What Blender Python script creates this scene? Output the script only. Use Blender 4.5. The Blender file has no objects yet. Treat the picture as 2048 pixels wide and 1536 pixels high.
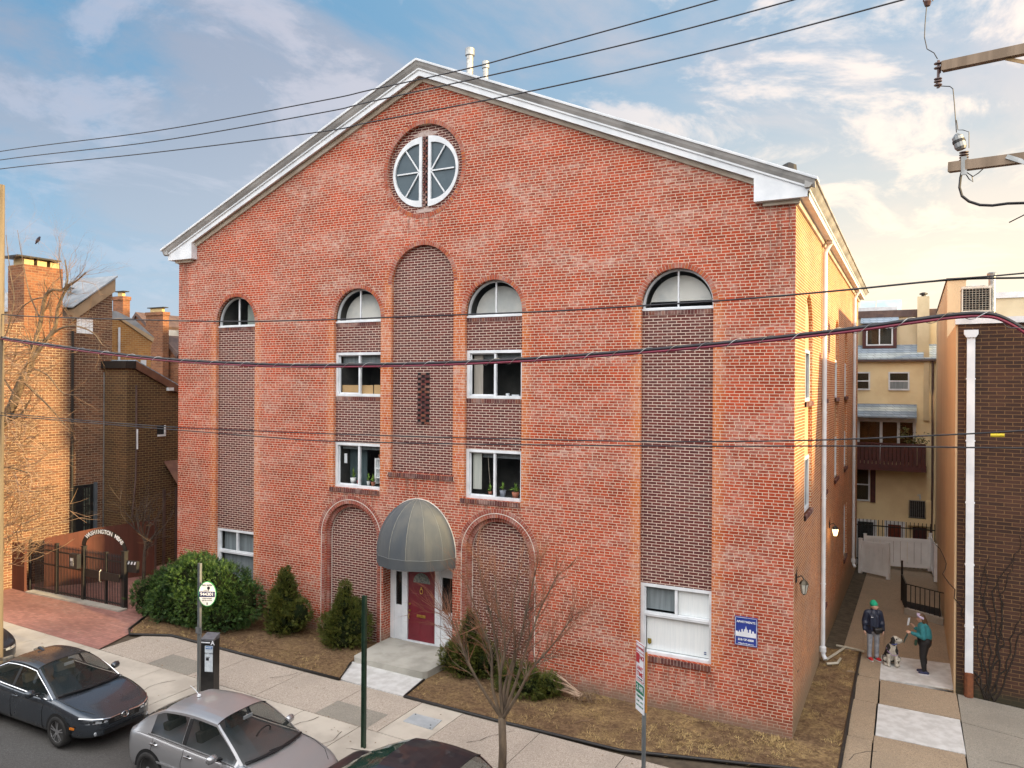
import bpy, bmesh, math, random
from mathutils import Vector, Matrix
from mathutils.geometry import tessellate_polygon
random.seed(7)
R = math.radians
scn = bpy.context.scene
COL = scn.collection

# ------------------------------------------------------------------ camera
CAM = (2.185, -16.990, 7.4)
YAW = R(27.5)
cd = bpy.data.cameras.new("camera")
cam = bpy.data.objects.new("camera", cd)
COL.objects.link(cam)
cd.sensor_fit = 'HORIZONTAL'
cd.sensor_width = 36.0
cd.lens = 36.0 * 1540 / 2048
cd.shift_y = 1.5 / 2048
cd.clip_end = 3000
cam.rotation_mode = 'QUATERNION'
cam.location = CAM
cam.rotation_quaternion = (Matrix.Rotation(YAW, 3, 'Z') @ Matrix.Rotation(R(90), 3, 'X') @ Matrix.Rotation(0.0067, 3, 'Z')).to_quaternion()
scn.camera = cam
scn.render.resolution_x, scn.render.resolution_y = 1024, 768

# ------------------------------------------------------------------ light
SUN_EL, SUN_AZ = R(14.5), R(89.6)          # azimuth clockwise from +Y
scn.view_settings.view_transform = 'Standard'
scn.view_settings.look = 'None'
scn.view_settings.gamma = 1
scn.view_settings.exposure = 1.05
w = bpy.data.worlds.new("World")
scn.world = w
w.use_nodes = True
nt = w.node_tree
nt.nodes.clear()
def wn(t, **k):
    n = nt.nodes.new(t)
    for a, b in k.items(): setattr(n, a, b)
    return n
def wmath(op, a, b=None, c=None, clamp=False):
    n = wn('ShaderNodeMath', operation=op, use_clamp=clamp)
    for i, v in enumerate((a, b, c)):
        if v is None: continue
        if isinstance(v, (int, float)): n.inputs[i].default_value = v
        else: nt.links.new(v, n.inputs[i])
    return n.outputs[0]
def wmix(f, a, b):
    n = wn('ShaderNodeMix', data_type='RGBA')
    for i, v in ((0, f), (6, a), (7, b)):
        if isinstance(v, (int, float)): n.inputs[i].default_value = v
        elif isinstance(v, tuple): n.inputs[i].default_value = (*v, 1)
        else: nt.links.new(v, n.inputs[i])
    return n.outputs[2]
def wramp(x, a, b):
    n = wn('ShaderNodeMapRange', interpolation_type='SMOOTHSTEP')
    n.inputs[1].default_value = a; n.inputs[2].default_value = b
    nt.links.new(x, n.inputs[0])
    return n.outputs[0]
sky = wn('ShaderNodeTexSky', sky_type='NISHITA', sun_disc=False, sun_elevation=SUN_EL, sun_rotation=SUN_AZ,
         altitude=20, air_density=1.0, dust_density=1.2, ozone_density=2.0)
tc = wn('ShaderNodeTexCoord')
sx = wn('ShaderNodeSeparateXYZ'); nt.links.new(tc.outputs['Generated'], sx.inputs[0])
X, Y, Z = sx.outputs
zz = wmath('ADD', wmath('MAXIMUM', Z, 0.0), 0.16)
cx = wn('ShaderNodeCombineXYZ')
nt.links.new(wmath('DIVIDE', X, zz), cx.inputs[0]); nt.links.new(wmath('DIVIDE', Y, zz), cx.inputs[1])
def wnoise(scale, det, rough, off, dist=0.0):
    m = wn('ShaderNodeMapping'); m.inputs['Location'].default_value = off
    m.inputs['Scale'].default_value = (scale, scale * 0.85, 1)
    nt.links.new(cx.outputs[0], m.inputs[0])
    n = wn('ShaderNodeTexNoise'); n.inputs['Scale'].default_value = 1
    n.inputs['Detail'].default_value = det; n.inputs['Roughness'].default_value = rough
    n.inputs['Distortion'].default_value = dist
    nt.links.new(m.outputs[0], n.inputs['Vector'])
    return n.outputs[0]
# position across the view: left is bluer and greyer, right is paler and warmer (towards the sun)
side_ = wramp(wmath('ADD', wmath('MULTIPLY', X, 0.9), wmath('MULTIPLY', Y, 0.15)), -0.75, 0.25)
c1 = wramp(wnoise(1.0, 9, 0.6, (3.3, 1.7, 0), 0.5), 0.41, 0.58)
c2 = wramp(wnoise(2.5, 9, 0.62, (9.1, 4.2, 2), 0.5), 0.48, 0.61)
blue = wmix(side_, (0.085, 0.26, 0.44), (0.33, 0.44, 0.55))
skyb = wn('ShaderNodeVectorMath', operation='SCALE'); nt.links.new(sky.outputs[0], skyb.inputs[0]); skyb.inputs['Scale'].default_value = 0.09
clear = wmix(0.85, skyb.outputs[0], blue)
veil = wmix(side_, (0.25, 0.285, 0.37), (0.47, 0.48, 0.53))
puff = wmix(side_, (0.40, 0.42, 0.52), (0.86, 0.74, 0.66))
s1 = wmix(wmath('MULTIPLY', c1, 0.85), clear, veil)
s2 = wmix(wmath('MULTIPLY', c2, wmath('ADD', 0.50, wmath('MULTIPLY', side_, 0.32))), s1, puff)
hz = wramp(Z, 0.42, 0.02)
hcol = wmix(side_, (0.36, 0.46, 0.56), (1.0, 0.83, 0.58))
front = wmix(wmath('MULTIPLY', hz, 0.8), s2, hcol)
# added bright sky overhead and behind the camera, unseen, to lift the shaded front
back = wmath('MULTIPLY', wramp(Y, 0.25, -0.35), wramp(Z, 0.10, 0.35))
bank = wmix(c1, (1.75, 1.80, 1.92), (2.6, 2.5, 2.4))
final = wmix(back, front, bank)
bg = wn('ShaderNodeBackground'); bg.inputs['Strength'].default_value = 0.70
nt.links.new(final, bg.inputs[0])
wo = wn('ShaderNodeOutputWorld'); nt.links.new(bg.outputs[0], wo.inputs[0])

sl = bpy.data.lights.new("sun", 'SUN')
sl.energy = 5.0; sl.angle = R(1.6); sl.color = (1.0, 0.74, 0.38)
sun = bpy.data.objects.new("sun", sl); COL.objects.link(sun)
sd = Vector((math.sin(SUN_AZ) * math.cos(SUN_EL), math.cos(SUN_AZ) * math.cos(SUN_EL), math.sin(SUN_EL)))
sun.rotation_mode = 'QUATERNION'
sun.rotation_quaternion = sd.to_track_quat('Z', 'Y')
sun.location = (30, 0, 30)

# ------------------------------------------------------------------ helpers
# survey(): where a sight line of the photograph meets a real surface (used once, as a tape measure)
_d = (-math.sin(YAW), math.cos(YAW), 0); _r = (math.cos(YAW), math.sin(YAW), 0)
def _ray(x, y):
    a, b = x - 1024, y - 769.5
    c, s = math.cos(.0067), math.sin(.0067)
    u, v = (a * c + b * s) / 1540, (-a * s + b * c) / 1540
    return (_d[0] + u * _r[0], _d[1] + u * _r[1], -v)
def at(x, y, P, n=(0, 1, 0)):
    q = _ray(x, y)
    t = (P - sum(a * b for a, b in zip(n, CAM))) / sum(a * b for a, b in zip(n, q))
    return Vector([CAM[i] + t * q[i] for i in range(3)])
SL = 0.025
def gz(x): return -SL * x
def gnd(x, y, z=0.0): return at(x, y, z, (SL, 0, 1))

class MB:
    def __init__(s): s.v = []; s.f = []; s.m = []
    def add(s, vs, fs, m=0):
        o = len(s.v); s.v.extend([tuple(p) for p in vs])
        for f in fs: s.f.append(tuple(i + o for i in f)); s.m.append(m)
        return s
    def box(s, x0, x1, y0, y1, z0, z1, m=0):
        vs = [(x, y, z) for z in (z0, z1) for y in (y0, y1) for x in (x0, x1)]
        return s.add(vs, [(0, 2, 3, 1), (4, 5, 7, 6), (0, 1, 5, 4), (2, 6, 7, 3), (0, 4, 6, 2), (1, 3, 7, 5)], m)
    def obox(s, c, ux, uy, uz, m=0):
        c = Vector(c); ux = Vector(ux); uy = Vector(uy); uz = Vector(uz)
        vs = [c + a * ux + b * uy + d * uz for d in (-1, 1) for b in (-1, 1) for a in (-1, 1)]
        return s.add(vs, [(0, 2, 3, 1), (4, 5, 7, 6), (0, 1, 5, 4), (2, 6, 7, 3), (0, 4, 6, 2), (1, 3, 7, 5)], m)
    def bar(s, a, b, w, h, up=(0, 0, 1), m=0):
        a = Vector(a); b = Vector(b); d = b - a
        x = d.cross(Vector(up))
        if x.length < 1e-5: x = d.cross(Vector((1, 0, 0)))
        x.normalize(); y = x.cross(d).normalized()
        return s.obox((a + b) / 2, d / 2, x * w / 2, y * h / 2, m)
    def tube(s, pts, rad, n=6, caps=True, m=0):
        pts = [Vector(p) for p in pts]
        if not isinstance(rad, (list, tuple)): rad = [rad] * len(pts)
        k = len(pts)
        d0 = (pts[1] - pts[0]).normalized()
        ref = Vector((0, 0, 1)) if abs(d0.z) < .9 else Vector((1, 0, 0))
        x = d0.cross(ref).normalized()
        vs = []
        for i, p in enumerate(pts):
            d = (pts[min(i + 1, k - 1)] - pts[max(i - 1, 0)]).normalized()
            x = (x - d * x.dot(d))
            x = x.normalized() if x.length > 1e-6 else d.orthogonal().normalized()
            y = d.cross(x)
            for j in range(n):
                a = 2 * math.pi * j / n
                vs.append(p + (x * math.cos(a) + y * math.sin(a)) * rad[i])
        fs = [(i * n + j, i * n + (j + 1) % n, (i + 1) * n + (j + 1) % n, (i + 1) * n + j) for i in range(k - 1) for j in range(n)]
        if caps: fs += [tuple(range(n - 1, -1, -1)), tuple((k - 1) * n + j for j in range(n))]
        return s.add(vs, fs, m)
    def prism(s, poly, f, a0, a1, m=0, mside=None):
        """poly: 2-D outline, f(p, a) -> 3-D point, between depths a0 and a1"""
        n = len(poly)
        vs = [f(p, a0) for p in poly] + [f(p, a1) for p in poly]
        s.add(vs, [tuple(range(n - 1, -1, -1)), tuple(range(n, 2 * n))], m)
        return s.add(vs, [(i, (i + 1) % n, (i + 1) % n + n, i + n) for i in range(n)], m if mside is None else mside)
    def sheet(s, polys, f, m=0):
        """flat face with holes: polys[0] outline, the rest holes"""
        tri = tessellate_polygon([[Vector((p[0], p[1], 0)) for p in q] for q in polys])
        flat = [p for q in polys for p in q]
        return s.add([f(p) for p in flat], [tuple(t) for t in tri], m)
    def ribbon(s, poly, f, a0, a1, m=0, close=True):
        n = len(poly)
        vs = [f(p, a0) for p in poly] + [f(p, a1) for p in poly]
        return s.add(vs, [(i, (i + 1) % n, (i + 1) % n + n, i + n) for i in range(n if close else n - 1)], m)
    def lathe(s, prof, c=(0, 0, 0), n=16, m=0):
        c = Vector(c); k = len(prof)
        vs = [c + Vector((r * math.cos(2 * math.pi * j / n), r * math.sin(2 * math.pi * j / n), z)) for r, z in prof for j in range(n)]
        fs = [(i * n + j, i * n + (j + 1) % n, (i + 1) * n + (j + 1) % n, (i + 1) * n + j) for i in range(k - 1) for j in range(n)]
        if prof[0][0] > 1e-4: fs.append(tuple(range(n - 1, -1, -1)))
        if prof[-1][0] > 1e-4: fs.append(tuple((k - 1) * n + j for j in range(n)))
        return s.add(vs, fs, m)
    def grid(s, rows, m=0, close=False):
        k = len(rows[0]); vs = [p for r in rows for p in r]
        fs = [(i * k + j, i * k + (j + 1) % k, (i + 1) * k + (j + 1) % k, (i + 1) * k + j) for i in range(len(rows) - 1) for j in range(k if close else k - 1)]
        return s.add(vs, fs, m)
    def xf(s, M):
        s.v = [tuple(M @ Vector(p)) for p in s.v]; return s
    def build(s, name, mats, parent=None, smooth=False, bevel=0, local=False):
        me = bpy.data.meshes.new(name)
        b = Vector((0, 0, 0)) if local else BASE.get(parent.name if parent else None, Vector((0, 0, 0)))
        me.from_pydata([(p[0] - b.x, p[1] - b.y, p[2] - b.z) for p in s.v], [], s.f)
        for mm in (mats if isinstance(mats, (list, tuple)) else [mats]): me.materials.append(mm)
        if any(s.m): me.polygons.foreach_set('material_index', s.m)
        bm = bmesh.new(); bm.from_mesh(me)
        if not getattr(s, 'keep', False): bmesh.ops.recalc_face_normals(bm, faces=bm.faces)
        bm.to_mesh(me); bm.free()
        if smooth: me.polygons.foreach_set('use_smooth', [True] * len(me.polygons))
        me.update()
        o = bpy.data.objects.new(name, me); COL.objects.link(o)
        if parent:
            o.parent = parent
            BASE[o.name] = b
        if bevel:
            bv = o.modifiers.new('bevel', 'BEVEL'); bv.width = bevel; bv.segments = 2; bv.limit_method = 'ANGLE'; bv.angle_limit = R(40)
        return o
BASE = {}
def tag(o, label=None, cat=None, group=None, kind=None):
    if label: o['label'] = label
    if cat: o['category'] = cat
    if group: o['group'] = group
    if kind: o['kind'] = kind
    return o
def thing(name, label, cat, loc=(0, 0, 0), group=None):
    o = bpy.data.objects.new(name, None); COL.objects.link(o)
    o.empty_display_size = .2
    o.location = loc; BASE[o.name] = Vector(loc)
    return tag(o, label, cat, group)
def structure(o): o['kind'] = 'structure'; return o
def kids(o): return [c for c in bpy.data.objects if c.parent == o]
def copy_tree(o, parent=None):
    c = o.copy(); COL.objects.link(c)
    if parent: c.parent = parent
    for ch in kids(o): copy_tree(ch, c)
    return c
def lettering(body, name, parent, M, size, m, spacing=1.0, align='CENTER', bold=0.0, depth=0.002):
    cu = bpy.data.curves.new(name, 'FONT'); cu.body = body; cu.size = size
    cu.align_x = align; cu.align_y = 'CENTER'; cu.space_character = spacing; cu.offset = bold; cu.extrude = depth
    t = bpy.data.objects.new(name, cu); COL.objects.link(t)
    bpy.context.view_layer.update()
    me = bpy.data.meshes.new_from_object(t.evaluated_get(bpy.context.evaluated_depsgraph_get()))
    bpy.data.objects.remove(t); bpy.data.curves.remove(cu)
    b = BASE.get(parent.name, Vector((0, 0, 0)))
    me.transform(Matrix.Translation(-b) @ M)
    me.materials.clear(); me.materials.append(m)
    o = bpy.data.objects.new(name, me); COL.objects.link(o); o.parent = parent; BASE[o.name] = b
    return o
def frame_xz(x, y, z, yaw=0.0): # text plane facing -Y
    return Matrix.Translation((x, y, z)) @ Matrix.Rotation(yaw, 4, 'Z') @ Matrix.Rotation(R(90), 4, 'X')

# ------------------------------------------------------------------ materials
def M_(name):
    m = bpy.data.materials.new(name); m.use_nodes = True
    return m, m.node_tree, m.node_tree.nodes['Principled BSDF']
class NT:
    def __init__(s, t): s.t = t
    def n(s, typ, **k):
        x = s.t.nodes.new(typ)
        for a, b in k.items(): setattr(x, a, b)
        return x
    def l(s, a, b): s.t.links.new(a, b)
    def set(s, inp, v):
        if isinstance(v, (int, float)): inp.default_value = v
        elif isinstance(v, tuple): inp.default_value = (*v, 1) if len(v) == 3 and inp.type == 'RGBA' else v
        else: s.l(v, inp)
    def math(s, op, a, b=None, c=None, clamp=False):
        x = s.n('ShaderNodeMath', operation=op, use_clamp=clamp)
        for i, v in enumerate((a, b, c)):
            if v is not None: s.set(x.inputs[i], v)
        return x.outputs[0]
    def mix(s, f, a, b, mode='MIX'):
        x = s.n('ShaderNodeMix', data_type='RGBA', blend_type=mode)
        s.set(x.inputs[0], f); s.set(x.inputs[6], a); s.set(x.inputs[7], b)
        return x.outputs[2]
    def ramp(s, x, a, b, c=0.0, d=1.0):
        r = s.n('ShaderNodeMapRange', interpolation_type='SMOOTHSTEP')
        s.set(r.inputs[0], x); r.inputs[1].default_value = a; r.inputs[2].default_value = b; r.inputs[3].default_value = c; r.inputs[4].default_value = d
        return r.outputs[0]
    def noise(s, vec, scale, det=3.0, rough=.55, dist=0.0):
        x = s.n('ShaderNodeTexNoise'); x.inputs['Scale'].default_value = scale; x.inputs['Detail'].default_value = det
        x.inputs['Roughness'].default_value = rough; x.inputs['Distortion'].default_value = dist
        s.l(vec, x.inputs['Vector']); return x.outputs[0]
    def pos(s): return s.n('ShaderNodeNewGeometry').outputs['Position']
    def island(s): return s.n('ShaderNodeNewGeometry').outputs['Random Per Island']
    def bump(s, h, strength, dist, bsdf):
        b = s.n('ShaderNodeBump'); b.inputs['Strength'].default_value = strength; b.inputs['Distance'].default_value = dist
        s.l(h, b.inputs['Height']); s.l(b.outputs[0], bsdf.inputs['Normal'])
    def scalev(s, vec, sc):
        m = s.n('ShaderNodeMapping'); m.inputs['Scale'].default_value = sc; s.l(vec, m.inputs[0]); return m.outputs[0]

def plain(name, c1, c2=None, scale=4.0, rough=.6, metal=0.0, det=4.0, bump=0.0, spec=.5, isl=0.0, stretch=None, lo=.35, hi=.65, coat=0.0, local=False):
    m, t, b = M_(name); N = NT(t)
    c2 = c2 or tuple(x * .82 for x in c1)
    p = N.n('ShaderNodeTexCoord').outputs['Object'] if local else N.pos()
    if stretch: p = N.scalev(p, stretch)
    nz = N.noise(p, scale, det)
    col = N.mix(N.ramp(nz, lo, hi), c1, c2)
    if isl:
        col = N.mix(1.0, col, N.mix(N.island(), (1 - isl,) * 3, (1 + isl,) * 3), 'MULTIPLY')
    N.l(col, b.inputs['Base Color'])
    fine = N.noise(p, scale * 7, 3)
    N.l(N.math('ADD', rough - .08, N.math('MULTIPLY', fine, .16)), b.inputs['Roughness'])
    b.inputs['Metallic'].default_value = metal
    b.inputs['Specular IOR Level'].default_value = spec
    b.inputs['Coat Weight'].default_value = coat
    b.inputs['Coat Roughness'].default_value = .05
    if bump: N.bump(fine, bump, .02, b)
    return m

def brick(name, c1, c2, mortar, w=.213, h=.0677, ms=.0073, smooth=.10, efflor=0.0, eff_col=(.60, .42, .36), blotch=.25, jambs=None, dirt=None, streaks=None, bias=0.0, sq=1.0, freq=2, flat=False, bumps=.5):
    m, t, b = M_(name); N = NT(t)
    P = N.pos(); s = N.n('ShaderNodeSeparateXYZ'); N.l(P, s.inputs[0])
    px, py, pz = s.outputs
    c = N.n('ShaderNodeCombineXYZ')
    if flat: N.l(px, c.inputs[0]); N.l(py, c.inputs[1])
    else: N.l(N.math('ADD', px, py), c.inputs[0]); N.l(pz, c.inputs[1])
    uv = c.outputs[0]
    # slight waviness of hand-laid courses
    wob = N.noise(N.scalev(uv, (.7, 6, 1)), 1.3, 2)
    c3 = N.n('ShaderNodeVectorMath', operation='ADD'); N.l(uv, c3.inputs[0])
    c4 = N.n('ShaderNodeCombineXYZ'); N.l(N.math('MULTIPLY', N.math('SUBTRACT', wob, .5), .012), c4.inputs[1]); N.l(N.math('MULTIPLY', N.math('SUBTRACT', wob, .5), .05), c4.inputs[0]); N.l(c4.outputs[0], c3.inputs[1])
    br = N.n('ShaderNodeTexBrick'); N.l(c3.outputs[0], br.inputs['Vector'])
    br.inputs['Scale'].default_value = 1; br.inputs['Brick Width'].default_value = w; br.inputs['Row Height'].default_value = h
    br.inputs['Mortar Size'].default_value = ms; br.inputs['Mortar Smooth'].default_value = smooth; br.inputs['Bias'].default_value = bias
    br.squash = sq; br.squash_frequency = freq
    br.inputs['Color1'].default_value = (0, 0, 0, 1); br.inputs['Color2'].default_value = (1, 1, 1, 1); br.inputs['Mortar'].default_value = (0.5, .5, .5, 1)
    rnd = br.outputs['Color']; fac = br.outputs['Fac']
    base = N.mix(rnd, c1, c2)
    big = N.noise(uv, .55, 5, .6)
    base = N.mix(1.0, base, N.mix(N.ramp(big, .3, .7), (1 - blotch,) * 3, (1 + blotch,) * 3), 'MULTIPLY')
    mort = N.mix(N.noise(uv, 1.7, 5), tuple(x * .75 for x in mortar), mortar)
    if jambs:
        near = None
        for x0, z0, z1 in jambs:
            d = N.math('ABSOLUTE', N.math('SUBTRACT', px, x0))
            q = N.math('MULTIPLY', N.ramp(d, .36, .06), N.math('MULTIPLY', N.ramp(pz, z0 - .1, z0 + .2), N.ramp(pz, z1 + .5, z1 - .1)))
            near = q if near is None else N.math('MAXIMUM', near, q)
        pick = N.ramp(N.noise(N.scalev(uv, (3.0, 5, 1)), 1, 4, .6), .30, .52)
        base = N.mix(N.math('MULTIPLY', N.math('MULTIPLY', near, pick), .95), base, (.50, .135, .035))
    if efflor:
        e1 = N.ramp(N.noise(N.scalev(uv, (.55, 1.1, 1)), 1, 10, .72, .4), .42, .68)
        e2 = N.ramp(N.noise(N.scalev(uv, (5, 13, 1)), 1, 4, .7), .42, .62)
        f = N.math('MULTIPLY', N.math('MULTIPLY', e1, N.math('ADD', .12, N.math('MULTIPLY', e2, .95))), efflor, clamp=True)
        base = N.mix(f, base, eff_col)
    col = N.mix(fac, base, mort)
    if streaks:
        acc = None
        drip = N.ramp(N.noise(N.scalev(uv, (9, .5, 1)), 1, 4, .6), .42, .66)
        for xa, xb, zt, ln in streaks:
            q = N.math('MULTIPLY', N.math('MULTIPLY', N.ramp(px, xa - .06, xa + .06), N.ramp(px, xb + .06, xb - .06)), N.math('MULTIPLY', N.math('LESS_THAN', pz, zt), N.ramp(pz, zt - ln, zt)))
            acc = q if acc is None else N.math('MAXIMUM', acc, q)
        col = N.mix(N.math('MULTIPLY', N.math('MULTIPLY', acc, drip), .62), col, (.12, .065, .05))
    if dirt:
        z0, z1, dc = dirt
        wz = N.math('ADD', N.math('ADD', pz, N.math('MULTIPLY', px, SL)), N.math('MULTIPLY', N.noise(uv, 2.4, 4), -.55))
        col = N.mix(N.math('MULTIPLY', N.ramp(wz, z1 - .27, z0 - .27), .85), col, dc)
    N.l(col, b.inputs['Base Color'])
    b.inputs['Roughness'].default_value = .88; b.inputs['Specular IOR Level'].default_value = .25
    hgt = N.math('ADD', N.math('SUBTRACT', 1.0, fac), N.math('MULTIPLY', N.noise(uv, 45, 3), .4))
    N.bump(hgt, bumps, .008, b)
    return m

JX = []
for a, z0, z1 in ((-17.04, 1.2, 9.2), (-15.40, 1.2, 9.2), (-3.34, 1.2, 9.2), (-1.70, 1.2, 9.2), (-12.35, 4.4, 9.2), (-10.71, 4.4, 9.2), (-8.03, 4.4, 9.2), (-6.39, 4.4, 9.2), (-10.36, 5.0, 10.2), (-8.38, 5.0, 10.2)):
    JX.append((a, z0, z1))
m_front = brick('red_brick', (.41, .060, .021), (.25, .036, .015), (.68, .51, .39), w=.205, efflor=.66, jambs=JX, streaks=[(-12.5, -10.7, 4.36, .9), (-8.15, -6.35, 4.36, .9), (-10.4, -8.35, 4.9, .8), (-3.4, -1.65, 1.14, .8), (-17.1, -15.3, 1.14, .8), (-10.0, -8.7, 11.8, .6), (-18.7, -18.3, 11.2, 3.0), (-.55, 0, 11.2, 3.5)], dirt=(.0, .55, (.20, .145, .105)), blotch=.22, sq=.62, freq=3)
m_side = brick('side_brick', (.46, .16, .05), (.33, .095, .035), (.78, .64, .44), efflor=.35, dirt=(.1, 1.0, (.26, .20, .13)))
m_infill = brick('purple_brick', (.130, .030, .024), (.080, .022, .021), (.70, .56, .47), w=.213, blotch=.12, smooth=.06, efflor=.12)
m_ext = brick('brown_brick', (.070, .036, .025), (.042, .024, .019), (.20, .12, .06), w=.30, h=.0915, ms=.007, blotch=.2, dirt=(.0, .5, (.04, .04, .025)))
m_mews = brick('orange_brick', (.19, .088, .05), (.105, .05, .034), (.46, .36, .24), w=.24, h=.085, ms=.007, blotch=.28)
m_mewsd = brick('dark_brick', (.115, .062, .034), (.07, .042, .028), (.30, .22, .10), w=.24, h=.085, ms=.007, blotch=.2)
m_gold = brick('sun_gold_brick', (.42, .20, .06), (.33, .15, .05), (.50, .38, .2), w=.24, h=.085, ms=.007)  # the low sun's yellow on the far gable is put into this colour
m_chim = brick('chimney_brick', (.26, .105, .05), (.15, .06, .035), (.30, .2, .12), w=.24, h=.085, ms=.007)
m_paver = brick('paving_brick', (.34, .165, .135), (.25, .12, .10), (.20, .14, .115), w=.20, h=.095, ms=.004, flat=True, blotch=.2, efflor=.25, eff_col=(.40, .30, .26))
def rowlock(name, c1, c2, c3):
    m, t, b = M_(name); N = NT(t)
    r = N.island(); col = N.mix(N.ramp(r, 0, .6), c1, c2); col = N.mix(N.ramp(r, .72, 1.0), col, c3)
    col = N.mix(N.math('MULTIPLY', N.ramp(N.noise(N.pos(), 2.5, 5), .45, .7), .45), col, (.5, .36, .31))
    N.l(col, b.inputs['Base Color']); b.inputs['Roughness'].default_value = .88
    N.bump(N.noise(N.pos(), 40, 3), .3, .01, b)
    return m
m_vous = rowlock('arch_brick', (.36, .075, .03), (.27, .05, .025), (.44, .13, .04))
m_vousp = rowlock('arch_brick_dull', (.30, .07, .045), (.21, .045, .03), (.34, .10, .05))
m_sill = rowlock('sill_brick', (.125, .03, .024), (.08, .026, .026), (.18, .06, .035))
m_mortar = plain('mortar', (.50, .40, .34), (.38, .29, .24), 6)
m_caulk = plain('caulk', (.72, .68, .62), (.55, .5, .45), 5)
m_white = plain('white_paint', (.74, .77, .80), (.62, .66, .70), 2.2, rough=.5, bump=.05)
m_frame = plain('window_white', (.72, .75, .78), (.60, .63, .66), 3, rough=.45)
m_cream = plain('cream_trim', (.62, .58, .50), (.46, .40, .32), 1.6, rough=.6)
m_greytrim = plain('weathered_grey', (.42, .42, .41), (.26, .26, .255), 1.3, rough=.6, stretch=(1, 1, 1.4), det=7)
m_soffit = plain('soffit', (.40, .35, .30), (.30, .26, .22), 2, rough=.7)
m_roof = plain('roofing', (.30, .32, .34), (.22, .24, .26), 3, rough=.7)
m_galv = plain('galvanised', (.36, .37, .37), (.24, .25, .25), 8, rough=.42, metal=.7)
m_steel = plain('steel_pipe', (.46, .45, .42), (.30, .29, .27), 8, rough=.35, metal=.8)
m_black = plain('black_iron', (.012, .012, .013), (.02, .018, .016), 12, rough=.5)
m_dark = plain('dark_void', (.006, .006, .007), (.009, .009, .009), 3, rough=.9)
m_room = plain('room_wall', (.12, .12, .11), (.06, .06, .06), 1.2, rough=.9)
m_blind = plain('pale_blind', (.88, .90, .90), (.82, .85, .86), 2.5, rough=.8, stretch=(9, 9, .6))
m_blindg = plain('grey_blind', (.24, .275, .29), (.17, .20, .215), 2.2, rough=.8, stretch=(8, 8, .4))
m_card = plain('cardboard', (.52, .34, .16), (.44, .28, .13), 2, rough=.8)
m_concrete = plain('concrete', (.40, .37, .32), (.30, .28, .24), 2.0, rough=.88, det=8, bump=.3)
m_conc2 = plain('new_concrete', (.55, .55, .54), (.44, .435, .42), 4.5, rough=.85, det=8, bump=.15)
m_kerb = plain('kerb_concrete', (.50, .455, .385), (.39, .35, .295), 1.3, rough=.88, det=8, bump=.2)
def aggregate(name, base, lo_, hi_, bed):
    m, t, b = M_(name); N = NT(t); P = N.pos()
    v = N.n('ShaderNodeTexVoronoi'); v.inputs['Scale'].default_value = 46; N.l(P, v.inputs['Vector'])
    peb = N.mix(N.ramp(v.outputs['Color'], .2, .8), lo_, hi_)
    col = N.mix(N.ramp(v.outputs['Distance'], .25, .55), peb, base)
    big = N.noise(P, .9, 6, .6)
    col = N.mix(N.math('MULTIPLY', N.ramp(big, .40, .72), .5), col, bed)
    N.l(col, b.inputs['Base Color']); b.inputs['Roughness'].default_value = .9
    N.bump(v.outputs['Distance'], .4, .01, b)
    return m
m_agg = aggregate('exposed_aggregate', (.40, .345, .285), (.21, .17, .14), (.58, .50, .43), (.30, .26, .215))
m_agg2 = aggregate('brown_aggregate', (.30, .23, .155), (.17, .125, .085), (.42, .33, .24), (.22, .175, .125))
m_agg3 = aggregate('grey_aggregate', (.26, .24, .20), (.15, .14, .12), (.36, .33, .28), (.19, .175, .15))
m_asphalt = aggregate('asphalt', (.085, .08, .075), (.05, .048, .046), (.13, .125, .12), (.06, .055, .05))
def soil(name):
    m, t, b = M_(name); N = NT(t); P = N.pos()
    s = N.n('ShaderNodeSeparateXYZ'); N.l(P, s.inputs[0])
    n1 = N.noise(P, 1.1, 8, .65); n2 = N.noise(P, 9, 5, .7); n3 = N.noise(N.scalev(P, (14, 30, 10)), 1, 4)
    col = N.mix(N.ramp(n2, .35, .7), (.105, .065, .038), (.215, .14, .08))
    dry = N.math('MULTIPLY', N.ramp(n1, .42, .66), N.ramp(s.outputs[0], -9, -1, .35, 1.0))
    col = N.mix(N.math('MULTIPLY', dry, N.ramp(n3, .38, .62)), col, (.36, .25, .115))
    N.l(col, b.inputs['Base Color']); b.inputs['Roughness'].default_value = .95; b.inputs['Specular IOR Level'].default_value = .1
    N.bump(N.math('ADD', n2, n3), .8, .05, b)
    return m
m_soil = soil('soil')
def glass(name, tint=(.02, .026, .03), see=.45, rough=.03, spec=.5, wav=.0):
    m, t, b = M_(name); N = NT(t)
    b.inputs['Base Color'].default_value = (*tint, 1); b.inputs['Roughness'].default_value = rough
    b.inputs['Specular IOR Level'].default_value = spec; b.inputs['IOR'].default_value = 1.5
    tr = N.n('ShaderNodeBsdfTransparent'); tr.inputs[0].default_value = (.98, .99, .99, 1)
    mx = N.n('ShaderNodeMixShader'); lw = N.n('ShaderNodeLayerWeight'); lw.inputs[0].default_value = .5
    refl = N.math('ADD', .04, N.math('MULTIPLY', N.math('POWER', lw.outputs['Facing'], 4.0), .9))
    if wav: N.bump(N.noise(N.pos(), 1.5, 2), wav, .05, b)
    f = N.math('MULTIPLY', N.math('SUBTRACT', 1.0, refl), see)
    N.l(f, mx.inputs[0]); N.l(b.outputs[0], mx.inputs[1]); N.l(tr.outputs[0], mx.inputs[2])
    N.l(mx.outputs[0], t.nodes['Material Output'].inputs[0])
    return m
m_glass = glass('window_glass', see=.95)
m_clear = glass('clear_glass', see=.99)
m_glassd = glass('dark_window_glass', (.012, .014, .016), see=.5)
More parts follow.
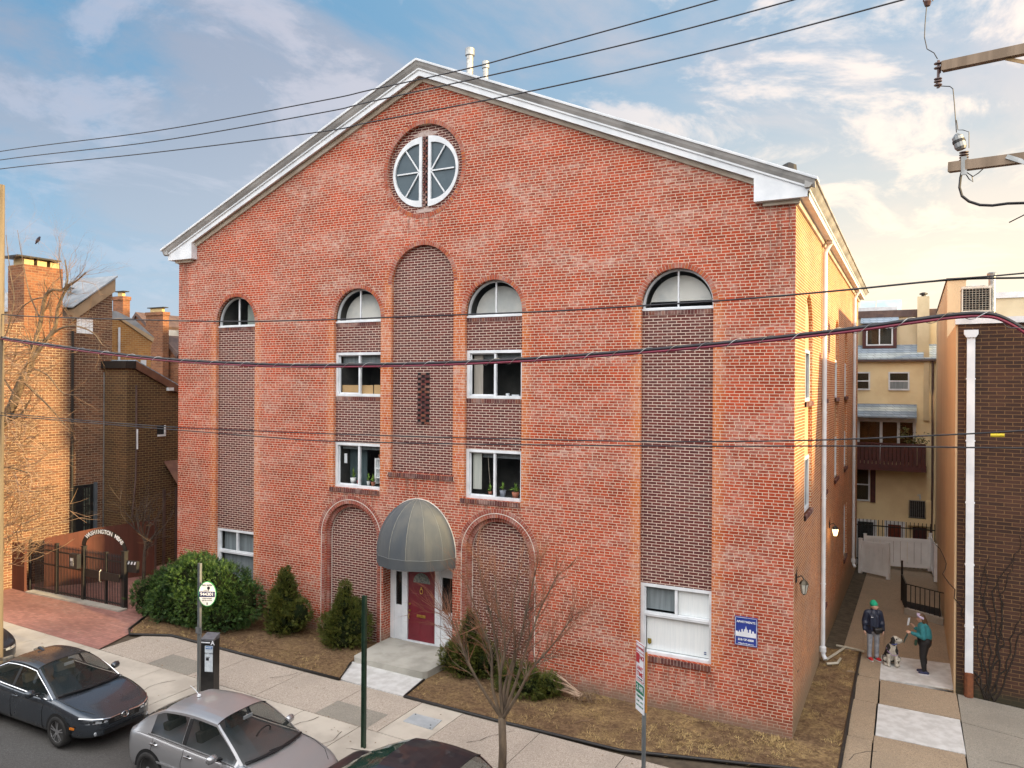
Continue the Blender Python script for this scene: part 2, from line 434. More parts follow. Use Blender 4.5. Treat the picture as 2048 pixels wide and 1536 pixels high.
def emit(name, col, st):
    m, t, b = M_(name)
    b.inputs['Base Color'].default_value = (*col, 1); b.inputs['Emission Color'].default_value = (*col, 1); b.inputs['Emission Strength'].default_value = st
    return m

# ------------------------------------------------------------------ the ground
def gsheet(name, poly, m, lift=0.0, sub=None):
    b = MB(); b.sheet([poly], lambda p: (p[0], p[1], gz(p[0]) + lift)); o = b.build(name, m); return structure(o)
def gslab(name, poly, m, lift, thick):
    b = MB(); b.prism(poly, lambda p, a: (p[0], p[1], gz(p[0]) + a), lift - thick, lift); o = b.build(name, m); return structure(o)
gsheet('ground', [(-900, -700), (-900, 900), (900, 900), (900, -700)], m_asphalt, -1.6)
gsheet('road', [(-120, -17.2), (-120, -5.95), (60, -5.95), (60, -17.2)], m_asphalt, -.13)
gslab('kerb', [(-90, -5.95), (-90, -5.78), (40, -5.78), (40, -5.95)], m_kerb, .0, .16)
# kerb strip of cast panels, pavement of exposed aggregate panels: separate slabs with open joints
random.seed(3)
xs = -34.0; seams = MB(); k1 = MB(); k2 = MB()
def slabs(mb, x0, x1, y0, y1, step, lift, skew=0.0):
    x = x0
    while x < x1:
        e = min(x + step, x1)
        mb.prism([(x + .008, y0), (e - .008, y0), (e - .008 + skew, y1), (x + .008 + skew, y1)], lambda p, a: (p[0], p[1], gz(p[0]) + a), lift - .05, lift + random.uniform(-.003, .003))
        x = e
slabs(k1, -40, -.2, -5.775, -4.12, 1.52, .0)
structure(k1.build('kerb_strip', m_kerb, bevel=.008))
slabs(k2, -16.6, -7.62, -4.10, -2.42, 1.84, .0); slabs(k2, -6.55, .98, -4.10, -2.42, 1.86, .0)
structure(k2.build('pavement', m_agg, bevel=.008))
k3 = MB(); slabs(k3, -7.62, -6.55, -4.10, -2.42, 1.07, .002); structure(k3.build('plain_pavement_panel', m_kerb, bevel=.008))
k4 = MB()
for x0, x1 in ((-14.75, -13.3), (-9.3, -7.9)): k4.prism([(x0, -4.09), (x1, -4.09), (x1, -3.35), (x0, -3.35)], lambda p, a: (p[0], p[1], gz(p[0]) + a), -.02, .0055)
structure(k4.build('pavement_patch', m_agg3))
gsheet('pavement_bed', [(-60, -5.80), (-60, -1.2), (14, -1.2), (14, -5.80)], plain('joint_dirt', (.10, .075, .05), (.06, .045, .03), 4, rough=.95), -.03)
gsheet('brick_paving', [(-60, -4.14), (-60, 1.0), (-18.6, 1.0), (-18.3, -1.2), (-17.05, -2.9), (-16.63, -4.12)], m_paver, .004)
gsheet('alley', [(-24.2, .95), (-24.2, 30), (-18.7, 30), (-18.7, .95)], m_paver, .002)
# garden beds
def bed(name, poly, nx, ny, amp=.05):
    import mathutils
    xs_ = [p[0] for p in poly]; ys_ = [p[1] for p in poly]
    b = MB(); b.sheet([poly], lambda p: (p[0], p[1], gz(p[0]) + .03)); o = b.build(name, m_soil)
    bm = bmesh.new(); bm.from_mesh(o.data)
    bmesh.ops.subdivide_edges(bm, edges=bm.edges, cuts=1)
    bmesh.ops.triangulate(bm, faces=bm.faces)
    for _ in range(4):
        long_ = [e for e in bm.edges if e.calc_length() > .35]
        if long_: bmesh.ops.subdivide_edges(bm, edges=long_, cuts=1); bmesh.ops.triangulate(bm, faces=bm.faces)
    from mathutils import noise
    for v_ in bm.verts:
        if not v_.is_boundary: v_.co.z += amp * noise.noise(Vector((v_.co.x * 1.3, v_.co.y * 1.3, 0))) + amp * .5 * noise.noise(Vector((v_.co.x * 4, v_.co.y * 4, 3)))
    bm.to_mesh(o.data); bm.free()
    o.data.polygons.foreach_set('use_smooth', [True] * len(o.data.polygons))
    return structure(o)
BED1 = [(-18.6, .08), (-10.62, .08), (-10.50, -1.42), (-10.0, -2.44), (-15.9, -2.46), (-16.9, -3.0), (-17.3, -2.6), (-18.2, -1.25)]
BED2 = [(-8.3, .08), (-.02, .08), (.02, 6.4), (.92, 6.6), (.96, -.9), (.70, -1.1), (-2.9, -2.3), (-8.12, -2.42), (-8.26, -1.4)]
bed('garden_bed', BED1, 0, 0); bed('garden_bed', BED2, 0, 0)
fl = MB(); fl.prism([(-10.02, -2.40), (-8.13, -2.42), (-8.26, -1.36), (-10.5, -1.36)], lambda p, a: (p[0], p[1], gz(p[0]) + a), -.05, .022)
structure(fl.build('entry_slab', m_conc2, bevel=.01))
# walk beside the building
wk = MB(); Y_ = [-1.1, .9, 3.05, 4.75, 6.75, 9.6]
for i in range(len(Y_) - 1):
    wk.prism([(1.0 if Y_[i] < 6 else .95, Y_[i] + .01), (1.49, Y_[i] + .01), (1.47, Y_[i + 1] - .01), (.96, Y_[i + 1] - .01)], lambda p, a: (p[0], p[1], gz(p[0]) + a), -.05, .004)
structure(wk.build('side_path', m_agg2, bevel=.006))
wk = MB()
for a, b_ in ((-3.2, 1.18), (3.08, 4.72)): wk.prism([(1.53, a), (3.19, a + .03), (3.17, b_ + .03), (1.50, b_)], lambda p, z: (p[0], p[1], gz(p[0]) + z), -.05, .006)
structure(wk.build('path_panel', m_agg2, bevel=.006))
wk = MB(); wk.prism([(1.52, 1.20), (3.19, 1.24), (3.17, 3.06), (1.51, 3.05)], lambda p, z: (p[0], p[1], gz(p[0]) + z), -.05, .008); wk.prism([(1.48, 4.76), (3.14, 4.98), (3.12, 7.0), (1.46, 6.74)], lambda p, z: (p[0], p[1], gz(p[0]) + z), -.05, .009)
structure(wk.build('new_path_panel', m_conc2, bevel=.006))
b = MB(); b.grid([[(x, y, gz(x) - .004 - .045 * max(y - 6.5, 0)) for x in (.45, 3.13)] for y in (4.9, 6.5, 12, 18, 25)]); structure(b.build('rear_walk', m_agg2))
b = MB(); b.grid([[(x, y, -.045 * (y - 6.5) + .02 * (x < .2)+.006) for x in (-.02, .48)] for y in (6.5, 12, 18, 25)]); structure(b.build('rear_soil', plain('damp_soil', (.05, .04, .025), (.09, .07, .045), 5, rough=.95, bump=.5)))
k5 = MB()
for q in ([(3.20, -3.3), (5.05, -3.3), (4.72, 1.9), (4.35, 2.7), (3.20, 2.95)], [(3.20, 2.98), (4.36, 2.73), (4.60, 4.55), (3.20, 4.75)], [(5.08, -3.3), (8.2, -3.3), (8.2, 4.2), (4.63, 4.5), (4.39, 2.7), (4.75, 1.9)], [(8.23, -3.3), (14, -3.3), (14, 3.9), (8.23, 4.2)]):
    k5.prism(q, lambda p, a: (p[0], p[1], gz(p[0]) + a), -.06, .002 + random.uniform(-.004, .004))
structure(k5.build('side_pavement', m_agg3, bevel=.008))
gsheet('yard', [(-40, 25), (-40, 60), (60, 60), (60, 25)], m_concrete, -1.0)
gsheet('opposite_pavement', [(-90, -20.6), (-90, -17.2), (40, -17.2), (40, -20.6)], m_kerb, -.01)
# garden edging, utility cover
e = MB()
def edging(pts): e.tube([(x, y, gz(x) + .035) for x, y in pts], .035, 6)
edging([(-18.0, -1.6), (-17.3, -2.75), (-16.9, -3.02), (-15.9, -2.48), (-13, -2.47), (-10.02, -2.45), (-10.45, -1.5)])
eo = e.build('garden_edging', m_black, smooth=True); tag(eo, 'black plastic edging round the bed left of the entrance', 'edging', 'edging of the garden beds')
e = MB(); edging([(-8.27, -1.42), (-8.12, -2.44), (-5.6, -2.43), (-2.95, -2.32), (.68, -1.12), (.965, -.85), (.95, 2.5), (.93, 6.5)])
eo = e.build('garden_edging', m_black, smooth=True); tag(eo, 'black plastic edging of the dry bed right of the entrance', 'edging', 'edging of the garden beds')
u = thing('utility_cover', 'pale steel utility cover set in the pavement', 'utility cover', (-7.09, -3.22, gz(-7.09)))
c = MB(); c.prism([(-7.45, -3.0), (-6.755, -2.975), (-6.70, -3.46), (-7.44, -3.44)], lambda p, a: (p[0], p[1], gz(p[0]) + a), .0, .010); c.build('plate', plain('cover_steel', (.40, .43, .45), (.33, .36, .38), 3, rough=.5), u)
c = MB()
for x, y in ((-7.40, -3.03), (-6.76, -3.42), (-6.83, -3.30)): c.lathe([(.018, 0), (.018, .004)], (x, y, gz(x) + .010), 8)
c.build('bolt', m_black, u)

# cracks in the old panels
random.seed(41)
ck = MB(); ck.keep = True
for x, y, a, L in ((-13.6, -5.6, 1.1, 1.4), (-9.1, -4.2, -1.3, 1.3), (-8.3, -5.5, 1.25, 1.2), (-7.7, -5.0, .2, .9), (-11.2, -2.6, -1.2, .8), (-5.2, -2.6, -1.7, 1.3), (-4.0, -5.3, .9, 1.1), (-2.4, -2.6, -1.4, 1.2), (3.6, 1.2, .3, 1.3), (3.5, -.9, 1.2, 1.1), (1.1, -.3, 1.3, 1.0)):
    p = Vector((x, y, 0)); n = 9; P = []
    for i in range(n): P.append(p.copy()); a += random.gauss(0, .28); p = p + Vector((math.cos(a), math.sin(a), 0)) * L / n
    for q, r_ in zip(P, P[1:]):
        d = (r_ - q).normalized(); s_ = Vector((-d.y, d.x, 0)) * random.uniform(.004, .009)
        ck.add([(v.x, v.y, gz(v.x) + .0085) for v in (q - s_, q + s_, r_ + s_, r_ - s_)], [(0, 1, 2, 3)])
structure(ck.build('pavement_crack', plain('crack_dirt', (.06, .05, .04), rough=.95)))

# ------------------------------------------------------------------ the brick apartment building
def arch(xc, r, z0, zs, n=22):
    return [(xc - r, z0)] + [(xc - r * math.cos(math.pi * i / n), zs + r * math.sin(math.pi * i / n)) for i in range(n + 1)] + [(xc + r, z0)]
def rect(x0, x1, z0, z1): return [(x0, z0), (x0, z1), (x1, z1), (x1, z0)]
def circ(xc, zc, r, n=40, a0=0, a1=2 * math.pi):
    k = n if abs(a1 - a0 - 2 * math.pi) < 1e-6 else n + 1
    return [(xc + r * math.cos(a0 + (a1 - a0) * i / n), zc + r * math.sin(a0 + (a1 - a0) * i / n)) for i in range(k)]
fxz = lambda p, a=0.0: (p[0], a, p[1])
fyz = lambda p, a=0.0: (a, p[0], p[1])
WID, MID, APEX, EAVE, SLP, DEP = 18.74, -9.37, 15.40, 11.25, .434, 20.6
zr = lambda x: APEX - SLP * abs(x - MID)

B = thing('apartment_building', 'tall red brick apartment building with white gable cornice and blind arched window bays', 'building', (-9.37, 0, 0.2))
OUT = (-16.22, -2.52); INN = (-11.53, -7.21)
holes = []
for xc in OUT: holes.append((arch(xc, .82, 1.27, 9.22), .10))
for xc in INN: holes.append((arch(xc, .82, 4.48, 9.23), .10))
holes.append((arch(-9.37, .99, 5.02, 10.10), .10))
holes.append((circ(-9.34, 13.10, 1.19), .10))
for xc in (-11.70, -7.04): holes.append((arch(xc, .94, .02, 3.11), .10))
door_hole = rect(-10.58, -8.36, .02, 3.0)
holes.append((door_hole, .34))
outline = [(-WID, -.4), (-WID, zr(-WID)), (MID, APEX + .1), (0, zr(0)), (0, -.4)]
mb = MB().sheet([outline] + [h for h, _ in holes], fxz)
for h, d in holes: mb.ribbon(h, fxz, 0, d)
# side wall with its own bays
SB = (2.41, 6.15, 10.0, 13.8)
sholes = [(arch(yc, .71, 4.45, 8.86), .09) for yc in SB]
sholes += [(rect(5.5, 6.9, 1.22, 2.9), .09), (rect(13.2, 14.6, 1.15, 3.1), .09)]
ms = MB().sheet([[(0, -.6), (0, 11.4), (DEP, 11.4), (DEP, -.6)]] + [h for h, _ in sholes], fyz)
for h, d in sholes: ms.ribbon(h, fyz, 0, -d)
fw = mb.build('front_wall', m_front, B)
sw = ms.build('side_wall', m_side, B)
bk = MB(); bk.box(-WID, -WID + .02, .02, DEP, -.4, 11.5); bk.box(-WID, -.02, DEP, DEP + .02, -.6, 11.5)
bk.build('rear_wall', m_side, B)

# recessed brick fill of every bay (windows are left open)
Yf = .10
def infill(*b, sheets=()):
    k = MB()
    for q in b: k.box(*q)
    for q in sheets: k.sheet(q, lambda p: (p[0], Yf, p[1]))
    return k.build('bay_infill', m_infill, B)
for xc in OUT: infill((xc - .83, xc + .83, Yf, Yf + .05, 2.88, 9.13))
for xc in INN:
    infill((xc - .83, xc + .83, Yf, Yf + .05, 8.28, 9.13))
    infill((xc - .83, xc + .83, Yf, Yf + .05, 5.74, 7.05))
infill(sheets=[[arch(-9.37, 1.0, 5.0, 10.10)]])
win_l = circ(-9.44, 13.05, .93, 26, math.pi / 2, 3 * math.pi / 2)
win_r = circ(-9.24, 13.05, .93, 26, -math.pi / 2, math.pi / 2)
infill(sheets=[[circ(-9.34, 13.10, 1.2), win_l, win_r]])
for xc in (-11.70, -7.04): MB().sheet([arch(xc, .93, .0, 3.11)], lambda p: (p[0], .2, p[1])).build('blind_arch_infill', m_infill, B)

# voussoirs, sills
def voussoirs(mb, xc, zc, r0, r1, y0, y1, a0=0.0, a1=math.pi, w=.073, gap=.012):
    n = max(3, int((a1 - a0) * (r0 + r1) / 2 / w))
    for i in range(n):
        b0 = a0 + (a1 - a0) * i / n + gap / (r0 + r1); b1 = a0 + (a1 - a0) * (i + 1) / n - gap / (r0 + r1)
        pr = random.uniform(-.002, .002)
        q = [(xc + r * math.cos(a), zc + r * math.sin(a)) for r, a in ((r0, b0), (r1, b0), (r1, b1), (r0, b1))]
        mb.prism(q, fxz, y0 + pr, y1)
def ringback(mb, xc, zc, r0, r1, y, y1, n=28, a0=0.0, a1=math.pi, m=1):
    rows = [[(xc + r * math.cos(a0 + (a1 - a0) * i / n), yy, zc + r * math.sin(a0 + (a1 - a0) * i / n)) for i in range(n + 1)] for r, yy in ((r0, y1), (r0, y), (r1, y), (r1, y1))]
    mb.grid(rows, m)
for xc, r, zs in [(x, .82, 9.22) for x in OUT] + [(x, .82, 9.23) for x in INN] + [(-9.37, .99, 10.10)]:
    v = MB(); voussoirs(v, xc, zs, r + .002, r + .112, -.010, .05); ringback(v, xc, zs, r + .001, r + .116, -.004, .05)
    v.build('brick_arch', [m_vous, m_mortar], B)
v = MB(); voussoirs(v, -9.34, 13.10, 1.192, 1.30, -.010, .05, 0, 2 * math.pi); ringback(v, -9.34, 13.10, 1.191, 1.306, -.004, .05, 56, 0, 2 * math.pi)
v.build('brick_ring', [m_vous, m_mortar], B)
for xc in (-11.70, -7.04):
    v = MB(); ck = MB()
    voussoirs(v, xc, 3.11, 1.062, 1.165, -.010, .03); voussoirs(v, xc, 3.11, .942, 1.040, -.010, .099)
    voussoirs(v, xc, 3.11, .835, .940, .095, .19)
    ringback(v, xc, 3.11, .941, 1.17, -.004, .05); ringback(v, xc, 3.11, .836, .945, .101, .19)
    for s in (-1, 1):
        # stepped jamb: inner order of headers and its caulked edges
        x0 = xc + s * .84
        for k in range(45):
            z0 = .06 + k * .0677
            v.box(min(x0, xc + s * .938), max(x0, xc + s * .938), .095 + random.uniform(-.003, .001), .19, z0, z0 + .057)
            v.box(min(xc + s * .942, xc + s * 1.04), max(xc + s * .942, xc + s * 1.04), -.010 + random.uniform(-.002, .002), .05, z0, z0 + .057)
        v.box(min(x0 + s * .002, xc + s * .936), max(x0 + s * .002, xc + s * .936), .101, .19, .02, 3.11, 1)
        v.box(min(xc + s * .941, xc + s * 1.04), max(xc + s * .941, xc + s * 1.04), -.004, .05, .02, 3.11, 1)
    arc_ = lambda r, y, z0: [(xc - r, y, z0)] + [(xc - r * math.cos(math.pi * i / 30), y, 3.11 + r * math.sin(math.pi * i / 30)) for i in range(31)] + [(xc + r, y, z0)]
    v.build('stepped_arch', [m_vousp, m_mortar], B)
    MB().tube(arc_(1.051, -.004, .1), .012, 5).build('caulk_line', m_caulk, B)
    MB().tube(arc_(.834, .195, .1), .011, 5).build('caulk_line', m_caulk, B)
def soldier(x0, x1, z0, z1, y0, y1, w=.072):
    s = MB()
    n = int((x1 - x0) / w); w = (x1 - x0) / n
    for i in range(n):
        j = random.uniform(-.003, .003)
        s.box(x0 + i * w + .006, x0 + (i + 1) * w - .006, y0 + j, y1, z0, z1 + j)
    s.box(x0 + .003, x1 - .003, y0 + .008, y1, z0 + .004, z1 - .006, 1)
    return s.build('brick_sill', [m_sill, m_mortar], B)
for xc in OUT:
    soldier(xc - .82, xc + .82, 9.01, 9.11, .088, .13)
    soldier(xc - .82, xc + .82, 1.14, 1.262, -.035, .2)
for xc in INN:
    soldier(xc - .82, xc + .82, 9.01, 9.11, .088, .13)
    soldier(xc - .82, xc + .82, 6.93, 7.035, .088, .13)
    soldier(xc - .93, xc + .82, 4.36, 4.475, -.03, .2)
soldier(-10.42, -8.33, 4.90, 5.015, -.035, .12)

# pierced brick vents
def vent(x0, x1, z0, z1, y, cols):
    vt = MB(); vt.box(x0, x1, y - .004, y + .02, z0, z1, 0)
    rows = int((z1 - z0) / .0677); h = (z1 - z0) / rows; wc = (x1 - x0) / cols
    for r in range(rows):
        for c in range(cols):
            if (r + c) % 2 == 0: vt.box(x0 + c * wc - .012, x0 + (c + 1) * wc + .012, y - .03 + .01 * (c % 2), y - .0045, z0 + r * h + .004, z0 + (r + 1) * h - .004, 1)
    vt.build('brick_vent', [m_dark, m_sill], B)
vent(-9.55, -9.17, 6.33, 7.71, .10, 3)
vent(-9.395, -9.285, 12.13, 13.97, .10, 2)
m_smear = plain('smeared_mortar', (.46, .38, .35), (.34, .24, .21), 9)
for (xa, za, rx, rz) in ((-9.34, 14.06, .42, .075), (-9.34, 12.03, .3, .07)):
    pm = MB(); pm.prism([(xa + rx * math.cos(2 * math.pi * i / 14) * random.uniform(.75, 1.1), za + rz * math.sin(2 * math.pi * i / 14) * random.uniform(.7, 1.1)) for i in range(14)], fxz, .097, .11)
    pm.build('mortar_patch', m_smear, B)

# half-round windows in the gable
m_screen = plain('blue_grey_screen', (.055, .088, .108), (.04, .068, .088), 1.6, rough=.4)
for side_, a0, a1, xc in (('l', math.pi / 2, 3 * math.pi / 2, -9.44), ('r', -math.pi / 2, math.pi / 2, -9.24)):
    f = MB()
    out = circ(xc, 13.05, .935, 30, a0, a1); inn = [(xc + (p[0] - xc) * .90 + (.085 if side_ == 'r' else -.085), 13.05 + (p[1] - 13.05) * .88) for p in circ(xc, 13.05, .86, 30, a0, a1)]
    inn = [(p[0], p[1]) for p in inn]
    f.sheet([out, inn], lambda p: (p[0], .055, p[1])); f.ribbon(out, fxz, .055, .12); f.ribbon(inn, fxz, .055, .12)
    hub = (xc + (.08 if side_ == 'r' else -.08), 13.05)
    for k in range(3):
        a = (a0 + a1) / 2 + (k - 1) * R(50)
        f.bar((hub[0], .075, hub[1]), (xc + .80 * math.cos(a), .075, 13.05 + .80 * math.sin(a)), .035, .03, (0, 1, 0))
    fo = f.build('half_round_window', m_frame, B)
    MB().sheet([circ(xc, 13.05, .92, 30, a0, a1)], lambda p: (p[0], .105, p[1])).build('pane', m_screen, fo)

# windows
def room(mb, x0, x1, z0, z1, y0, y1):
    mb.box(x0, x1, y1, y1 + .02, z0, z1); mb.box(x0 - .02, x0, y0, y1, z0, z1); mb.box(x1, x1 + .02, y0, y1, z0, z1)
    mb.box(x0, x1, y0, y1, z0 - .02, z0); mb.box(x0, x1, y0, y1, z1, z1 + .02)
def slider(xc, z0, z1, y=.10, hw=.82, rail=None, deep=1.6):
    """white aluminium slider; rail = height of a transom bar"""
    f = MB(); x0, x1 = xc - hw, xc + hw
    f.box(x0, x0 + .085, y, y + .12, z0, z1); f.box(x1 - .075, x1, y, y + .12, z0, z1)
    f.box(x0 + .085, x1 - .075, y, y + .12, z1 - .075, z1); f.box(x0 + .085, x1 - .075, y - .01, y + .12, z0, z0 + .075)
    gx0, gx1, gz0, gz1 = x0 + .085, x1 - .075, z0 + .075, z1 - .075
    if rail:
        f.box(gx0, gx1, y + .012, y + .11, rail - .05, rail + .05); f.box(gx0, gx1, y + .004, y + .02, rail - .012, rail + .012)
        f.box(xc - .03, xc + .03, y + .02, y + .10, rail + .05, gz1)
        f.box(gx0, gx0 + .03, y + .03, y + .09, gz0, gz1)
    else:
        f.box(xc - .03, xc + .03, y + .02, y + .10, gz0, gz1)
        # the left sash sits one track further in
        f.box(gx0, gx0 + .03, y + .05, y + .10, gz0, gz1); f.box(gx0, xc - .03, y + .05, y + .10, gz0, gz0 + .03); f.box(gx0, xc - .03, y + .05, y + .10, gz1 - .025, gz1)
    fo = f.build('window', m_frame, B, bevel=.004)
    p = MB(); p.add([(gx0, y + .075, gz0), (gx1, y + .075, gz0), (gx1, y + .075, gz1), (gx0, y + .075, gz1)], [(0, 1, 2, 3)]); p.build('pane', m_clear if rail else m_glass, fo)
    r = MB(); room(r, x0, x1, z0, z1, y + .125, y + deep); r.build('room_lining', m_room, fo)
    return fo
W3 = {}; W2 = {}
for xc in INN:
    W3[xc] = slider(xc, 7.045, 8.275); W2[xc] = slider(xc, 4.482, 5.742)
G = {xc: slider(xc, 1.265, 2.878, rail=2.18) for xc in OUT}
def panel(o, name, m, *bx):
    if name == 'shelf':
        p = MB()
        for b in bx: p.box(*b)
        return p.build(name, m, o)
    for b in bx: MB().box(*b).build(name, m, o)
xa, xb = INN
# curtains, blinds, cardboard and paper seen through the glass
panel(W3[xa], 'cardboard_sheet', m_card, (xa - .70, xa - .08, .24, .25, 7.12, 7.36), (xa - .02, xa + .40, .22, .23, 7.12, 7.36), (xa + .42, xa + .74, .24, .25, 7.12, 7.37))
panel(W3[xa], 'blind', m_blindg, (xa - .72, xa + .74, .30, .31, 7.98, 8.2))
panel(W3[xb], 'curtain', plain('beige_curtain', (.42, .38, .33), (.34, .31, .27), 3, stretch=(20, 20, .5)), (xb - .70, xb - .44, .28, .30, 7.13, 8.16))
panel(W3[xb], 'blind', m_blindg, (xb - .72, xb + .74, .36, .37, 8.06, 8.2))
panel(W3[xb], 'sill_clutter', m_white, (xb - .66, xb - .1, .24, .30, 7.12, 7.15), (xb + .25, xb + .33, .24, .3, 7.12, 7.18), (xb + .42, xb + .62, .24, .3, 7.12, 7.15))
panel(W2[xa], 'notice', m_white, (xa - .58, xa - .48, .20, .204, 5.15, 5.42))
panel(W2[xa], 'blind', m_blindg, (xa - .72, xa + .74, .30, .31, 5.55, 5.66))
panel(W2[xa], 'curtain', plain('teal_curtain', (.10, .15, .165), (.06, .095, .105), 2.2, stretch=(11, 11, .5)), (xa - .72, xa - .10, .62, .64, 4.5, 5.6))
panel(W2[xa], 'shelf', m_blind, (xa + .38, xa + .42, .34, .50, 4.6, 5.32), (xa + .72, xa + .75, .34, .50, 4.6, 5.45), (xa + .42, xa + .72, .34, .50, 5.29, 5.31), (xa + .42, xa + .72, .34, .50, 5.02, 5.04), (xa + .42, xa + .72, .34, .50, 4.77, 4.79), (xa + .42, xa + .72, .50, .51, 4.6, 5.3))
panel(W2[xb], 'curtain', plain('white_vertical_blind', (.55, .57, .52), (.45, .48, .44), 3, stretch=(20, 20, .5)), (xb - .70, xb - .45, .26, .28, 4.70, 5.66))
panel(W2[xb], 'blind', m_blindg, (xb - .45, xb + .74, .34, .35, 5.52, 5.66))
MB().tube([(xb - .3, .33, 5.55), (xb - .22, .33, 4.6)], .006, 5).build('blind_cord', m_cream, W2[xb])
panel(G[OUT[0]], 'blind', m_blindg, (OUT[0] - .72, OUT[0] + .74, .30, .31, 1.35, 2.8))
g = panel(G[OUT[1]], 'blind', m_blind, (OUT[1] - .70, OUT[1] + .735, .215, .225, 1.35, 2.12), (OUT[1] + .03, OUT[1] + .735, .215, .225, 2.23, 2.8))
panel(G[OUT[1]], 'grey_shade', m_blindg, (OUT[1] - .72, OUT[1] + .0, .24, .25, 2.27, 2.8))
# small stickers on the big ground-floor window
st = MB(); st.prism([(-3.19, 1.50), (-3.19, 1.60), (-3.10, 1.60), (-3.10, 1.50), (-3.145, 1.46)], fxz, .170, .173)
st.build('alarm_sticker', plain('sticker_gold', (.30, .22, .01), (.10, .08, .02), 30), G[OUT[1]])
st = MB(); st.box(-1.90, -1.84, .170, .173, 1.43, 1.50); st.build('alarm_sticker', m_white, G[OUT[1]])
st = plain('navy_ink', (.02, .05, .2))
for z in (1.435, 1.475): MB().box(-1.895, -1.845, .167, .1695, z, z + .02).build('sticker_stripe', st, G[OUT[1]])
def pot_plant(x, y, z, r, h, pm_, n, spread, tall, name='houseplant', lab='', col=None):
    t = thing('potted_plant', lab, 'potted plant', (x, y, z), 'potted plants on the window sill inside')
    MB().lathe([(r * .75, 0), (r, h), (r * .9, h)], (x, y, z), 12).build('pot', pm_, t, smooth=True)
    lf = MB()
    for i in range(n):
        a = random.uniform(0, 6.28); e = random.uniform(.2, 1.0); L = random.uniform(.5, 1) * tall
        c0 = Vector((x, y, z + h)); tip = c0 + Vector((math.cos(a) * spread * (1.1 - e), math.sin(a) * spread * .5 * (1.1 - e), L * e))
        mid_ = (c0 + tip) / 2 + Vector((0, 0, .04)); wv = Vector((math.sin(a), -math.cos(a), .5)) * random.uniform(.012, .022)
        lf.add([c0, mid_ - wv, tip, mid_ + wv], [(0, 1, 2, 3)])
    lf.build('leaves', col or m_leafy, t)
    return t
m_leafy = plain('houseplant_leaf', (.10, .22, .03), (.20, .30, .05), 20, rough=.5, isl=.4)
m_terra = plain('terracotta', (.34, .12, .06), (.26, .09, .05), 9)
m_potw = plain('white_pot', (.6, .62, .62)); m_potg = plain('grey_pot', (.22, .25, .30))
pot_plant(xa - .42, .40, 4.56, .085, .16, m_blind, 14, .22, .40, lab='spiky plant in a pale pot behind the left half of the left second-floor window')
pot_plant(xa - .16, .34, 4.56, .07, .10, plain('red_pot', (.35, .05, .05)), 8, .1, .25, lab='plant in a red pot beside the mullion of the left second-floor window')
pot_plant(xa + .24, .25, 4.56, .05, .12, m_potw, 14, .12, .34, lab='leafy plant in a small white pot in the left second-floor window')
pot_plant(xa + .40, .25, 4.56, .06, .11, m_terra, 12, .14, .26, lab='leafy plant in a terracotta pot below the shelf in the left second-floor window')
pot_plant(xa + .55, .40, 5.32, .07, .10, m_terra, 12, .13, .2, lab='plant in a red clay pot on top of the white shelf in the window')
pot_plant(xb - .20, .28, 4.56, .06, .10, m_terra, 12, .2, .26, lab='yellowing plant left of the mullion in the right second-floor window')
pot_plant(xb + .18, .25, 4.56, .085, .16, m_potg, 16, .14, .30, lab='leafy plant in a grey pot in the right second-floor window')
pot_plant(xb + .55, .25, 4.56, .105, .14, m_terra, 26, .26, .28, lab='bushy green plant in a wide terracotta pot in the right second-floor window')

def arch_window(xc, zs, pale):
    f = MB(); r = .82; zb = 9.115
    o = arch(xc, r, zb, zs); i = arch(xc, r - .045, zb + .07, zs)
    f.sheet([o, i], lambda p: (p[0], .15, p[1])); f.ribbon(o, fxz, .15, .22); f.ribbon(i, fxz, .15, .22)
    f.box(xc - .017, xc + .017, .150, .20, zb + .07, zs + .8)
    f.box(xc - r, xc + r, .08, .15, zb, zb + .045)
    fo = f.build('arched_window', m_frame, B)
    MB().sheet([arch(xc, r - .03, zb + .03, zs)], lambda p: (p[0], .185, p[1])).build('pane', m_glass, fo)
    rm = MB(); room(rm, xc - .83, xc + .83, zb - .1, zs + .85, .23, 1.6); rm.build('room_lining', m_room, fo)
    if pale == 2:
        MB().sheet([arch(xc, r - .10, zb + .22, zs - .02)], lambda p: (p[0], .37, p[1])).build('curtain', m_paper, fo)
    elif pale == 1:
        MB().sheet([arch(xc, r - .10, zb + .0, zs - .02)], lambda p: (p[0], .40, p[1])).build('curtain', m_paper, fo)
    else:
        MB().sheet([[(xc + .1, zb), (xc + .1, zs + .6), (xc + .45, zs + .62), (xc + .74, zs + .2), (xc + .74, zb)]], lambda p: (p[0], .40, p[1])).build('curtain', m_blindg2, fo)
m_paper = plain('paper_shade', (.74, .73, .68), (.52, .54, .53), 1.3, rough=.9, det=6)
m_blindg2 = plain('green_grey_shade', (.33, .37, .33), (.25, .29, .27), 2, rough=.9)
arch_window(OUT[0], 9.22, 0); arch_window(INN[0], 9.23, 1); arch_window(INN[1], 9.23, 1); arch_window(OUT[1], 9.22, 2)

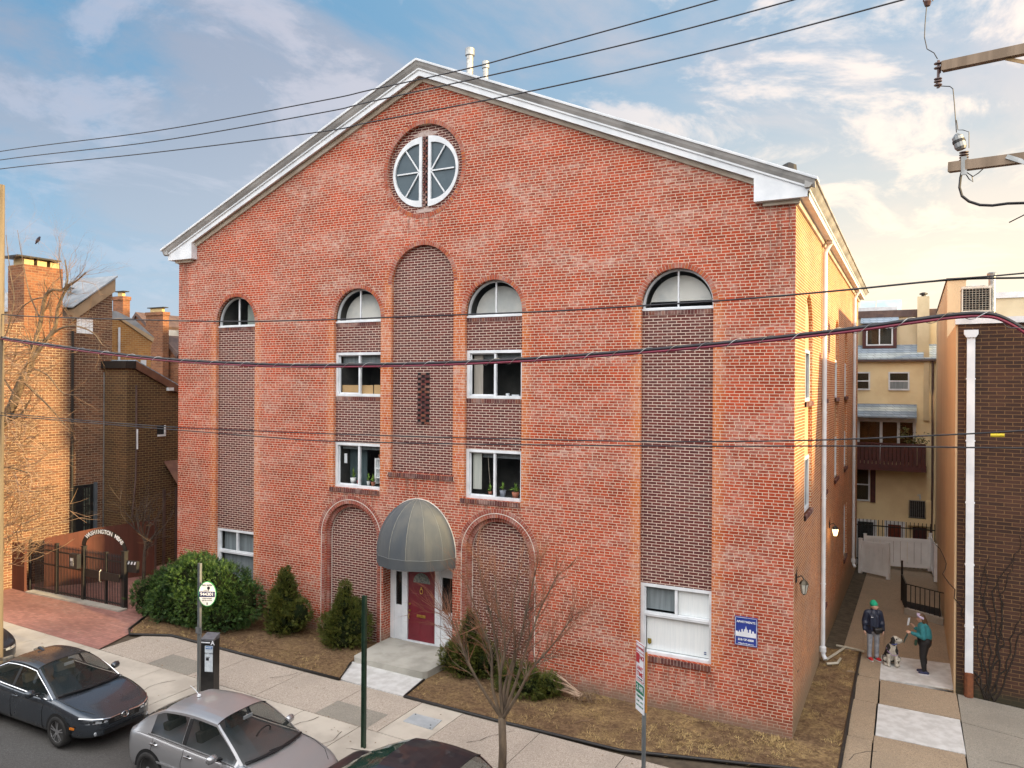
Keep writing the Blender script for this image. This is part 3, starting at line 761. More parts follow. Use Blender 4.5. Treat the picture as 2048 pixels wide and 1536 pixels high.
# side-wall bays: pale panels and white windows
m_stucco = plain('peach_stucco', (.55, .40, .25), (.48, .34, .2), 2.2, bump=.1)
for i, yc in enumerate(SB):
    for a, b_ in ((8.28, 9.7), (5.74, 7.05)): MB().box(-.12, -.09, yc - .72, yc + .72, a, b_).build('side_bay_panel', m_stucco, B)
def side_window(y0, y1, a, b_, rail):
    fr = MB(); fr.box(-.14, -.06, y0, y0 + .08, a, b_); fr.box(-.14, -.06, y1 - .08, y1, a, b_); fr.box(-.14, -.06, y0 + .08, y1 - .08, b_ - .08, b_); fr.box(-.14, -.05, y0 + .08, y1 - .08, a, a + .08)
    if rail: fr.box(-.13, -.07, y0 + .08, y1 - .08, (a + b_) / 2, (a + b_) / 2 + .06)
    else: fr.box(-.13, -.07, (y0 + y1) / 2 - .03, (y0 + y1) / 2 + .03, a + .08, b_ - .08)
    fo = fr.build('side_window', m_frame, B)
    MB().box(-.115, -.11, y0 + .05, y1 - .05, a + .05, b_ - .05).build('pane', m_glassd, fo)
    ss = MB()
    n = int((y1 - y0 + .1) / .072)
    for k in range(n): ss.box(-.1, .045, y0 - .05 + k * .072, y0 - .05 + k * .072 + .06, a - .11, a)
    ss.box(-.1, .038, y0 - .05, y0 - .05 + n * .072 - .014, a - .105, a - .005, 1)
    ss.build('brick_sill', [m_sill, m_mortar], B)
for yc in SB:
    for a, b_ in ((7.05, 8.28), (4.45, 5.74)): side_window(yc - .71, yc + .71, a, b_, False)
side_window(5.5, 6.9, 1.22, 2.9, True); side_window(13.2, 14.6, 1.15, 3.1, True)
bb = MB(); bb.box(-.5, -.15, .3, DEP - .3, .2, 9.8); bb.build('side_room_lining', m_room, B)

# cornice
def rake(name, prof, m, x_out=.45):
    for sgn in (1, -1):
        r = MB()
        rows = []
        for x in (MID, MID + sgn * (9.37 + x_out)):
            rows.append([(x, y, APEX - SLP * abs(x - MID) + dz) for y, dz in prof])
        k = len(prof)
        r.add(rows[0] + rows[1], [(j, (j + 1) % k, (j + 1) % k + k, j + k) for j in range(k)] + [tuple(range(k)), tuple(range(2 * k - 1, k - 1, -1))])
        r.build(name, m, B)
rake('bed_moulding', [(.02, 0), (-.055, 0), (-.085, .07), (-.085, .115), (.02, .115)], m_cream, 0.0)
rake('soffit', [(.02, .118), (-.20, .118), (-.20, .15), (.02, .15)], m_soffit, .22)
rake('fascia', [(-.16, .152), (-.16, .105), (-.215, .105), (-.215, .24), (-.25, .255), (-.25, .295), (-.16, .295)], m_white, .25)
rake('crown_moulding', [(-.16, .297), (-.252, .297), (-.30, .37), (-.335, .455), (-.16, .455)], m_greytrim, .40)
rake('drip_edge', [(.02, .457), (-.36, .457), (-.365, .49), (-.365, .515), (.02, .515)], m_white, .45)
for sgn, xe in ((1, .25), (-1, -WID - .25)):
    xi = -.82 if sgn > 0 else -WID + .82
    MB().prism([(xi, 11.30), (xe, 11.30), (xe, zr(xe) + .23), (xi, zr(xi) + .14)], fxz, -.218, .02).build('cornice_return', m_white, B)
for xi, xe in ((-.66, .085), (-WID - .085, -WID + .66)): MB().prism([(xi, 11.22), (xe, 11.22), (xe, 11.298), (xi, 11.298)], fxz, -.085, .0).build('return_moulding', m_cream, B)
def eave(name, prof, m, y0, y1=DEP + .2):
    for sgn in (1, -1):
        pr = [(x if sgn > 0 else -WID - x, z) for x, z in prof]
        MB().prism(pr, lambda p, a: (p[0], a, p[1]), y0, y1).build(name, m, B)
eave('eave_moulding', [(0, 11.2), (.055, 11.2), (.085, 11.27), (.085, 11.305), (0, 11.305)], m_cream, 0)
eave('eave_soffit', [(0, 11.31), (.22, 11.31), (.22, 11.335), (0, 11.335)], m_white, -.2)
eave('eave_fascia', [(.20, 11.337), (.20, 11.302), (.25, 11.302), (.25, 11.42), (.285, 11.43), (.285, 11.47), (.20, 11.47)], m_white, -.22)
eave('gutter', [(.20, 11.472), (.29, 11.472), (.34, 11.52), (.40, 11.60), (.43, 11.60), (.43, 11.64), (.20, 11.64)], m_greytrim, -.3)
rf = MB()
rf.grid([[(x, y, zr(x) + .50 - (.02 if x != MID else 0)) for y in (-.30, DEP + .25)] for x in (.42, MID, -WID - .42)])
rf.build('roof', m_roof, B)

# awning
aw = MB(); xc, z0, a_, p_, h_ = -9.42, 2.93, 1.16, .98, 1.42
GO = 7
def awp(th, ph): 
    g_ = th / math.pi * GO; k = math.floor(min(g_, GO - 1e-6)); fr_ = g_ - k
    sag = 1 - .035 * math.sin(math.pi * fr_) * math.cos(ph)
    return (xc - a_ * math.cos(th) * math.cos(ph) * sag, -.012 - p_ * math.sin(th) * math.cos(ph) * sag, z0 + h_ * math.sin(ph))
NTH = GO * 6
aw.grid([[awp(math.pi * j / NTH, math.pi / 2 * i / 12) for j in range(NTH + 1)] for i in range(13)])
m_awn = plain('awning_canvas', (.062, .073, .084), (.082, .090, .095), 1.4, rough=.85, det=6, stretch=(2.6, 2.6, .5), bump=.03)
ao = aw.build('awning', m_awn, B, smooth=True)
va = MB(); va.grid([[awp(math.pi * j / NTH, 0)[:2] + (z,) for j in range(NTH + 1)] for z in (z0 - .27, z0 - .002)])
va.build('valance', plain('valance_canvas', (.050, .060, .070), (.064, .072, .079), 1.5, rough=.75), ao, smooth=True)
sm = MB()
for k in range(GO + 1):
    th = math.pi * k / GO
    sm.tube([Vector(awp(th, math.pi / 2 * i / 10)) * 1 for i in range(11)], .006, 5)
sm.tube([awp(math.pi * j / NTH, 0) for j in range(NTH + 1)], .008, 5)
sm.build('awning_seam', plain('seam_tape', (.14, .155, .16)), ao)
sm = MB(); sm.tube([(xc - (a_ + .012) * math.cos(math.pi * j / 30), -.02, z0 + (h_ + .012) * math.sin(math.pi * j / 30)) for j in range(31)], .013, 5)
sm.build('awning_edge', m_caulk, ao)

# entrance
ds = MB()
Y0 = .34
ds.box(-10.58, -10.44, Y0, Y0 + .1, .40, 3.0); ds.box(-10.17, -10.0, Y0 - .02, Y0 + .1, .40, 3.0); ds.box(-9.11, -8.94, Y0 - .02, Y0 + .1, .40, 3.0); ds.box(-8.52, -8.36, Y0, Y0 + .1, .40, 3.0)
ds.box(-10.0, -9.11, Y0 - .02, Y0 + .1, 2.42, 3.0); ds.box(-10.44, -10.17, Y0, Y0 + .1, 2.26, 3.0); ds.box(-8.94, -8.52, Y0, Y0 + .1, 2.26, 3.0)
for xl, xr in ((-10.44, -10.17), (-8.94, -8.52)):
    ds.box(xl, xr, Y0 + .015, Y0 + .1, .40, 1.34); ds.box(xl + .05, xr - .05, Y0 + .004, Y0 + .016, .55, 1.15)
    ds.box(xl, xl + .035, Y0 + .015, Y0 + .1, 1.34, 2.26); ds.box(xr - .035, xr, Y0 + .015, Y0 + .1, 1.34, 2.26)
ds.build('door_surround', m_white, B, bevel=.006)
for q in ((-10.405, -10.205), (-8.905, -8.555)): MB().box(*q, Y0 + .04, Y0 + .045, 1.34, 2.26).build('sidelight', m_glassd, B)
gl = MB(); gl.box(-10.5, -8.4, Y0 + .09, Y0 + .1, .4, 2.9); gl.build('hall_lining', plain('hall', (.10, .08, .05)), B)
m_door = plain('maroon_door', (.17, .014, .026), (.135, .012, .022), 1.6, rough=.38, coat=.2)
dr = MB(); dr.box(-9.995, -9.115, Y0 + .02, Y0 + .06, .44, 2.42)
for (x0, x1, q0, q1) in ((-9.9, -9.6, .58, 1.05), (-9.51, -9.21, .58, 1.05), (-9.9, -9.6, 1.2, 1.72), (-9.51, -9.21, 1.2, 1.72)):
    dr.box(x0, x1, Y0 + .010, Y0 + .021, q0, q1)
do = dr.build('front_door', m_door, B, bevel=.006)
MB().box(-9.995, -9.115, Y0 - .03, Y0 + .06, .405, .44).build('threshold', m_white, B)
fan = circ(-9.555, 2.02, .27, 18, 0, math.pi)
MB().prism(fan, fxz, Y0 + .012, Y0 + .022).build('fanlight', plain('leaded_glass', (.22, .25, .23), (.10, .12, .12), 18, rough=.15), do)
m_brass = plain('brass', (.62, .42, .12), (.45, .28, .07), 12, rough=.3, metal=.9)
k = MB()
k.tube([(-9.555 + .045 * math.cos(a * .3925), Y0 + .0, 1.80 + .065 * math.sin(a * .3925)) for a in range(17)], .010, 6); k.box(-9.575, -9.535, Y0 - .005, Y0 + .015, 1.86, 1.92)
k.build('door_knocker', m_brass, do)
MB().box(-9.70, -9.42, Y0 - .004, Y0 + .02, 1.09, 1.16).build('mail_slot', m_brass, do, bevel=.004)
for z in (1.24, 1.42):
    k = MB(); k.lathe([(.0, 0), (.03, .0), (.034, .02), (.02, .045), (0, .05)], (0, 0, 0), 10)
    k.v = [(-9.93 + p[0], Y0 + .02 - p[2], z + p[1]) for p in k.v]; k.build('door_lock', m_brass, do)
k = MB()
k.tube([(-9.93, Y0 - .02, 1.02), (-9.93, Y0 - .05, 1.08), (-9.93, Y0 - .02, 1.16)], .012, 6)
k.build('door_handle', m_brass, do)

# downspouts
def downspout(y, r=.058):
    d = MB()
    d.tube([(.26, y, 11.30), (.18, y, 11.18), (.085, y, 11.0), (.085, y, .35), (.10, y - .02, .22), (.16, y - .08, .12)], r, 10)
    d.lathe([(r + .03, 0), (r + .03, .12), (r, .16)], (.085, y, .30), 10)
    for z in (2.1, 4.4, 6.7, 9.0): d.lathe([(r + .01, 0), (r + .012, .03)], (.085, y, z), 10)
    d.build('downspout', m_white, B, smooth=False)
downspout(5.2); downspout(17.1)
bx = MB(); bx.box(.12, .27, 5.05, 5.35, 11.22, 11.33); bx.build('downspout_outlet', m_cream, B)
# roof pipes
for (px, pt, pb, yy, r) in ((940, 97, 162, 3.2, .105), (971.5, 123, 172, 4.2, .085)):
    q = at(px, pt, yy)
    t = MB(); t.lathe([(r, -1.3), (r, -.34), (r * 1.05, -.33), (r * 1.05, -.30), (r, -.29), (r, -.22)], q, 14); po = t.build('roof_pipe', m_steel, B, smooth=False)
    t = MB(); t.lathe([(r * 1.0, -.24), (r * 1.4, -.22), (r * 1.4, -.02), (r * 1.25, 0), (0, .0)], q, 14); t.build('pipe_cap', m_galv, po)
q = at(1578, 331, 6.0); MB().lathe([(.22, -.2), (.2, 0), (.05, .08), (0, .08)], q, 8).build('roof_vent', m_black, B)

# wall lanterns
m_lampglass = plain('lantern_glass', (.55, .55, .48), (.45, .45, .4), 8, rough=.2)
m_lamplit = emit('lit_lantern_glass', (1.0, .78, .38), 2.2)
def lantern(y, z, lit, lab):
    t = thing('wall_lantern', lab, 'wall lamp', (0, y, z), 'carriage lanterns on the side wall')
    k = MB(); k.box(0, .03, y - .05, y + .05, z + .02, z + .2); k.tube([(.02, y, z + .12), (.12, y, z + .17), (.17, y, z + .10)], .013, 6); k.tube([(.02, y, z + .2), (.03, y, z + .36)], [.012, .004], 6); k.build('bracket', m_black, t)
    MB().lathe([(.045, -.20), (.085, -.02), (.085, 0)], (.17, y, z), 6).build('lantern_glass', m_lamplit if lit else m_lampglass, t)
    k = MB(); k.lathe([(.10, 0), (.06, .07), (.02, .10), (0, .11)], (.17, y, z), 6); k.lathe([(0, -.24), (.03, -.22), (.05, -.20)], (.17, y, z), 6)
    for i in range(6):
        a = math.pi / 3 * i; k.tube([(.17 + .088 * math.cos(a), y + .088 * math.sin(a), z), (.17 + .048 * math.cos(a), y + .048 * math.sin(a), z - .2)], .006, 4)
    k.build('lantern_cap', m_black if lit else plain('bronze', (.10, .085, .06), rough=.4, metal=.6), t)
    if lit:
        l = bpy.data.lights.new('lantern_bulb', 'POINT'); l.energy = 4; l.color = (1, .66, .3); l.shadow_soft_size = .05
        lo = bpy.data.objects.new('lantern_bulb', l); COL.objects.link(lo); lo.parent = t; lo.location = (.30, 0, -.1)
q = at(1606, 1168, .15, (1, 0, 0)); lantern(q.y, q.z, False, 'unlit bronze lantern near the front corner of the sunlit side wall')
q = at(1669, 1058, .15, (1, 0, 0)); lantern(q.y, q.z, True, 'lit brass lantern glowing warm further back on the side wall')

# stoop
q = [gnd(769, 1289), gnd(718.6, 1333), gnd(852, 1357), gnd(887, 1306)]
sp = MB(); zt = .405
pl = [(-10.64, .34), (-10.60, -.02), (-10.52, -1.28), (-10.42, -1.38), (-8.36, -1.38), (-8.26, -1.28), (-8.20, -.02), (-8.3, .34)]
sp.prism(pl, lambda p, a: (p[0], p[1], a), .05, zt)
so = sp.build('front_step', plain('old_concrete', (.40, .385, .34), (.28, .27, .235), 1.6, rough=.9, det=8, bump=.4), None, bevel=.03)
tag(so, 'low weathered concrete step in front of the maroon door', 'step')

# sign
t = thing('apartments_sign', 'blue and white sign with skyline fixed to the brick corner of the building', 'sign', (-.955, 0, 2.145))
m_navy = plain('sign_blue', (.025, .045, .26), (.02, .04, .22), 3, rough=.35); m_signw = plain('sign_white', (.78, .80, .84), rough=.4)
X0, X1, Z0, Z1 = -1.19, -.72, 1.835, 2.455
MB().box(X0, X1, -.03, -.003, Z0, Z1).build('board', m_navy, t)
k = MB()
for b in ((X0 + .012, X1 - .012, Z1 - .022, Z1 - .014), (X0 + .012, X1 - .012, Z0 + .014, Z0 + .022), (X0 + .012, X0 + .02, Z0 + .014, Z1 - .014), (X1 - .02, X1 - .012, Z0 + .014, Z1 - .014)): k.box(b[0], b[1], -.033, -.0305, b[2], b[3])
k.build('border', m_signw, t)
sk = [(X0 + .025, 2.03), (X0 + .025, 2.14), (X0 + .06, 2.14), (X0 + .06, 2.12), (X0 + .085, 2.12), (X0 + .10, 2.17), (X0 + .115, 2.12), (X0 + .14, 2.12), (X0 + .14, 2.18), (X0 + .155, 2.195), (X0 + .17, 2.18), (X0 + .17, 2.14), (X0 + .195, 2.14), (X0 + .195, 2.19), (X0 + .215, 2.19), (X0 + .235, 2.265), (X0 + .255, 2.19), (X0 + .275, 2.19), (X0 + .275, 2.13), (X0 + .30, 2.13), (X0 + .30, 2.19), (X0 + .32, 2.205), (X0 + .34, 2.19), (X0 + .34, 2.12), (X0 + .365, 2.12), (X0 + .365, 2.16), (X0 + .385, 2.175), (X0 + .40, 2.16), (X0 + .40, 2.13), (X0 + .445, 2.13), (X0 + .445, 2.03)]
k = MB(); k.prism(sk, fxz, -.033, -.0305); k.build('skyline', m_signw, t)
xm = (X0 + X1) / 2
lettering('APARTMENTS', 'lettering', t, frame_xz(xm, -.0335, 2.345), .064, m_signw, bold=.0012)
lettering('215-636-0300', 'lettering', t, frame_xz(xm, -.0335, 1.965), .058, m_signw, bold=.003)
lettering('WilliamPennRealty.com', 'lettering', t, frame_xz(xm, -.0335, 1.885), .034, m_signw, bold=.001)

# ------------------------------------------------------------------ neighbouring houses
def pxpoly(mb, pts, P, n, m=0, th=None):
    q = [at(x, y, P, n) for x, y in pts]
    if th is None: return mb.add(q, [tuple(range(len(q)))], m)
    nn = Vector(th); k = len(q)
    vs = q + [p + nn for p in q]
    mb.add(vs, [tuple(range(k)), tuple(range(2 * k - 1, k - 1, -1))] + [(i, (i + 1) % k, (i + 1) % k + k, i + k) for i in range(k)], m); return mb
m_slate = brick('shingle', (.30, .36, .42), (.24, .30, .36), (.17, .21, .25), w=.3, h=.11, ms=.012, bumps=.3)
m_yellow = plain('yellow_stucco', (.84, .70, .43), (.76, .61, .36), 1.2, rough=.9, bump=.1)
m_creamw = plain('cream_stucco', (.62, .46, .28), (.55, .40, .24), .8, rough=.9, det=7, bump=.08, stretch=(1, 1, .35))
m_maroon = plain('maroon_wood', (.085, .022, .02), (.06, .018, .018), 5, rough=.6)
m_umber = plain('umber_trim', (.12, .075, .06), (.08, .05, .045), 4, rough=.7)
m_coping = plain('white_coping', (.66, .68, .70), (.52, .54, .56), 2.5, rough=.6)

# brown brick building on the right
t = thing('brown_brick_building', 'dark brown brick building with white coping and a white downspout on the right', 'building', (6, 5, -.2))
yb = lambda x: 4.80 - (x - 3.17) * .085
b = MB(); b.prism([(3.17, yb(3.17)), (16, yb(16)), (16, 10.5), (3.17, 10.5)], lambda p, a: (p[0], p[1], a), -.8, 8.95); b.build('wall', m_ext, t)
b = MB(); b.prism([(3.10, yb(3.17) - .06), (16.05, yb(16) - .06), (16.05, yb(16) + .3), (3.10, yb(3.17) + .3)], lambda p, a: (p[0], p[1], a), 8.953, 9.10); b.build('coping', m_coping, t)
b = MB(); b.box(3.165, 16, 5.2, 10.45, 8.953, 8.99); b.build('flat_roof', m_roof, t)
d = MB(); xd = 3.43; yd = yb(xd) - .075
d.box(xd - .085, xd + .085, yd - .055, yd + .06, .50, 8.62)
for z in (1.6, 3.1, 4.6, 6.1, 7.6): d.box(xd - .10, xd + .10, yd - .058, yd + .062, z, z + .035)
d.prism([(xd - .10, 8.62), (xd - .15, 8.70), (xd - .15, 8.80), (xd + .15, 8.80), (xd + .15, 8.70), (xd + .10, 8.62)], fxz, yd - .09, yd + .06)
d.build('downspout', m_white, t)
d = MB(); d.lathe([(.105, -.35), (.10, .50), (.085, .51)], (xd, yd, 0), 10); d.build('rusted_pipe', plain('rust', (.22, .075, .03), (.13, .05, .025), 9, rough=.85), t)
vn = thing('dead_vine', 'leafless dead vine climbing the dark brown brick wall', 'vine', (4.0, 4.7, -.1))
v = MB(); random.seed(21)
for k in range(9):
    x = 3.85 + random.uniform(-.12, .12); z = -.1; pts = []
    for i in range(random.randint(10, 22)):
        pts.append((x, yb(x) - .015, z)); x += random.gauss(.012 * (k - 3), .06); z += random.uniform(.12, .26)
    v.tube(pts, [.020 * (1 - .75 * i / len(pts)) for i in range(len(pts))], 4)
v.build('stems', plain('vine_bark', (.03, .02, .016), (.018, .014, .01), 8, rough=.9), vn)
# cream stucco building behind it
t = thing('cream_building', 'cream stucco building with tall party wall beside the narrow walk', 'building', (5, 12, -.3))
b = MB(); b.box(3.12, 3.165, 4.85, 10.46, -1.5, 8.95); b.build('lower_wall', m_creamw, t)
b = MB(); b.box(3.12, 3.62, 10.5, 22.6, -1.5, 10.75); b.build('party_wall', m_creamw, t)
b = MB(); b.box(3.09, 3.65, 10.45, 22.65, 10.753, 10.80); b.build('wall_cap', m_umber, t)
b = MB(); b.box(3.63, 14, 10.55, 22, 8.9, 10.12); b.build('upper_storey', plain('pale_cream', (.60, .52, .36), (.54, .46, .31), 1.4, rough=.9), t)
b = MB(); b.box(3.64, 14.05, 10.50, 22, 10.123, 10.30); b.build('parapet', m_coping, t)
# condenser and pipes on the roof
t = thing('air_conditioner', 'square air conditioning condenser with wire grille on the brown building roof', 'air conditioner', (3.7, 7.3, 8.99))
b = MB(); b.box(3.33, 4.02, 7.0, 7.66, 9.42, 9.47); b.box(3.33, 4.02, 7.0, 7.66, 10.06, 10.12)
for x in (3.34, 3.985): 
    for y in (7.01, 7.62): b.box(x, x + .03, y, y + .03, 8.99, 10.06)
b.build('casing', m_cream, t)
b = MB(); b.box(3.37, 3.98, 7.04, 7.62, 9.47, 10.06); b.build('coil', m_dark, t)
b = MB()
for i in range(9): b.box(3.36 + i * .076, 3.368 + i * .076, 7.015, 7.03, 9.47, 10.06); b.box(3.345, 3.36, 7.05 + i * .068, 7.058 + i * .068, 9.47, 10.06)
for i in range(10): b.box(3.36, 3.99, 7.014, 7.029, 9.50 + i * .06, 9.507 + i * .06); b.box(3.344, 3.359, 7.04, 7.62, 9.50 + i * .06, 9.507 + i * .06)
b.build('grille', plain('grille_wire', (.42, .38, .31)), t)
b = MB(); b.lathe([(.28, 0), (.26, .03), (0, .035)], (3.67, 7.33, 10.12), 16); b.build('fan_cover', m_galv, t)
t = thing('roof_flue', 'grey metal flue pipe standing behind the roof condenser', 'flue', (4.05, 7.2, 8.99))
b = MB(); b.lathe([(.085, 0), (.085, 1.42)], (4.05, 7.2, 8.99), 12); b.build('pipe', m_galv, t)
b = MB(); b.lathe([(.115, 1.40), (.125, 1.47), (.09, 1.50), (0, 1.5)], (4.05, 7.2, 8.99), 12); b.build('pipe_cap', m_galv, t)

# yellow stucco house closing the walk
YH = 23.0
t = thing('yellow_house', 'yellow stucco rear house with maroon balcony and grey shingle roof', 'house', (0, 23.5, -1.1))
b = MB(); b.box(-6, 9, YH, YH + .3, -1.3, 8.70); b.build('wall', m_yellow, t)
b = MB(); b.prism([(YH - .15, 8.66), (YH - .15, 8.75), (YH + .75, 9.45), (YH + .75, 9.36)], lambda p, a: (a, p[0], p[1]), -6, 9); b.build('shingle_skirt', m_slate, t)
b = MB(); b.box(-6, 9, YH - .2, YH - .12, 8.60, 8.68); b.build('gutter', m_umber, t)
b = MB(); b.box(-6, 9, YH + .70, YH + .9, 9.3, 10.72); b.build('upper_wall', plain('pale_stucco', (.60, .50, .33), (.54, .44, .28), 1.3, rough=.9), t)
b = MB(); b.box(-6, 9, YH + .62, YH + .9, 10.723, 11.05); b.build('roof_fascia', m_umber, t)
f = MB(); y0 = YH + .45
f.box(.03, .17, y0, y0 + .3, 9.25, 10.4); f.box(1.36, 1.5, y0, y0 + .3, 9.25, 10.4); f.box(.17, 1.36, y0, y0 + .3, 10.27, 10.4); f.box(.17, 1.36, y0, y0 + .3, 9.25, 9.36)
fo = f.build('dormer_window', m_maroon, t)
f = MB(); f.box(.19, .25, y0 + .03, y0 + .12, 9.38, 10.25); f.box(1.28, 1.34, y0 + .03, y0 + .12, 9.38, 10.25); f.box(.25, 1.28, y0 + .03, y0 + .12, 9.38, 9.44); f.box(.25, 1.28, y0 + .03, y0 + .12, 10.19, 10.25); f.box(.74, .79, y0 + .03, y0 + .12, 9.44, 10.19)
f.build('sash', m_frame, fo); MB().box(.24, 1.29, y0 + .08, y0 + .09, 9.42, 10.2).build('pane', m_glassd, fo)
b = MB(); b.prism([(YH + .3, 10.42), (YH + .3, 10.47), (YH + .66, 10.73), (YH + .66, 10.68)], lambda p, a: (a, p[0], p[1]), -.05, 1.58); b.build('dormer_roof', m_slate, t)
for k, (x0, x1, z0, z1) in enumerate(((-.12, .55, 11.3, 11.62), (.60, 1.68, 11.32, 11.64))):
    b = MB(); b.prism([(YH + 1.0, z0 - .28), (YH + 1.0, z0 - .24), (YH + 1.6, z1), (YH + 1.6, z1 - .04)], lambda p, a: (a, p[0], p[1]), x0, x1); b.build('skylight', plain('skylight_glass', (.32, .42, .47), (.4, .5, .55), 1.5, rough=.2), t)
b = MB(); b.box(-.2, 1.5, YH + .95, YH + 1.5, 11.05, 11.25); b.build('skylight_kerb', m_coping, t)
b = MB(); b.box(2.35, 2.84, YH + .2, YH + .62, 9.0, 11.6); b.box(2.62, 2.84, YH - .12, YH + .1, 5.9, 9.1); b.build('chimney', plain('chimney_stucco', (.60, .50, .32), (.52, .43, .27), 1.4, rough=.9), t)
b = MB(); b.lathe([(.09, 0), (.09, .08), (.17, .10), (.17, .16), (.06, .2), (0, .2)], (2.6, YH + .4, 11.6), 10); b.build('chimney_cowl', m_black, t)
def hung(x0, x1, z0, z1, y=YH, m=m_frame):
    f = MB(); f.box(x0, x0 + .07, y - .05, y + .02, z0, z1); f.box(x1 - .07, x1, y - .05, y + .02, z0, z1); f.box(x0 + .07, x1 - .07, y - .05, y + .02, z1 - .07, z1); f.box(x0 + .07, x1 - .07, y - .06, y + .02, z0, z0 + .07); f.box(x0 + .07, x1 - .07, y - .045, y + .02, (z0 + z1) / 2 - .03, (z0 + z1) / 2 + .03)
    fo = f.build('window', m, t); MB().box(x0 + .05, x1 - .05, y - .03, y - .022, z0 + .05, z1 - .05).build('pane', m_glassd, fo); return fo
hung(-.35, .40, 7.26, 8.12); fo = hung(1.17, 2.05, 7.26, 8.12); MB().box(1.24, 1.98, YH - .04, YH - .032, 7.33, 7.68).build('blind', m_blindg, fo)
b = MB(); b.prism([(YH - .75, 6.0), (YH - .75, 6.06), (YH + .0, 6.62), (YH + .0, 6.56)], lambda p, a: (a, p[0], p[1]), -1.5, 2.35); b.build('canopy_roof', m_slate, t)
f = MB(); y0 = YH - .06
f.box(-1.4, 2.35, y0, y0 + .05, 5.78, 6.0)
for x in (-.15, .82, 1.55, 2.2): f.box(x, x + .12, y0, y0 + .05, 3.95, 5.78)
fo = f.build('glazed_door', m_frame, t)
MB().box(-.10, 2.25, y0 + .02, y0 + .03, 3.95, 5.8).build('pane', glass('warm_glass', (.10, .045, .015), see=.2), fo)
b = MB(); b.box(-2, 2.75, YH - 1.0, YH - .0, 3.72, 3.80); b.box(-2, 2.75, YH - 1.02, YH - .92, 3.60, 3.86); 
for i in range(26):
    x = -1.6 + i * .166; b.box(x, x + .145, YH - 1.0, YH - .965, 3.86, 4.78)
b.box(-2, 2.72, YH - 1.03, YH - .94, 4.785, 4.86); b.box(2.66, 2.72, YH - .96, YH - .0, 3.86, 4.78)
b.build('balcony', m_maroon, t)
hung(-.3, .42, 2.02, 3.58); b = MB(); b.box(.44, .66, YH - .06, YH, 1.98, 3.66); b.build('shutter', m_maroon, t)
b = MB(); b.box(-.4, .72, YH - .03, YH, -1.1, 1.16); do = b.build('door_frame', m_frame, t); MB().box(-.1, .58, YH - .05, YH - .032, -1.1, 1.05).build('door_glass', m_glassd, do)
b = MB(); b.box(1.05, 1.90, YH - .04, YH, -1.1, 1.18); do = b.build('door_frame', m_frame, t); MB().box(1.20, 1.74, YH - .06, YH - .042, -1.0, 1.02).build('door', plain('red_brown_door', (.16, .03, .015), (.1, .02, .012), 7, rough=.4), do)
b = MB(); b.box(2.22, 2.76, YH - .04, YH, -1.1, .98); b.build('door', m_maroon, t)
b = MB(); b.box(2.03, 2.95, YH - .35, YH, 1.10, 1.42); b.box(2.75, 2.95, YH - .35, YH, 1.42, 2.25); b.build('stucco_bracket', m_yellow, t)
b = MB()
for i in range(9): b.box(2.05 + i * .08, 2.065 + i * .08, YH - .36, YH - .34, 1.45, 2.25)
for z in (1.47, 2.23): b.box(2.05, 2.72, YH - .36, YH - .34, z, z + .02)
b.build('window_cage', m_galv, t); MB().box(2.08, 2.7, YH - .3, YH - .02, 1.44, 2.2).build('wall_condenser', m_dark, t)
MB().tube([(2.4, YH - .1, 2.45), (2.5, YH - .1, 2.5), (2.52, YH - .1, 2.28)], .035, 8).build('drain_elbow', m_frame, t)
MB().tube([(2.98, YH - .1, 8.6), (3.0, YH - .1, 3.0), (2.95, YH - .1, -.2)], .05, 8).build('drain_pipe', m_umber, t)
for i in range(3):
    x = 1.85 + i * .33
    p = thing('balcony_plant', ('tall green plant on the maroon balcony', 'middle low plant on the maroon balcony rail', 'small dry plant at the balcony corner')[i], 'plant', (x, YH - .7, 3.8), 'plants on the balcony')
    MB().lathe([(.09, 0), (.13, .9)], (x, YH - .7, 3.8), 8).build('pot', m_terra, p)
    lf = MB()
    for k in range(70):
        c = Vector((x + random.gauss(0, .13), YH - .7 + random.gauss(0, .1), 4.95 + random.gauss(0, .16) + (.35 if i == 0 else 0))); a = Vector((random.gauss(0, 1), random.gauss(0, 1), random.gauss(0, 1))).normalized() * .07; b_ = a.orthogonal().normalized() * .03
        lf.add([c - a, c + b_, c + a, c - b_], [(0, 1, 2, 3)])
    lf.build('leaves', plain('balcony_leaf', (.07, .10, .02), (.15, .12, .04), 12, isl=.4), p)

# ground falls away gently behind the building
g2 = lambda x, y: at(x, y, .045 * 6.5, (0, .045, 1))
zg = lambda y: -.045 * (y - 6.5)
m_vinyl = plain('white_vinyl', (.82, .82, .82), (.74, .74, .74), 2, rough=.5)
def vinyl(name, lab, cat, a, b_, h, n, caps=True):
    a = Vector(a); b_ = Vector(b_); t = thing(name, lab, cat, a)
    d = (b_ - a); d.z = 0; L = d.length; u = d.normalized(); nrm = Vector((-u.y, u.x, 0)); up = Vector((0, 0, 1))
    def bx(s0, s1, z0, z1, th, nm, m=m_vinyl):
        k = MB(); k.obox(a + u * ((s0 + s1) / 2) + up * ((z0 + z1) / 2), u * (s1 - s0) / 2, nrm * th / 2, up * (z1 - z0) / 2); return k.build(nm, m, t)
    for s0 in (0, L - .12):
        po = bx(s0, s0 + .12, 0, h + .06, .12, 'post')
        k = MB(); k.obox(a + u * (s0 + .06) + up * (h + .075), u * .07, nrm * .07, up * .014); c = k.build('post_cap', m_vinyl, po)
    bx(.12, L - .12, h - .16, h, .06, 'rail'); bx(.12, L - .12, .10, .26, .06, 'rail')
    w = (L - .24) / n
    k = MB()
    for i in range(n): k.obox(a + u * (.12 + w * (i + .5)) + up * (h / 2 + .05), u * (w / 2 - .006), nrm * .012, up * (h / 2 - .2))
    k.build('board_panel', m_vinyl, t); return t
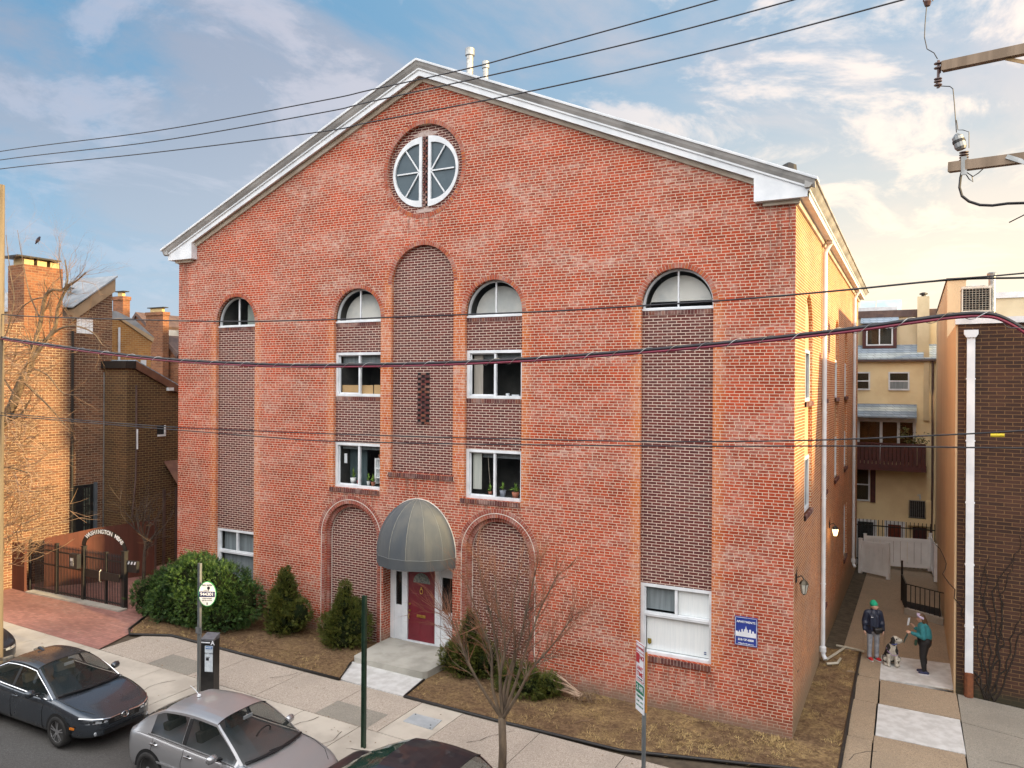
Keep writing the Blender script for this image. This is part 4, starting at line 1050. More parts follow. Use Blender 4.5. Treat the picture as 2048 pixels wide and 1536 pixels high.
vinyl('white_gate', 'open white vinyl gate leaf at the end of the walk', 'gate', g2(1718, 1146), g2(1779, 1158), 1.42, 6)
fa, fb = g2(1727, 1132), g2(1862, 1143)
vinyl('white_fence', 'white vinyl fence panel standing behind the open gate leaf', 'fence', fa, fb, 1.38, 9)
vinyl('white_fence', 'short white vinyl fence return against the cream wall', 'fence', g2(1871, 1164), g2(1860, 1141), 1.45, 5)
t = thing('iron_fence', 'black iron spiked fence behind the white vinyl fence', 'fence', (1, fa.y + .7, zg(fa.y + .7)))
k = MB(); yi = fa.y + .7; z0 = zg(yi)
for i in range(24): k.tube([(-.6 + i * .16, yi, z0), (-.6 + i * .16, yi, z0 + 2.05)], .014, 4)
for z in (.2, 1.75): k.box(-.6, 3.1, yi - .02, yi + .02, z0 + z, z0 + z + .05)
k.build('pickets', m_black, t)
# stairwell rail
ra, rb = g2(1812, 1224), g2(1889, 1246)
t = thing('stair_railing', 'black iron railing round the stairwell beside the cream wall', 'railing', ra)
u = (rb - ra); L = u.length
k = MB()
for i in range(9):
    p = ra + u * (i / 8); k.tube([p, p + Vector((0, 0, .95))], .016 if i % 8 else .026, 5)
k.build('balusters', m_black, t)
k = MB(); k.bar(ra + Vector((0, 0, .96)), rb + Vector((0, 0, .96)), .04, .025); k.build('handrail', m_black, t)
k = MB(); k.bar(ra + Vector((0, 0, .10)), rb + Vector((0, 0, .10)), .03, .02); k.build('bottom_rail', m_black, t)
rc = ra + Vector((-.15, 1.9, zg(13) - zg(11)))
k = MB(); k.bar(ra + Vector((0, 0, .96)), rc + Vector((0, 0, .96)), .04, .025)
for i in range(1, 6): p = ra.lerp(rc, i / 5); k.tube([p, p + Vector((0, 0, .96))], .016, 5)
k.build('side_rail', m_black, t)
k = MB(); k.tube([rc, rc + Vector((0, 0, 1.45))], .04, 6); k.build('post', m_black, t)
k = MB(); k.prism([(ra.x + .05, ra.y + .12), (rb.x - .06, rb.y + .15), (rb.x - .06, rb.y + 2.1), (rc.x + .15, rc.y - .1)], lambda p, a: (p[0], p[1], zg(p[1]) + a), .0, .012)
structure(k.build('stairwell', m_dark))
kb = MB(); kb.bar(ra + Vector((0, -.06, .05)), rb + Vector((0, -.06, .05)), .16, .22); structure(kb.build('stairwell_kerb', m_concrete))

# the mews on the left: long brick house facing the alley
XM = -24.0
sX = lambda x, y, X=XM: at(x, y, X, (1, 0, 0))
t = thing('mews_house', 'large orange brick mews house with a massive chimney behind the bare tree', 'house', (-26, 0, .6))
b = MB(); b.prism([(-5.5, .2), (-5.5, 8.6), (-2.0, 9.35), (-.1, 9.75), (1.37, 10.95), (1.37, .2)], lambda p, a: (a, p[0], p[1]), XM - 6, XM); b.build('wall', m_mews, t)
b = MB(); b.prism([(-.15, 9.55), (-.15, 9.95), (1.45, 11.25), (1.45, 10.75)], lambda p, a: (a, p[0], p[1]), XM - 6, XM + .06); b.build('barge_board', plain('tan_fascia', (.36, .25, .15), (.28, .19, .11), 2), t)
b = MB(); b.prism([(-.2, 10.0), (-.2, 10.04), (1.5, 11.34), (1.5, 11.27)], lambda p, a: (a, p[0], p[1]), XM - 6, XM + .12); b.build('roof', m_roof, t)
cA, cB = sX(48, 532), sX(125, 535)
b = MB(); b.box(XM - .9, XM + .02, cA.y, cB.y, 8.9, 11.3); b.build('chimney', m_chim, t)
for i in range(3):
    yy = cA.y + .22 + i * .44; b = MB(); b.box(XM - .7, XM - .1, yy - .16, yy + .16, 11.3, 11.52); b.build('chimney_pot', plain('buff_pot', (.55, .42, .2)), t)
b = MB(); b.box(XM - .95, XM + .08, cA.y - .25, cB.y - .1, 11.53, 11.58); b.build('chimney_cap', m_black, t)
q = sX(185, 566); b = MB(); b.lathe([(.12, 0), (.09, .1), (.08, .62)], (XM - 1.2, q.y - .1, 10.2), 10); b.lathe([(.16, .60), (.18, .64), (.06, .68)], (XM - 1.2, q.y - .1, 10.2), 10); b.lathe([(.13, .74), (.14, .77), (0, .78)], (XM - 1.2, q.y - .1, 10.2), 10); b.build('roof_vent', m_galv, t)
a, c = sX(153, 637), sX(184, 668)
b = MB(); b.box(XM + .005, XM + .05, a.y, c.y, c.z, a.z); fo = b.build('window', m_blind, t)
for i in range(1, 4): MB().box(XM + .051, XM + .06, a.y + (c.y - a.y) * i / 4 - .012, a.y + (c.y - a.y) * i / 4 + .012, c.z, a.z).build('glazing_bar', m_frame, fo)
p1, p2 = sX(143, 660), sX(141, 1080)
b = MB(); b.tube([(XM + .07, p1.y, p1.z), (XM + .07, p1.y + .01, p2.z)], .045, 7); b.build('downpipe', m_black, t)
p1, p2 = sX(207, 745), sX(206, 1060)
b = MB(); b.tube([(XM + .04, p1.y, p1.z), (XM + .04, p1.y, p2.z)], .025, 6); b.build('conduit', m_galv, t)
a, c = sX(146, 972), sX(192, 1064)
b = MB(); b.box(XM - .02, XM + .02, a.y, c.y, .6, a.z); fo = b.build('door_recess', m_dark, t)
w0, w1 = a.y + (c.y - a.y) * .40, a.y + (c.y - a.y) * .72
f = MB()
for i in range(4): f.box(XM + .021, XM + .05, w0 + (w1 - w0) * i / 3 - .02, w0 + (w1 - w0) * i / 3 + .02, c.z, a.z - .1)
for i in range(6): f.box(XM + .0215, XM + .049, w0, w1, c.z + (a.z - .1 - c.z) * i / 5 - .015, c.z + (a.z - .1 - c.z) * i / 5 + .015)
f.build('window', m_black, fo); MB().box(XM + .0205, XM + .03, w0, w1, c.z, a.z - .1).build('pane', plain('old_pane', (.16, .19, .15), (.05, .06, .05), 5, rough=.1), fo)
MB().box(XM + .0205, XM + .10, c.y - .12, c.y - .02, .6, a.z + .05).build('door_post', plain('grey_post', (.12, .14, .16)), fo)
# annex
XA, YA = -22.7, 1.05
t = thing('mews_annex', 'narrow brown brick annex with a sloping brown fascia beside the mews house', 'house', (-23, 4, .6))
b = MB(); b.box(XM + .005, XA, YA, YA + .2, .2, 7.9); b.build('front_wall', m_mewsd, t)
b = MB(); b.prism([(YA + .2, .2), (YA + .2, 7.9), (8, 4.7), (8, .2)], lambda p, a: (a, p[0], p[1]), XA - .2, XA); b.build('side_wall', m_mewsd, t)
b = MB(); b.box(XM + .005, XA + .08, YA - .12, YA + .3, 7.9, 8.16); b.build('flat_fascia', m_black, t)
b = MB(); b.prism([(YA + .3, 7.88), (YA + .3, 8.16), (8.2, 4.84), (8.2, 4.56)], lambda p, a: (a, p[0], p[1]), XA - .3, XA + .09); b.build('sloping_fascia', plain('brown_fascia', (.16, .075, .045), (.12, .055, .035), 3), t)
b = MB(); b.prism([(YA + .3, 8.17), (YA + .3, 8.21), (8.2, 4.89), (8.2, 4.85)], lambda p, a: (a, p[0], p[1]), XM - 5, XA + .06); b.build('roof', m_slate, t)
a, c = sX(314, 851, XA), sX(330, 872, XA); b = MB(); b.box(XA - .01, XA + .02, a.y, c.y, c.z, a.z); fo = b.build('window', m_dark, t)
k = MB(); k.box(XA + .021, XA + .05, a.y, c.y, c.z, c.z + .07); k.box(XA + .021, XA + .05, c.y - .06, c.y, c.z + .07, a.z); k.build('frame', m_frame, fo)
p1, p2, p3, p4 = sX(271, 770, XA), sX(271, 900, XA), sX(266, 975, XA), sX(262, 1035, XA)
MB().tube([(XA + .05, p1.y, p1.z), (XA + .05, p2.y, p2.z), (XA + .05, p2.y - .02, 3.9), (XA + .05, p4.y, p4.z)], .035, 6).build('drain_pipe', m_umber, t)
k = MB(); a, c = sX(271, 858, XA), sX(271, 898, XA); k.tube([(XA + .10, a.y, a.z), (XA + .10, c.y, c.z)], .03, 6); k.build('white_pipe', m_frame, t)
a = sX(337, 776, XA); b = MB(); b.box(XA, XA + .15, a.y - .1, a.y + .12, a.z - .1, a.z + .02); b.build('floodlight', m_frame, t)
a, c = sX(328, 925, XA), sX(356, 945, XA); b = MB(); b.prism([(.0, a.z + .05), (.0, a.z), (.75, c.z - .35), (.75, c.z - .3)], lambda p, q: (XA + p[0], q, p[1]), a.y, c.y + .5); b.build('door_hood', plain('copper_brown', (.17, .08, .05), (.12, .05, .035), 3), t)
a = sX(325, 960, XA); b = MB(); b.box(XA + .003, XA + .06, a.y, a.y + .10, .5, 3.4); b.box(XA + .003, XA + .06, a.y + .55, a.y + .65, .5, 3.4); b.build('door_frame', m_umber, t)
# houses further along the mews
YF = 9.0
t = thing('gold_gable_house', 'sunlit golden brick house with sloping tan bargeboard beyond the annex', 'house', (-28, 5, .6))
XG = -27.0
b = MB(); pxpoly(b, [(200, 638), (238, 640), (306, 684), (302, 690), (302, 790), (200, 790)], XG, (1, 0, 0), th=(-.3, 0, 0)); b.build('wall', m_gold, t)
b = MB(); pxpoly(b, [(238, 637), (243, 636), (309, 676), (306, 684)], XG + .06, (1, 0, 0), th=(-.5, 0, 0)); b.build('barge_board', plain('tan_board', (.45, .33, .2), (.4, .28, .16), 2), t)
b = MB(); pxpoly(b, [(225, 622), (232, 622), (272, 641), (310, 676), (309, 675), (240, 636), (225, 640)], XG - .6, (1, 0, 0), th=(-3, 0, 0)); b.build('roof', m_roof, t)
p1, p2 = sX(236, 655, XG), sX(236, 745, XG); MB().tube([(XG + .08, p1.y, p1.z), (XG + .08, p1.y, p2.z)], .05, 6).build('downpipe', m_frame, t)
a, c = sX(250, 722, XG), sX(262, 732, XG); b = MB(); b.box(XG + .005, XG + .05, a.y, c.y, c.z, a.z); b.build('window', m_frame, t)
a, c = sX(281, 720, XG), sX(291, 736, XG); b = MB(); b.box(XG + .005, XG + .05, a.y, c.y, c.z, a.z); b.build('window', m_frame, t)
def stack(xa, xb, xc_, yt, ybt, Yc, lab, pot=True):
    a = fac_(xa, yt, Yc); b1 = fac_(xb, yt, Yc); bot = fac_(xa, ybt, Yc).z; q = at(xc_, yt, b1.x, (1, 0, 0))
    t = thing('chimney_stack', lab, 'chimney', ((a.x + b1.x) / 2, Yc, bot), 'chimneys over the mews roofs')
    k = MB(); k.box(a.x, b1.x, Yc, q.y, bot - 3, a.z - .25); k.box(a.x - .04, b1.x + .04, Yc - .04, q.y + .04, a.z - .25, a.z - .08); k.build('shaft', m_chim, t)
    k = MB(); k.box(a.x + .2, b1.x - .2, Yc + .1, q.y - .1, a.z - .08, a.z + .12); k.build('chimney_pot', plain('yellow_pot', (.6, .45, .2)), t)
    k = MB(); k.box(a.x + .05, b1.x + .02, Yc + .02, q.y - .05, a.z + .13, a.z + .17); k.build('cap', m_black, t)
fac_ = lambda x, y, Y: at(x, y, Y)
stack(226, 246, 260, 590, 660, 6.0, 'slim chimney with a dark metal cap above the gold gable')
stack(292, 326, 338, 622, 690, 9.5, 'broad brick chimney between the dark gable and the apartment wall')
t = thing('dark_gable_house', 'shaded brown brick gable house behind the golden house', 'house', (-26, 10, .6))
b = MB(); pxpoly(b, [(262, 641), (271, 628), (294, 652), (322, 672), (350, 712), (362, 722), (362, 800), (262, 800)], 10.0, (0, 1, 0), th=(0, .4, 0)); b.build('wall', m_chim, t)
b = MB(); pxpoly(b, [(260, 642), (271, 624), (296, 650), (294, 656), (271, 631), (264, 644)], 9.9, (0, 1, 0), th=(0, 4, 0)); pxpoly(b, [(320, 674), (323, 670), (356, 708), (353, 716)], 9.85, (0, 1, 0), th=(0, 4, 0)); b.build('barge_board', m_umber, t)
t = thing('white_wall_house', 'pale rendered house wall lit by the sun beside the apartment corner', 'house', (-24, 14, .6))
b = MB(); pxpoly(b, [(322, 668), (340, 650), (352, 660), (372, 690), (372, 760), (352, 712)], 13.0, (0, 1, 0), th=(0, 3, 0)); b.build('wall', plain('pale_render', (.62, .56, .46), (.55, .48, .38), 2), t)

# houses across the street, and an added block at its end: they shade the pavement and show in the window panes
def rowhouse(x0, x1, y0, y1, h, m, lab, face):
    t = thing('row_house', lab, 'house', ((x0 + x1) / 2, (y0 + y1) / 2, gz(x0)), 'houses around the street out of frame')
    MB().box(x0, x1, y0, y1, gz(x0) - 1, gz(x0) + h).build('wall', m, t)
    k = MB(); k.box(x0 - .1, x1 + .1, y0 - .1, y1 + .1, gz(x0) + h + .003, gz(x0) + h + .3); k.build('cornice', m_umber, t)
    if face == 'N':
        n = int((x1 - x0) / 2.2)
        for r in range(3):
            for i in range(n):
                xx = x0 + (i + .5) * (x1 - x0) / n
                f = MB().box(xx - .5, xx + .5, y1 + .003, y1 + .05, gz(x0) + 1.2 + r * 3, gz(x0) + 2.9 + r * 3).build('window', m_glassd, t)
rowhouse(-40, -27, -30, -20.6, 9.5, m_mewsd, 'dark brick row house across the street, westernmost', 'N')
rowhouse(-26.9, -14, -30, -20.6, 10.5, m_chim, 'red brick row house across the street, second from the west', 'N')
rowhouse(-13.9, -1, -30, -20.6, 9.0, m_mewsd, 'dark brick row house across the street behind the camera', 'N')
rowhouse(-.9, 13, -30, -20.6, 10.5, m_chim, 'red brick row house across the street, easternmost', 'N')
rowhouse(46, 56, -45, 60, 18.1, m_chim, 'unseen tall brick block added at the street end to cut the low sun', 'E')  # added out of view so its shadow covers street and lower side wall

# ------------------------------------------------------------------ gate, fences, street furniture
def text_into(mb, body, M, size, bold=0.0, m=0):
    cu = bpy.data.curves.new('t', 'FONT'); cu.body = body; cu.size = size; cu.align_x = 'CENTER'; cu.align_y = 'CENTER'; cu.offset = bold; cu.extrude = .002
    o = bpy.data.objects.new('t', cu); COL.objects.link(o); bpy.context.view_layer.update()
    me = bpy.data.meshes.new_from_object(o.evaluated_get(bpy.context.evaluated_depsgraph_get()))
    mb.add([M @ v.co for v in me.vertices], [tuple(p.vertices) for p in me.polygons], m); mb.keep = True
    bpy.data.objects.remove(o); bpy.data.curves.remove(cu); bpy.data.meshes.remove(me)
m_rust = plain('rust_red_boards', (.115, .034, .019), (.085, .026, .015), 1.4, rough=.8, stretch=(3, 3, .35), det=6)
b = MB()
t = thing('boarded_fence', 'rust red solid board fence left of the black iron gate', 'fence', (-24.5, -2.1, .6))
b.box(-31, -23.33, -2.13, -2.05, .45, 2.12); 
b.build('panel', m_rust, t)
t = thing('boarded_fence', 'rust red board fence rising behind the iron gate', 'fence', (-22, 0, .5))
pts = [(-23.3, -1.5, 2.2), (-22.5, -.3, 2.42), (-21.77, 1.5, 2.5)]
b = MB()
for a, c in zip(pts, pts[1:]): b.add([(a[0], a[1], .3), (c[0], c[1], .3), (c[0], c[1], c[2]), (a[0], a[1], a[2])], [(0, 1, 2, 3)])
b.build('panel', m_rust, t)
b = MB(); b.box(-21.79, -21.73, 1.5, 1.56, .3, 2.55); b.build('post', m_umber, t)

bl, br_ = gnd(69, 1182), gnd(246, 1217)
t = thing('iron_gate_fence', 'black iron picket fence with gate and arched lettering across the mews', 'fence', bl)
u = (br_ - bl); Lf = u.length; ud = u.normalized(); up = Vector((0, 0, 1))
fp = lambda s, z: bl + u * s + up * z
hf = 1.52
S = lambda px: (at(px, 1195, bl.y * .5 + br_.y * .5).x - bl.x) / (br_.x - bl.x)
k = MB(); nP = 58
for i in range(nP):
    s = (i + .5) / nP
    k.tube([fp(s, .05), fp(s, hf + .02)], .015, 4); k.tube([fp(s, hf + .02), fp(s, hf + .13)], [.024, .002], 4)
for z in (.12, .95, hf - .12): k.bar(fp(0, z), fp(1, z), .03, .04)
k.build('pickets', m_black, t)
gs0, gs1 = S(166), S(239)
for px, w_, h_ in ((71, .07, hf + .1), (118, .075, hf + .12), (166, .11, hf + .18), (206, .07, hf + .1), (239, .13, hf + .22)):
    k = MB(); p = fp(S(px), 0); k.box(p.x - w_ / 2, p.x + w_ / 2, p.y - w_ / 2, p.y + w_ / 2, p.z - .1, p.z + h_); k.box(p.x - w_ / 2 - .015, p.x + w_ / 2 + .015, p.y - w_ / 2 - .015, p.y + w_ / 2 + .015, p.z + h_, p.z + h_ + .03)
    k.build('post', m_black, t)
k = MB(); k.box(fp(gs0, 0).x + .05, fp(gs1, 0).x - .05, bl.y + .2 - .03, bl.y + .2 + .01, fp(gs0, 0).z + .78, fp(gs0, 0).z + 1.02); k.build('lock_plate', m_black, t)
# arch band with letters
A0, A1 = fp(gs0, hf + .2), fp(gs1, hf + .24); mid_ = (A0 + A1) / 2; half = (A1 - A0).length / 2
hgt = .50
arcp = lambda a, e=0.0: mid_ + ud * (-math.cos(a) * (half + e)) + up * (math.sin(a) * (hgt + e))
k = MB(); k.grid([[arcp(math.pi * i / 26, e) + Vector((0, -.012, 0)) for i in range(27)] for e in (-.06, .09)]); k.grid([[arcp(math.pi * i / 26, e) + Vector((0, .012, 0)) for i in range(27)] for e in (-.06, .09)])
k.build('arch_band', m_black, t)
k = MB(); txt = 'WASHINGTON MEWS'
for i, ch in enumerate(txt):
    if ch == ' ': continue
    a = R(38) + R(112) * i / (len(txt) - 1)
    p = arcp(a, .012) + Vector((0, -.018, 0)); tg = (arcp(a + .02) - arcp(a - .02)).normalized()
    ang = math.atan2(tg.z, tg.dot(ud))
    Mx = Matrix.Translation(p) @ Matrix.Rotation(math.atan2(ud.y, ud.x), 4, 'Z') @ Matrix.Rotation(R(90), 4, 'X') @ Matrix.Rotation(ang, 4, 'Z')
    text_into(k, ch, Mx, .175, .004)
k.build('lettering', m_signw, t)
k = MB(); q = at(205, 1150, bl.y + .1); k.tube([(q.x, q.y - .05, q.z - .2), (q.x, q.y - .1, q.z - .16), (q.x, q.y - .1, q.z + .12), (q.x, q.y - .05, q.z + .17)], .016, 6); k.build('handle', m_steel, t)
k = MB(); q = at(148, 1122, bl.y - .06); k.box(q.x - .20, q.x + .20, q.y - .04, q.y + .10, q.z - .22, q.z + .22); mo = k.build('letter_box', plain('box_dark', (.03, .03, .032), rough=.35), t)
k = MB(); k.box(q.x - .13, q.x + .04, q.y - .05, q.y - .041, q.z - .15, q.z + .10); k.build('plate', plain('dull_plate', (.30, .30, .28), (.12, .12, .12), 18), mo)
k = MB(); k.box(q.x - .10, q.x + .0, q.y - .056, q.y - .051, q.z + .01, q.z + .09); k.build('notice', m_signw, mo)
for i in range(4):
    q = at(251 + i * 6.2, 1125.5 + i * .6, br_.y + .02)
    bx_ = thing('wall_mailbox', 'black mailbox with white number plate beside the gate post', 'mailbox', q, 'mailboxes beside the gate')
    MB().box(q.x - .075, q.x + .075, q.y, q.y + .10, q.z - .28, q.z + .06).build('box', m_black, bx_)
    MB().add([(q.x - .05, q.y - .004, q.z - .04), (q.x + .02, q.y - .004, q.z - .04), (q.x + .06, q.y - .004, q.z + .05), (q.x - .01, q.y - .004, q.z + .05)], [(0, 1, 2, 3)]).build('number_plate', m_signw, bx_)
k = MB(); c1_, c2_ = gnd(58, 1184), gnd(248, 1222)
k.prism([(c1_.x, c1_.y - .12), (c2_.x, c2_.y - .16), (c2_.x, c2_.y + .12), (c1_.x, c1_.y + .2)], lambda p, a: (p[0], p[1], gz(p[0]) + a), -.05, .05); structure(k.build('gate_sill', m_concrete, bevel=.02))
for px, py in ((78, 1083), (102, 1084), (113, 1077), (156, 1047)):
    q = at(px, py, -.6 if px < 140 else .6); 
    g_ = thing('string_light', 'tiny warm bulb of a light string at the mews wall', 'light bulb', q, 'bulbs of the string lights')
    MB().lathe([(0, -.035), (.03, -.01), (.022, .03), (.012, .045), (0, .05)], q, 8).build('bulb', emit('warm_bulb', (1, .6, .12), 3.0), g_)
    MB().lathe([(.014, .045), (.014, .09), (0, .09)], q, 6).build('socket', m_black, g_)

# pay-parking sign and machine
m_zinc = plain('zinc_post', (.36, .38, .38), (.24, .26, .27), 9, rough=.4, metal=.6, stretch=(1, 1, .2))
pb = gnd(398, 1385); tp = at(398, 1126, pb.y)
t = thing('parking_sign_post', 'tall galvanised post carrying a round green edged pay by phone sign', 'sign post', pb)
k = MB(); k.obox((pb + tp) / 2, (.03, 0, 0), (0, .012, 0), (0, 0, (tp.z - pb.z) / 2)); k.box(pb.x - .035, pb.x - .022, pb.y - .03, pb.y + .03, pb.z, tp.z); k.box(pb.x + .022, pb.x + .035, pb.y - .03, pb.y + .03, pb.z, tp.z); k.build('post', m_zinc, t)
sc = at(415, 1187.5, pb.y)
ry = R(26)
Ms = Matrix.Translation(sc) @ Matrix.Rotation(ry, 4, 'Z')
k = MB(); k.prism([(.205 * math.cos(a * .2244) , .285 * math.sin(a * .2244)) for a in range(28)], fxz, -.012, .0); k.xf(Ms); k.build('sign_rim', plain('sign_green', (.05, .36, .12), rough=.4), t)
k = MB(); k.prism([(.19 * math.cos(a * .2244) , .268 * math.sin(a * .2244)) for a in range(28)], fxz, -.016, -.0125); k.xf(Ms); k.build('sign_face', m_signw, t)
k = MB(); k.prism([(-.185, -.07), (.175, -.07), (.175, .055), (-.185, .055)], fxz, -.019, -.0165); k.xf(Ms); k.build('number_band', plain('sign_navy', (.012, .015, .10)), t)
tf = Ms @ Matrix.Rotation(R(90), 4, 'X')
lf = lambda x, z, d_: Ms @ Matrix.Translation((x, d_, z)) @ Matrix.Rotation(R(90), 4, 'X')
m_ink = plain('black_ink', (.012, .012, .02))
lettering('944301', 'number', t, lf(-.005, -.008, -.021), .105, m_signw, bold=.002)
lettering('PAY WITH', 'lettering', t, lf(.0, .195, -.018), .05, m_ink, bold=.001)
k = MB(); k.prism([(.03 + .035 * math.cos(a * .449), .135 + .035 * math.sin(a * .449)) for a in range(14)], fxz, -.019, -.0165); k.prism([(.02, .105), (.025, .07), (.035, .07), (.04, .105)], fxz, -.019, -.0165); k.xf(Ms); k.build('pin_symbol', m_ink, t)
lettering('meterUP', 'lettering', t, lf(-.02, .085, -.018), .035, m_zinc)
lettering('ZONE NUMBER', 'lettering', t, lf(.0, -.105, -.018), .032, m_ink)
lettering('PAY BY PHONE', 'lettering', t, lf(.0, -.15, -.018), .034, m_ink)
k = MB(); k.prism([(-.008, -.19), (.008, -.19), (.008, -.225), (.02, -.225), (0, -.25), (-.02, -.225), (-.008, -.225)], fxz, -.019, -.0165); k.xf(Ms); k.build('arrow', m_ink, t)
q = at(398, 1261, pb.y - .02); k = MB(); k.box(q.x - .09, q.x + .10, q.y - .02, q.y - .005, q.z - .07, q.z + .07); k.build('small_plate', m_galv, t)
kb_ = gnd(420, 1392); zt_ = at(418, 1272, kb_.y).z
t = thing('parking_pay_station', 'black parking pay station with solar top and white instruction label', 'pay station', kb_)
rot = Matrix.Translation((kb_.x, kb_.y, 0)) @ Matrix.Rotation(R(20), 4, 'Z')
hw_, hd = .155, .135
k = MB(); k.box(-hw_, hw_, -hd, hd, kb_.z, zt_ - .06); k.xf(rot); k.build('cabinet', plain('cabinet_black', (.010, .010, .011), (.018, .018, .018), 9, rough=.35), t, bevel=.012)
k = MB(); k.add([(-hw_, -hd, zt_ - .058), (hw_, -hd, zt_ - .058), (hw_, hd, zt_ - .058), (-hw_, hd, zt_ - .058), (-hw_, -hd, zt_ - .02), (hw_, -hd, zt_ - .02), (hw_, hd, zt_ + .05), (-hw_, hd, zt_ + .05)], [(0, 1, 5, 4), (1, 2, 6, 5), (2, 3, 7, 6), (3, 0, 4, 7), (4, 5, 6, 7)]); k.xf(rot); k.build('solar_panel', plain('solar_grey', (.10, .10, .115), (.13, .13, .14), 9, rough=.4), t)
k = MB(); k.box(-hw_ + .01, hw_ - .09, -hd - .004, -hd, zt_ - .11, zt_ - .085); k.xf(rot); k.build('light_strip', m_signw, t)
k = MB(); k.box(-hw_ + .10, hw_ - .02, -hd - .004, -hd - .0005, zt_ - .75, zt_ - .17); k.xf(rot); k.build('label', plain('label_pale', (.62, .68, .72), (.50, .56, .62), 14), t)
rt = lambda x, z, d_: rot @ Matrix.Translation((x, -hd + d_, z)) @ Matrix.Rotation(R(90), 4, 'X')
lettering('A', 'letter', t, rt(.13, zt_ - .105, -.003), .13, m_signw, bold=.004)
k = MB(); k.box(-hw_ + .12, hw_ - .03, -hd - .008, -hd - .0045, zt_ - .24, zt_ - .18); k.xf(rot); k.build('label_band', plain('label_blue', (.03, .16, .42)), t)
lettering('944301', 'number', t, rt(.04, zt_ - .21, -.0085), .05, m_signw, bold=.001)
k = MB(); k.box(-hw_ + .13, -hw_ + .20, -hd - .008, -hd - .0045, zt_ - .50, zt_ - .44); k.box(-hw_ + .13, -hw_ + .22, -hd - .008, -hd - .0045, zt_ - .43, zt_ - .42); k.xf(rot); k.build('card_symbol', m_ink, t)
lettering('PAY HERE', 'lettering', t, rt(.04, zt_ - .34, -.0055), .045, m_ink)
# bare green post
gp = gnd(727, 1495)
t = thing('green_post', 'bare dark green steel sign post standing in the kerb strip', 'post', gp)
k = MB(); k.box(gp.x - .045, gp.x - .03, gp.y - .03, gp.y + .03, gp.z, 3.2); k.box(gp.x + .03, gp.x + .045, gp.y - .03, gp.y + .03, gp.z, 3.2); k.box(gp.x - .03, gp.x + .03, gp.y - .012, gp.y + .012, gp.z, 3.2)
k.build('channel', plain('green_paint', (.010, .030, .018), (.016, .042, .024), 8, rough=.4), t)
k = MB(); 
for i in range(18): k.lathe([(.008, 0), (.008, .004)], (0, 0, 0), 6); 
k.v = [(gp.x + p[0], gp.y - .0125 - p[2], .6 + .14 * (i // 12) + p[1]) for i, p in enumerate(k.v)]; k.build('bolt_holes', m_dark, t)
# parking regulation signs, seen nearly edge-on
rx, rY = -1.525, -5.3
t = thing('regulation_sign_post', 'grey post with stacked red and green parking signs beside the kerb', 'sign post', (rx, rY, gz(rx)))
k = MB(); k.box(rx - .02, rx + .03, rY - .012, rY + .012, gz(rx), 3.30); k.box(rx - .028, rx - .015, rY - .025, rY + .025, gz(rx), 3.30); k.build('post', m_zinc, t)
k = MB(); k.box(rx + .022, rx + .040, rY - .028, rY + .028, 2.28, 3.22); k.build('sunlit_edge', plain('sunlit_tint', (.62, .27, .04), (.5, .2, .03), 6), t)  # orange colour stands for low sunlight on the edge of the post
Mr = Matrix.Translation((rx - .07, rY + .015, 0)) @ Matrix.Rotation(R(-46), 4, 'Z')
def plate(z0, z1, m, nm):
    k = MB(); k.box(-.15, .15, -.006, 0, z0, z1); k.xf(Mr); return k.build(nm, m, t)
tm = lambda x, z, d_=-.008: Mr @ Matrix.Translation((x, d_, z)) @ Matrix.Rotation(R(90), 4, 'X')
m_red = plain('sign_red', (.45, .02, .03)); m_grn = plain('sign_dark_green', (.01, .17, .09))
plate(2.73, 3.35, m_signw, 'red_sign')
k = MB()
for b in ((-.14, .14, 3.325, 3.335), (-.14, .14, 2.745, 2.755), (-.14, -.13, 2.755, 3.325), (.13, .14, 2.755, 3.325), (-.14, .14, 3.19, 3.20)): k.box(b[0], b[1], -.009, -.0065, b[2], b[3])
k.build('red_border', m_red, t)
k = MB(); k.box(-.125, -.02, -.009, -.0065, 3.02, 3.17); k.build('tow_symbol', m_red, t)
lettering('NO', 'lettering', t, tm(.06, 3.12), .09, m_red, bold=.002); lettering('STOPPING', 'lettering', t, tm(.0, 3.26), .052, m_red, bold=.001)
lettering('ANY', 'lettering', t, tm(.0, 2.94), .095, m_red, bold=.002); lettering('TIME', 'lettering', t, tm(.0, 2.85), .095, m_red, bold=.002)
k = MB(); k.prism([(-.09, 2.775), (.05, 2.775), (.05, 2.765), (.10, 2.782), (.05, 2.80), (.05, 2.79), (-.09, 2.79)], fxz, -.009, -.0065); k.xf(Mr); k.build('arrow', m_ink, t)
for o in t.children:
    if o.name.split('.')[0] in ('red_border', 'tow_symbol'):
        b_ = BASE[o.name]; o.data.transform(Matrix.Translation(-b_) @ Mr @ Matrix.Translation(b_))
plate(2.26, 2.715, m_signw, 'green_sign')
k = MB(); k.box(-.14, .14, -.009, -.0065, 2.55, 2.705); k.xf(Mr); k.build('green_band', m_grn, t)
lettering('2 HR', 'lettering', t, tm(.0, 2.63, -.0095), .11, m_signw, bold=.002)
lettering('PARKING', 'lettering', t, tm(.0, 2.50), .055, m_grn, bold=.001); lettering('8 AM - 6 PM', 'lettering', t, tm(.0, 2.42), .042, m_grn); lettering('MON THRU SAT', 'lettering', t, tm(.0, 2.35), .034, m_grn)

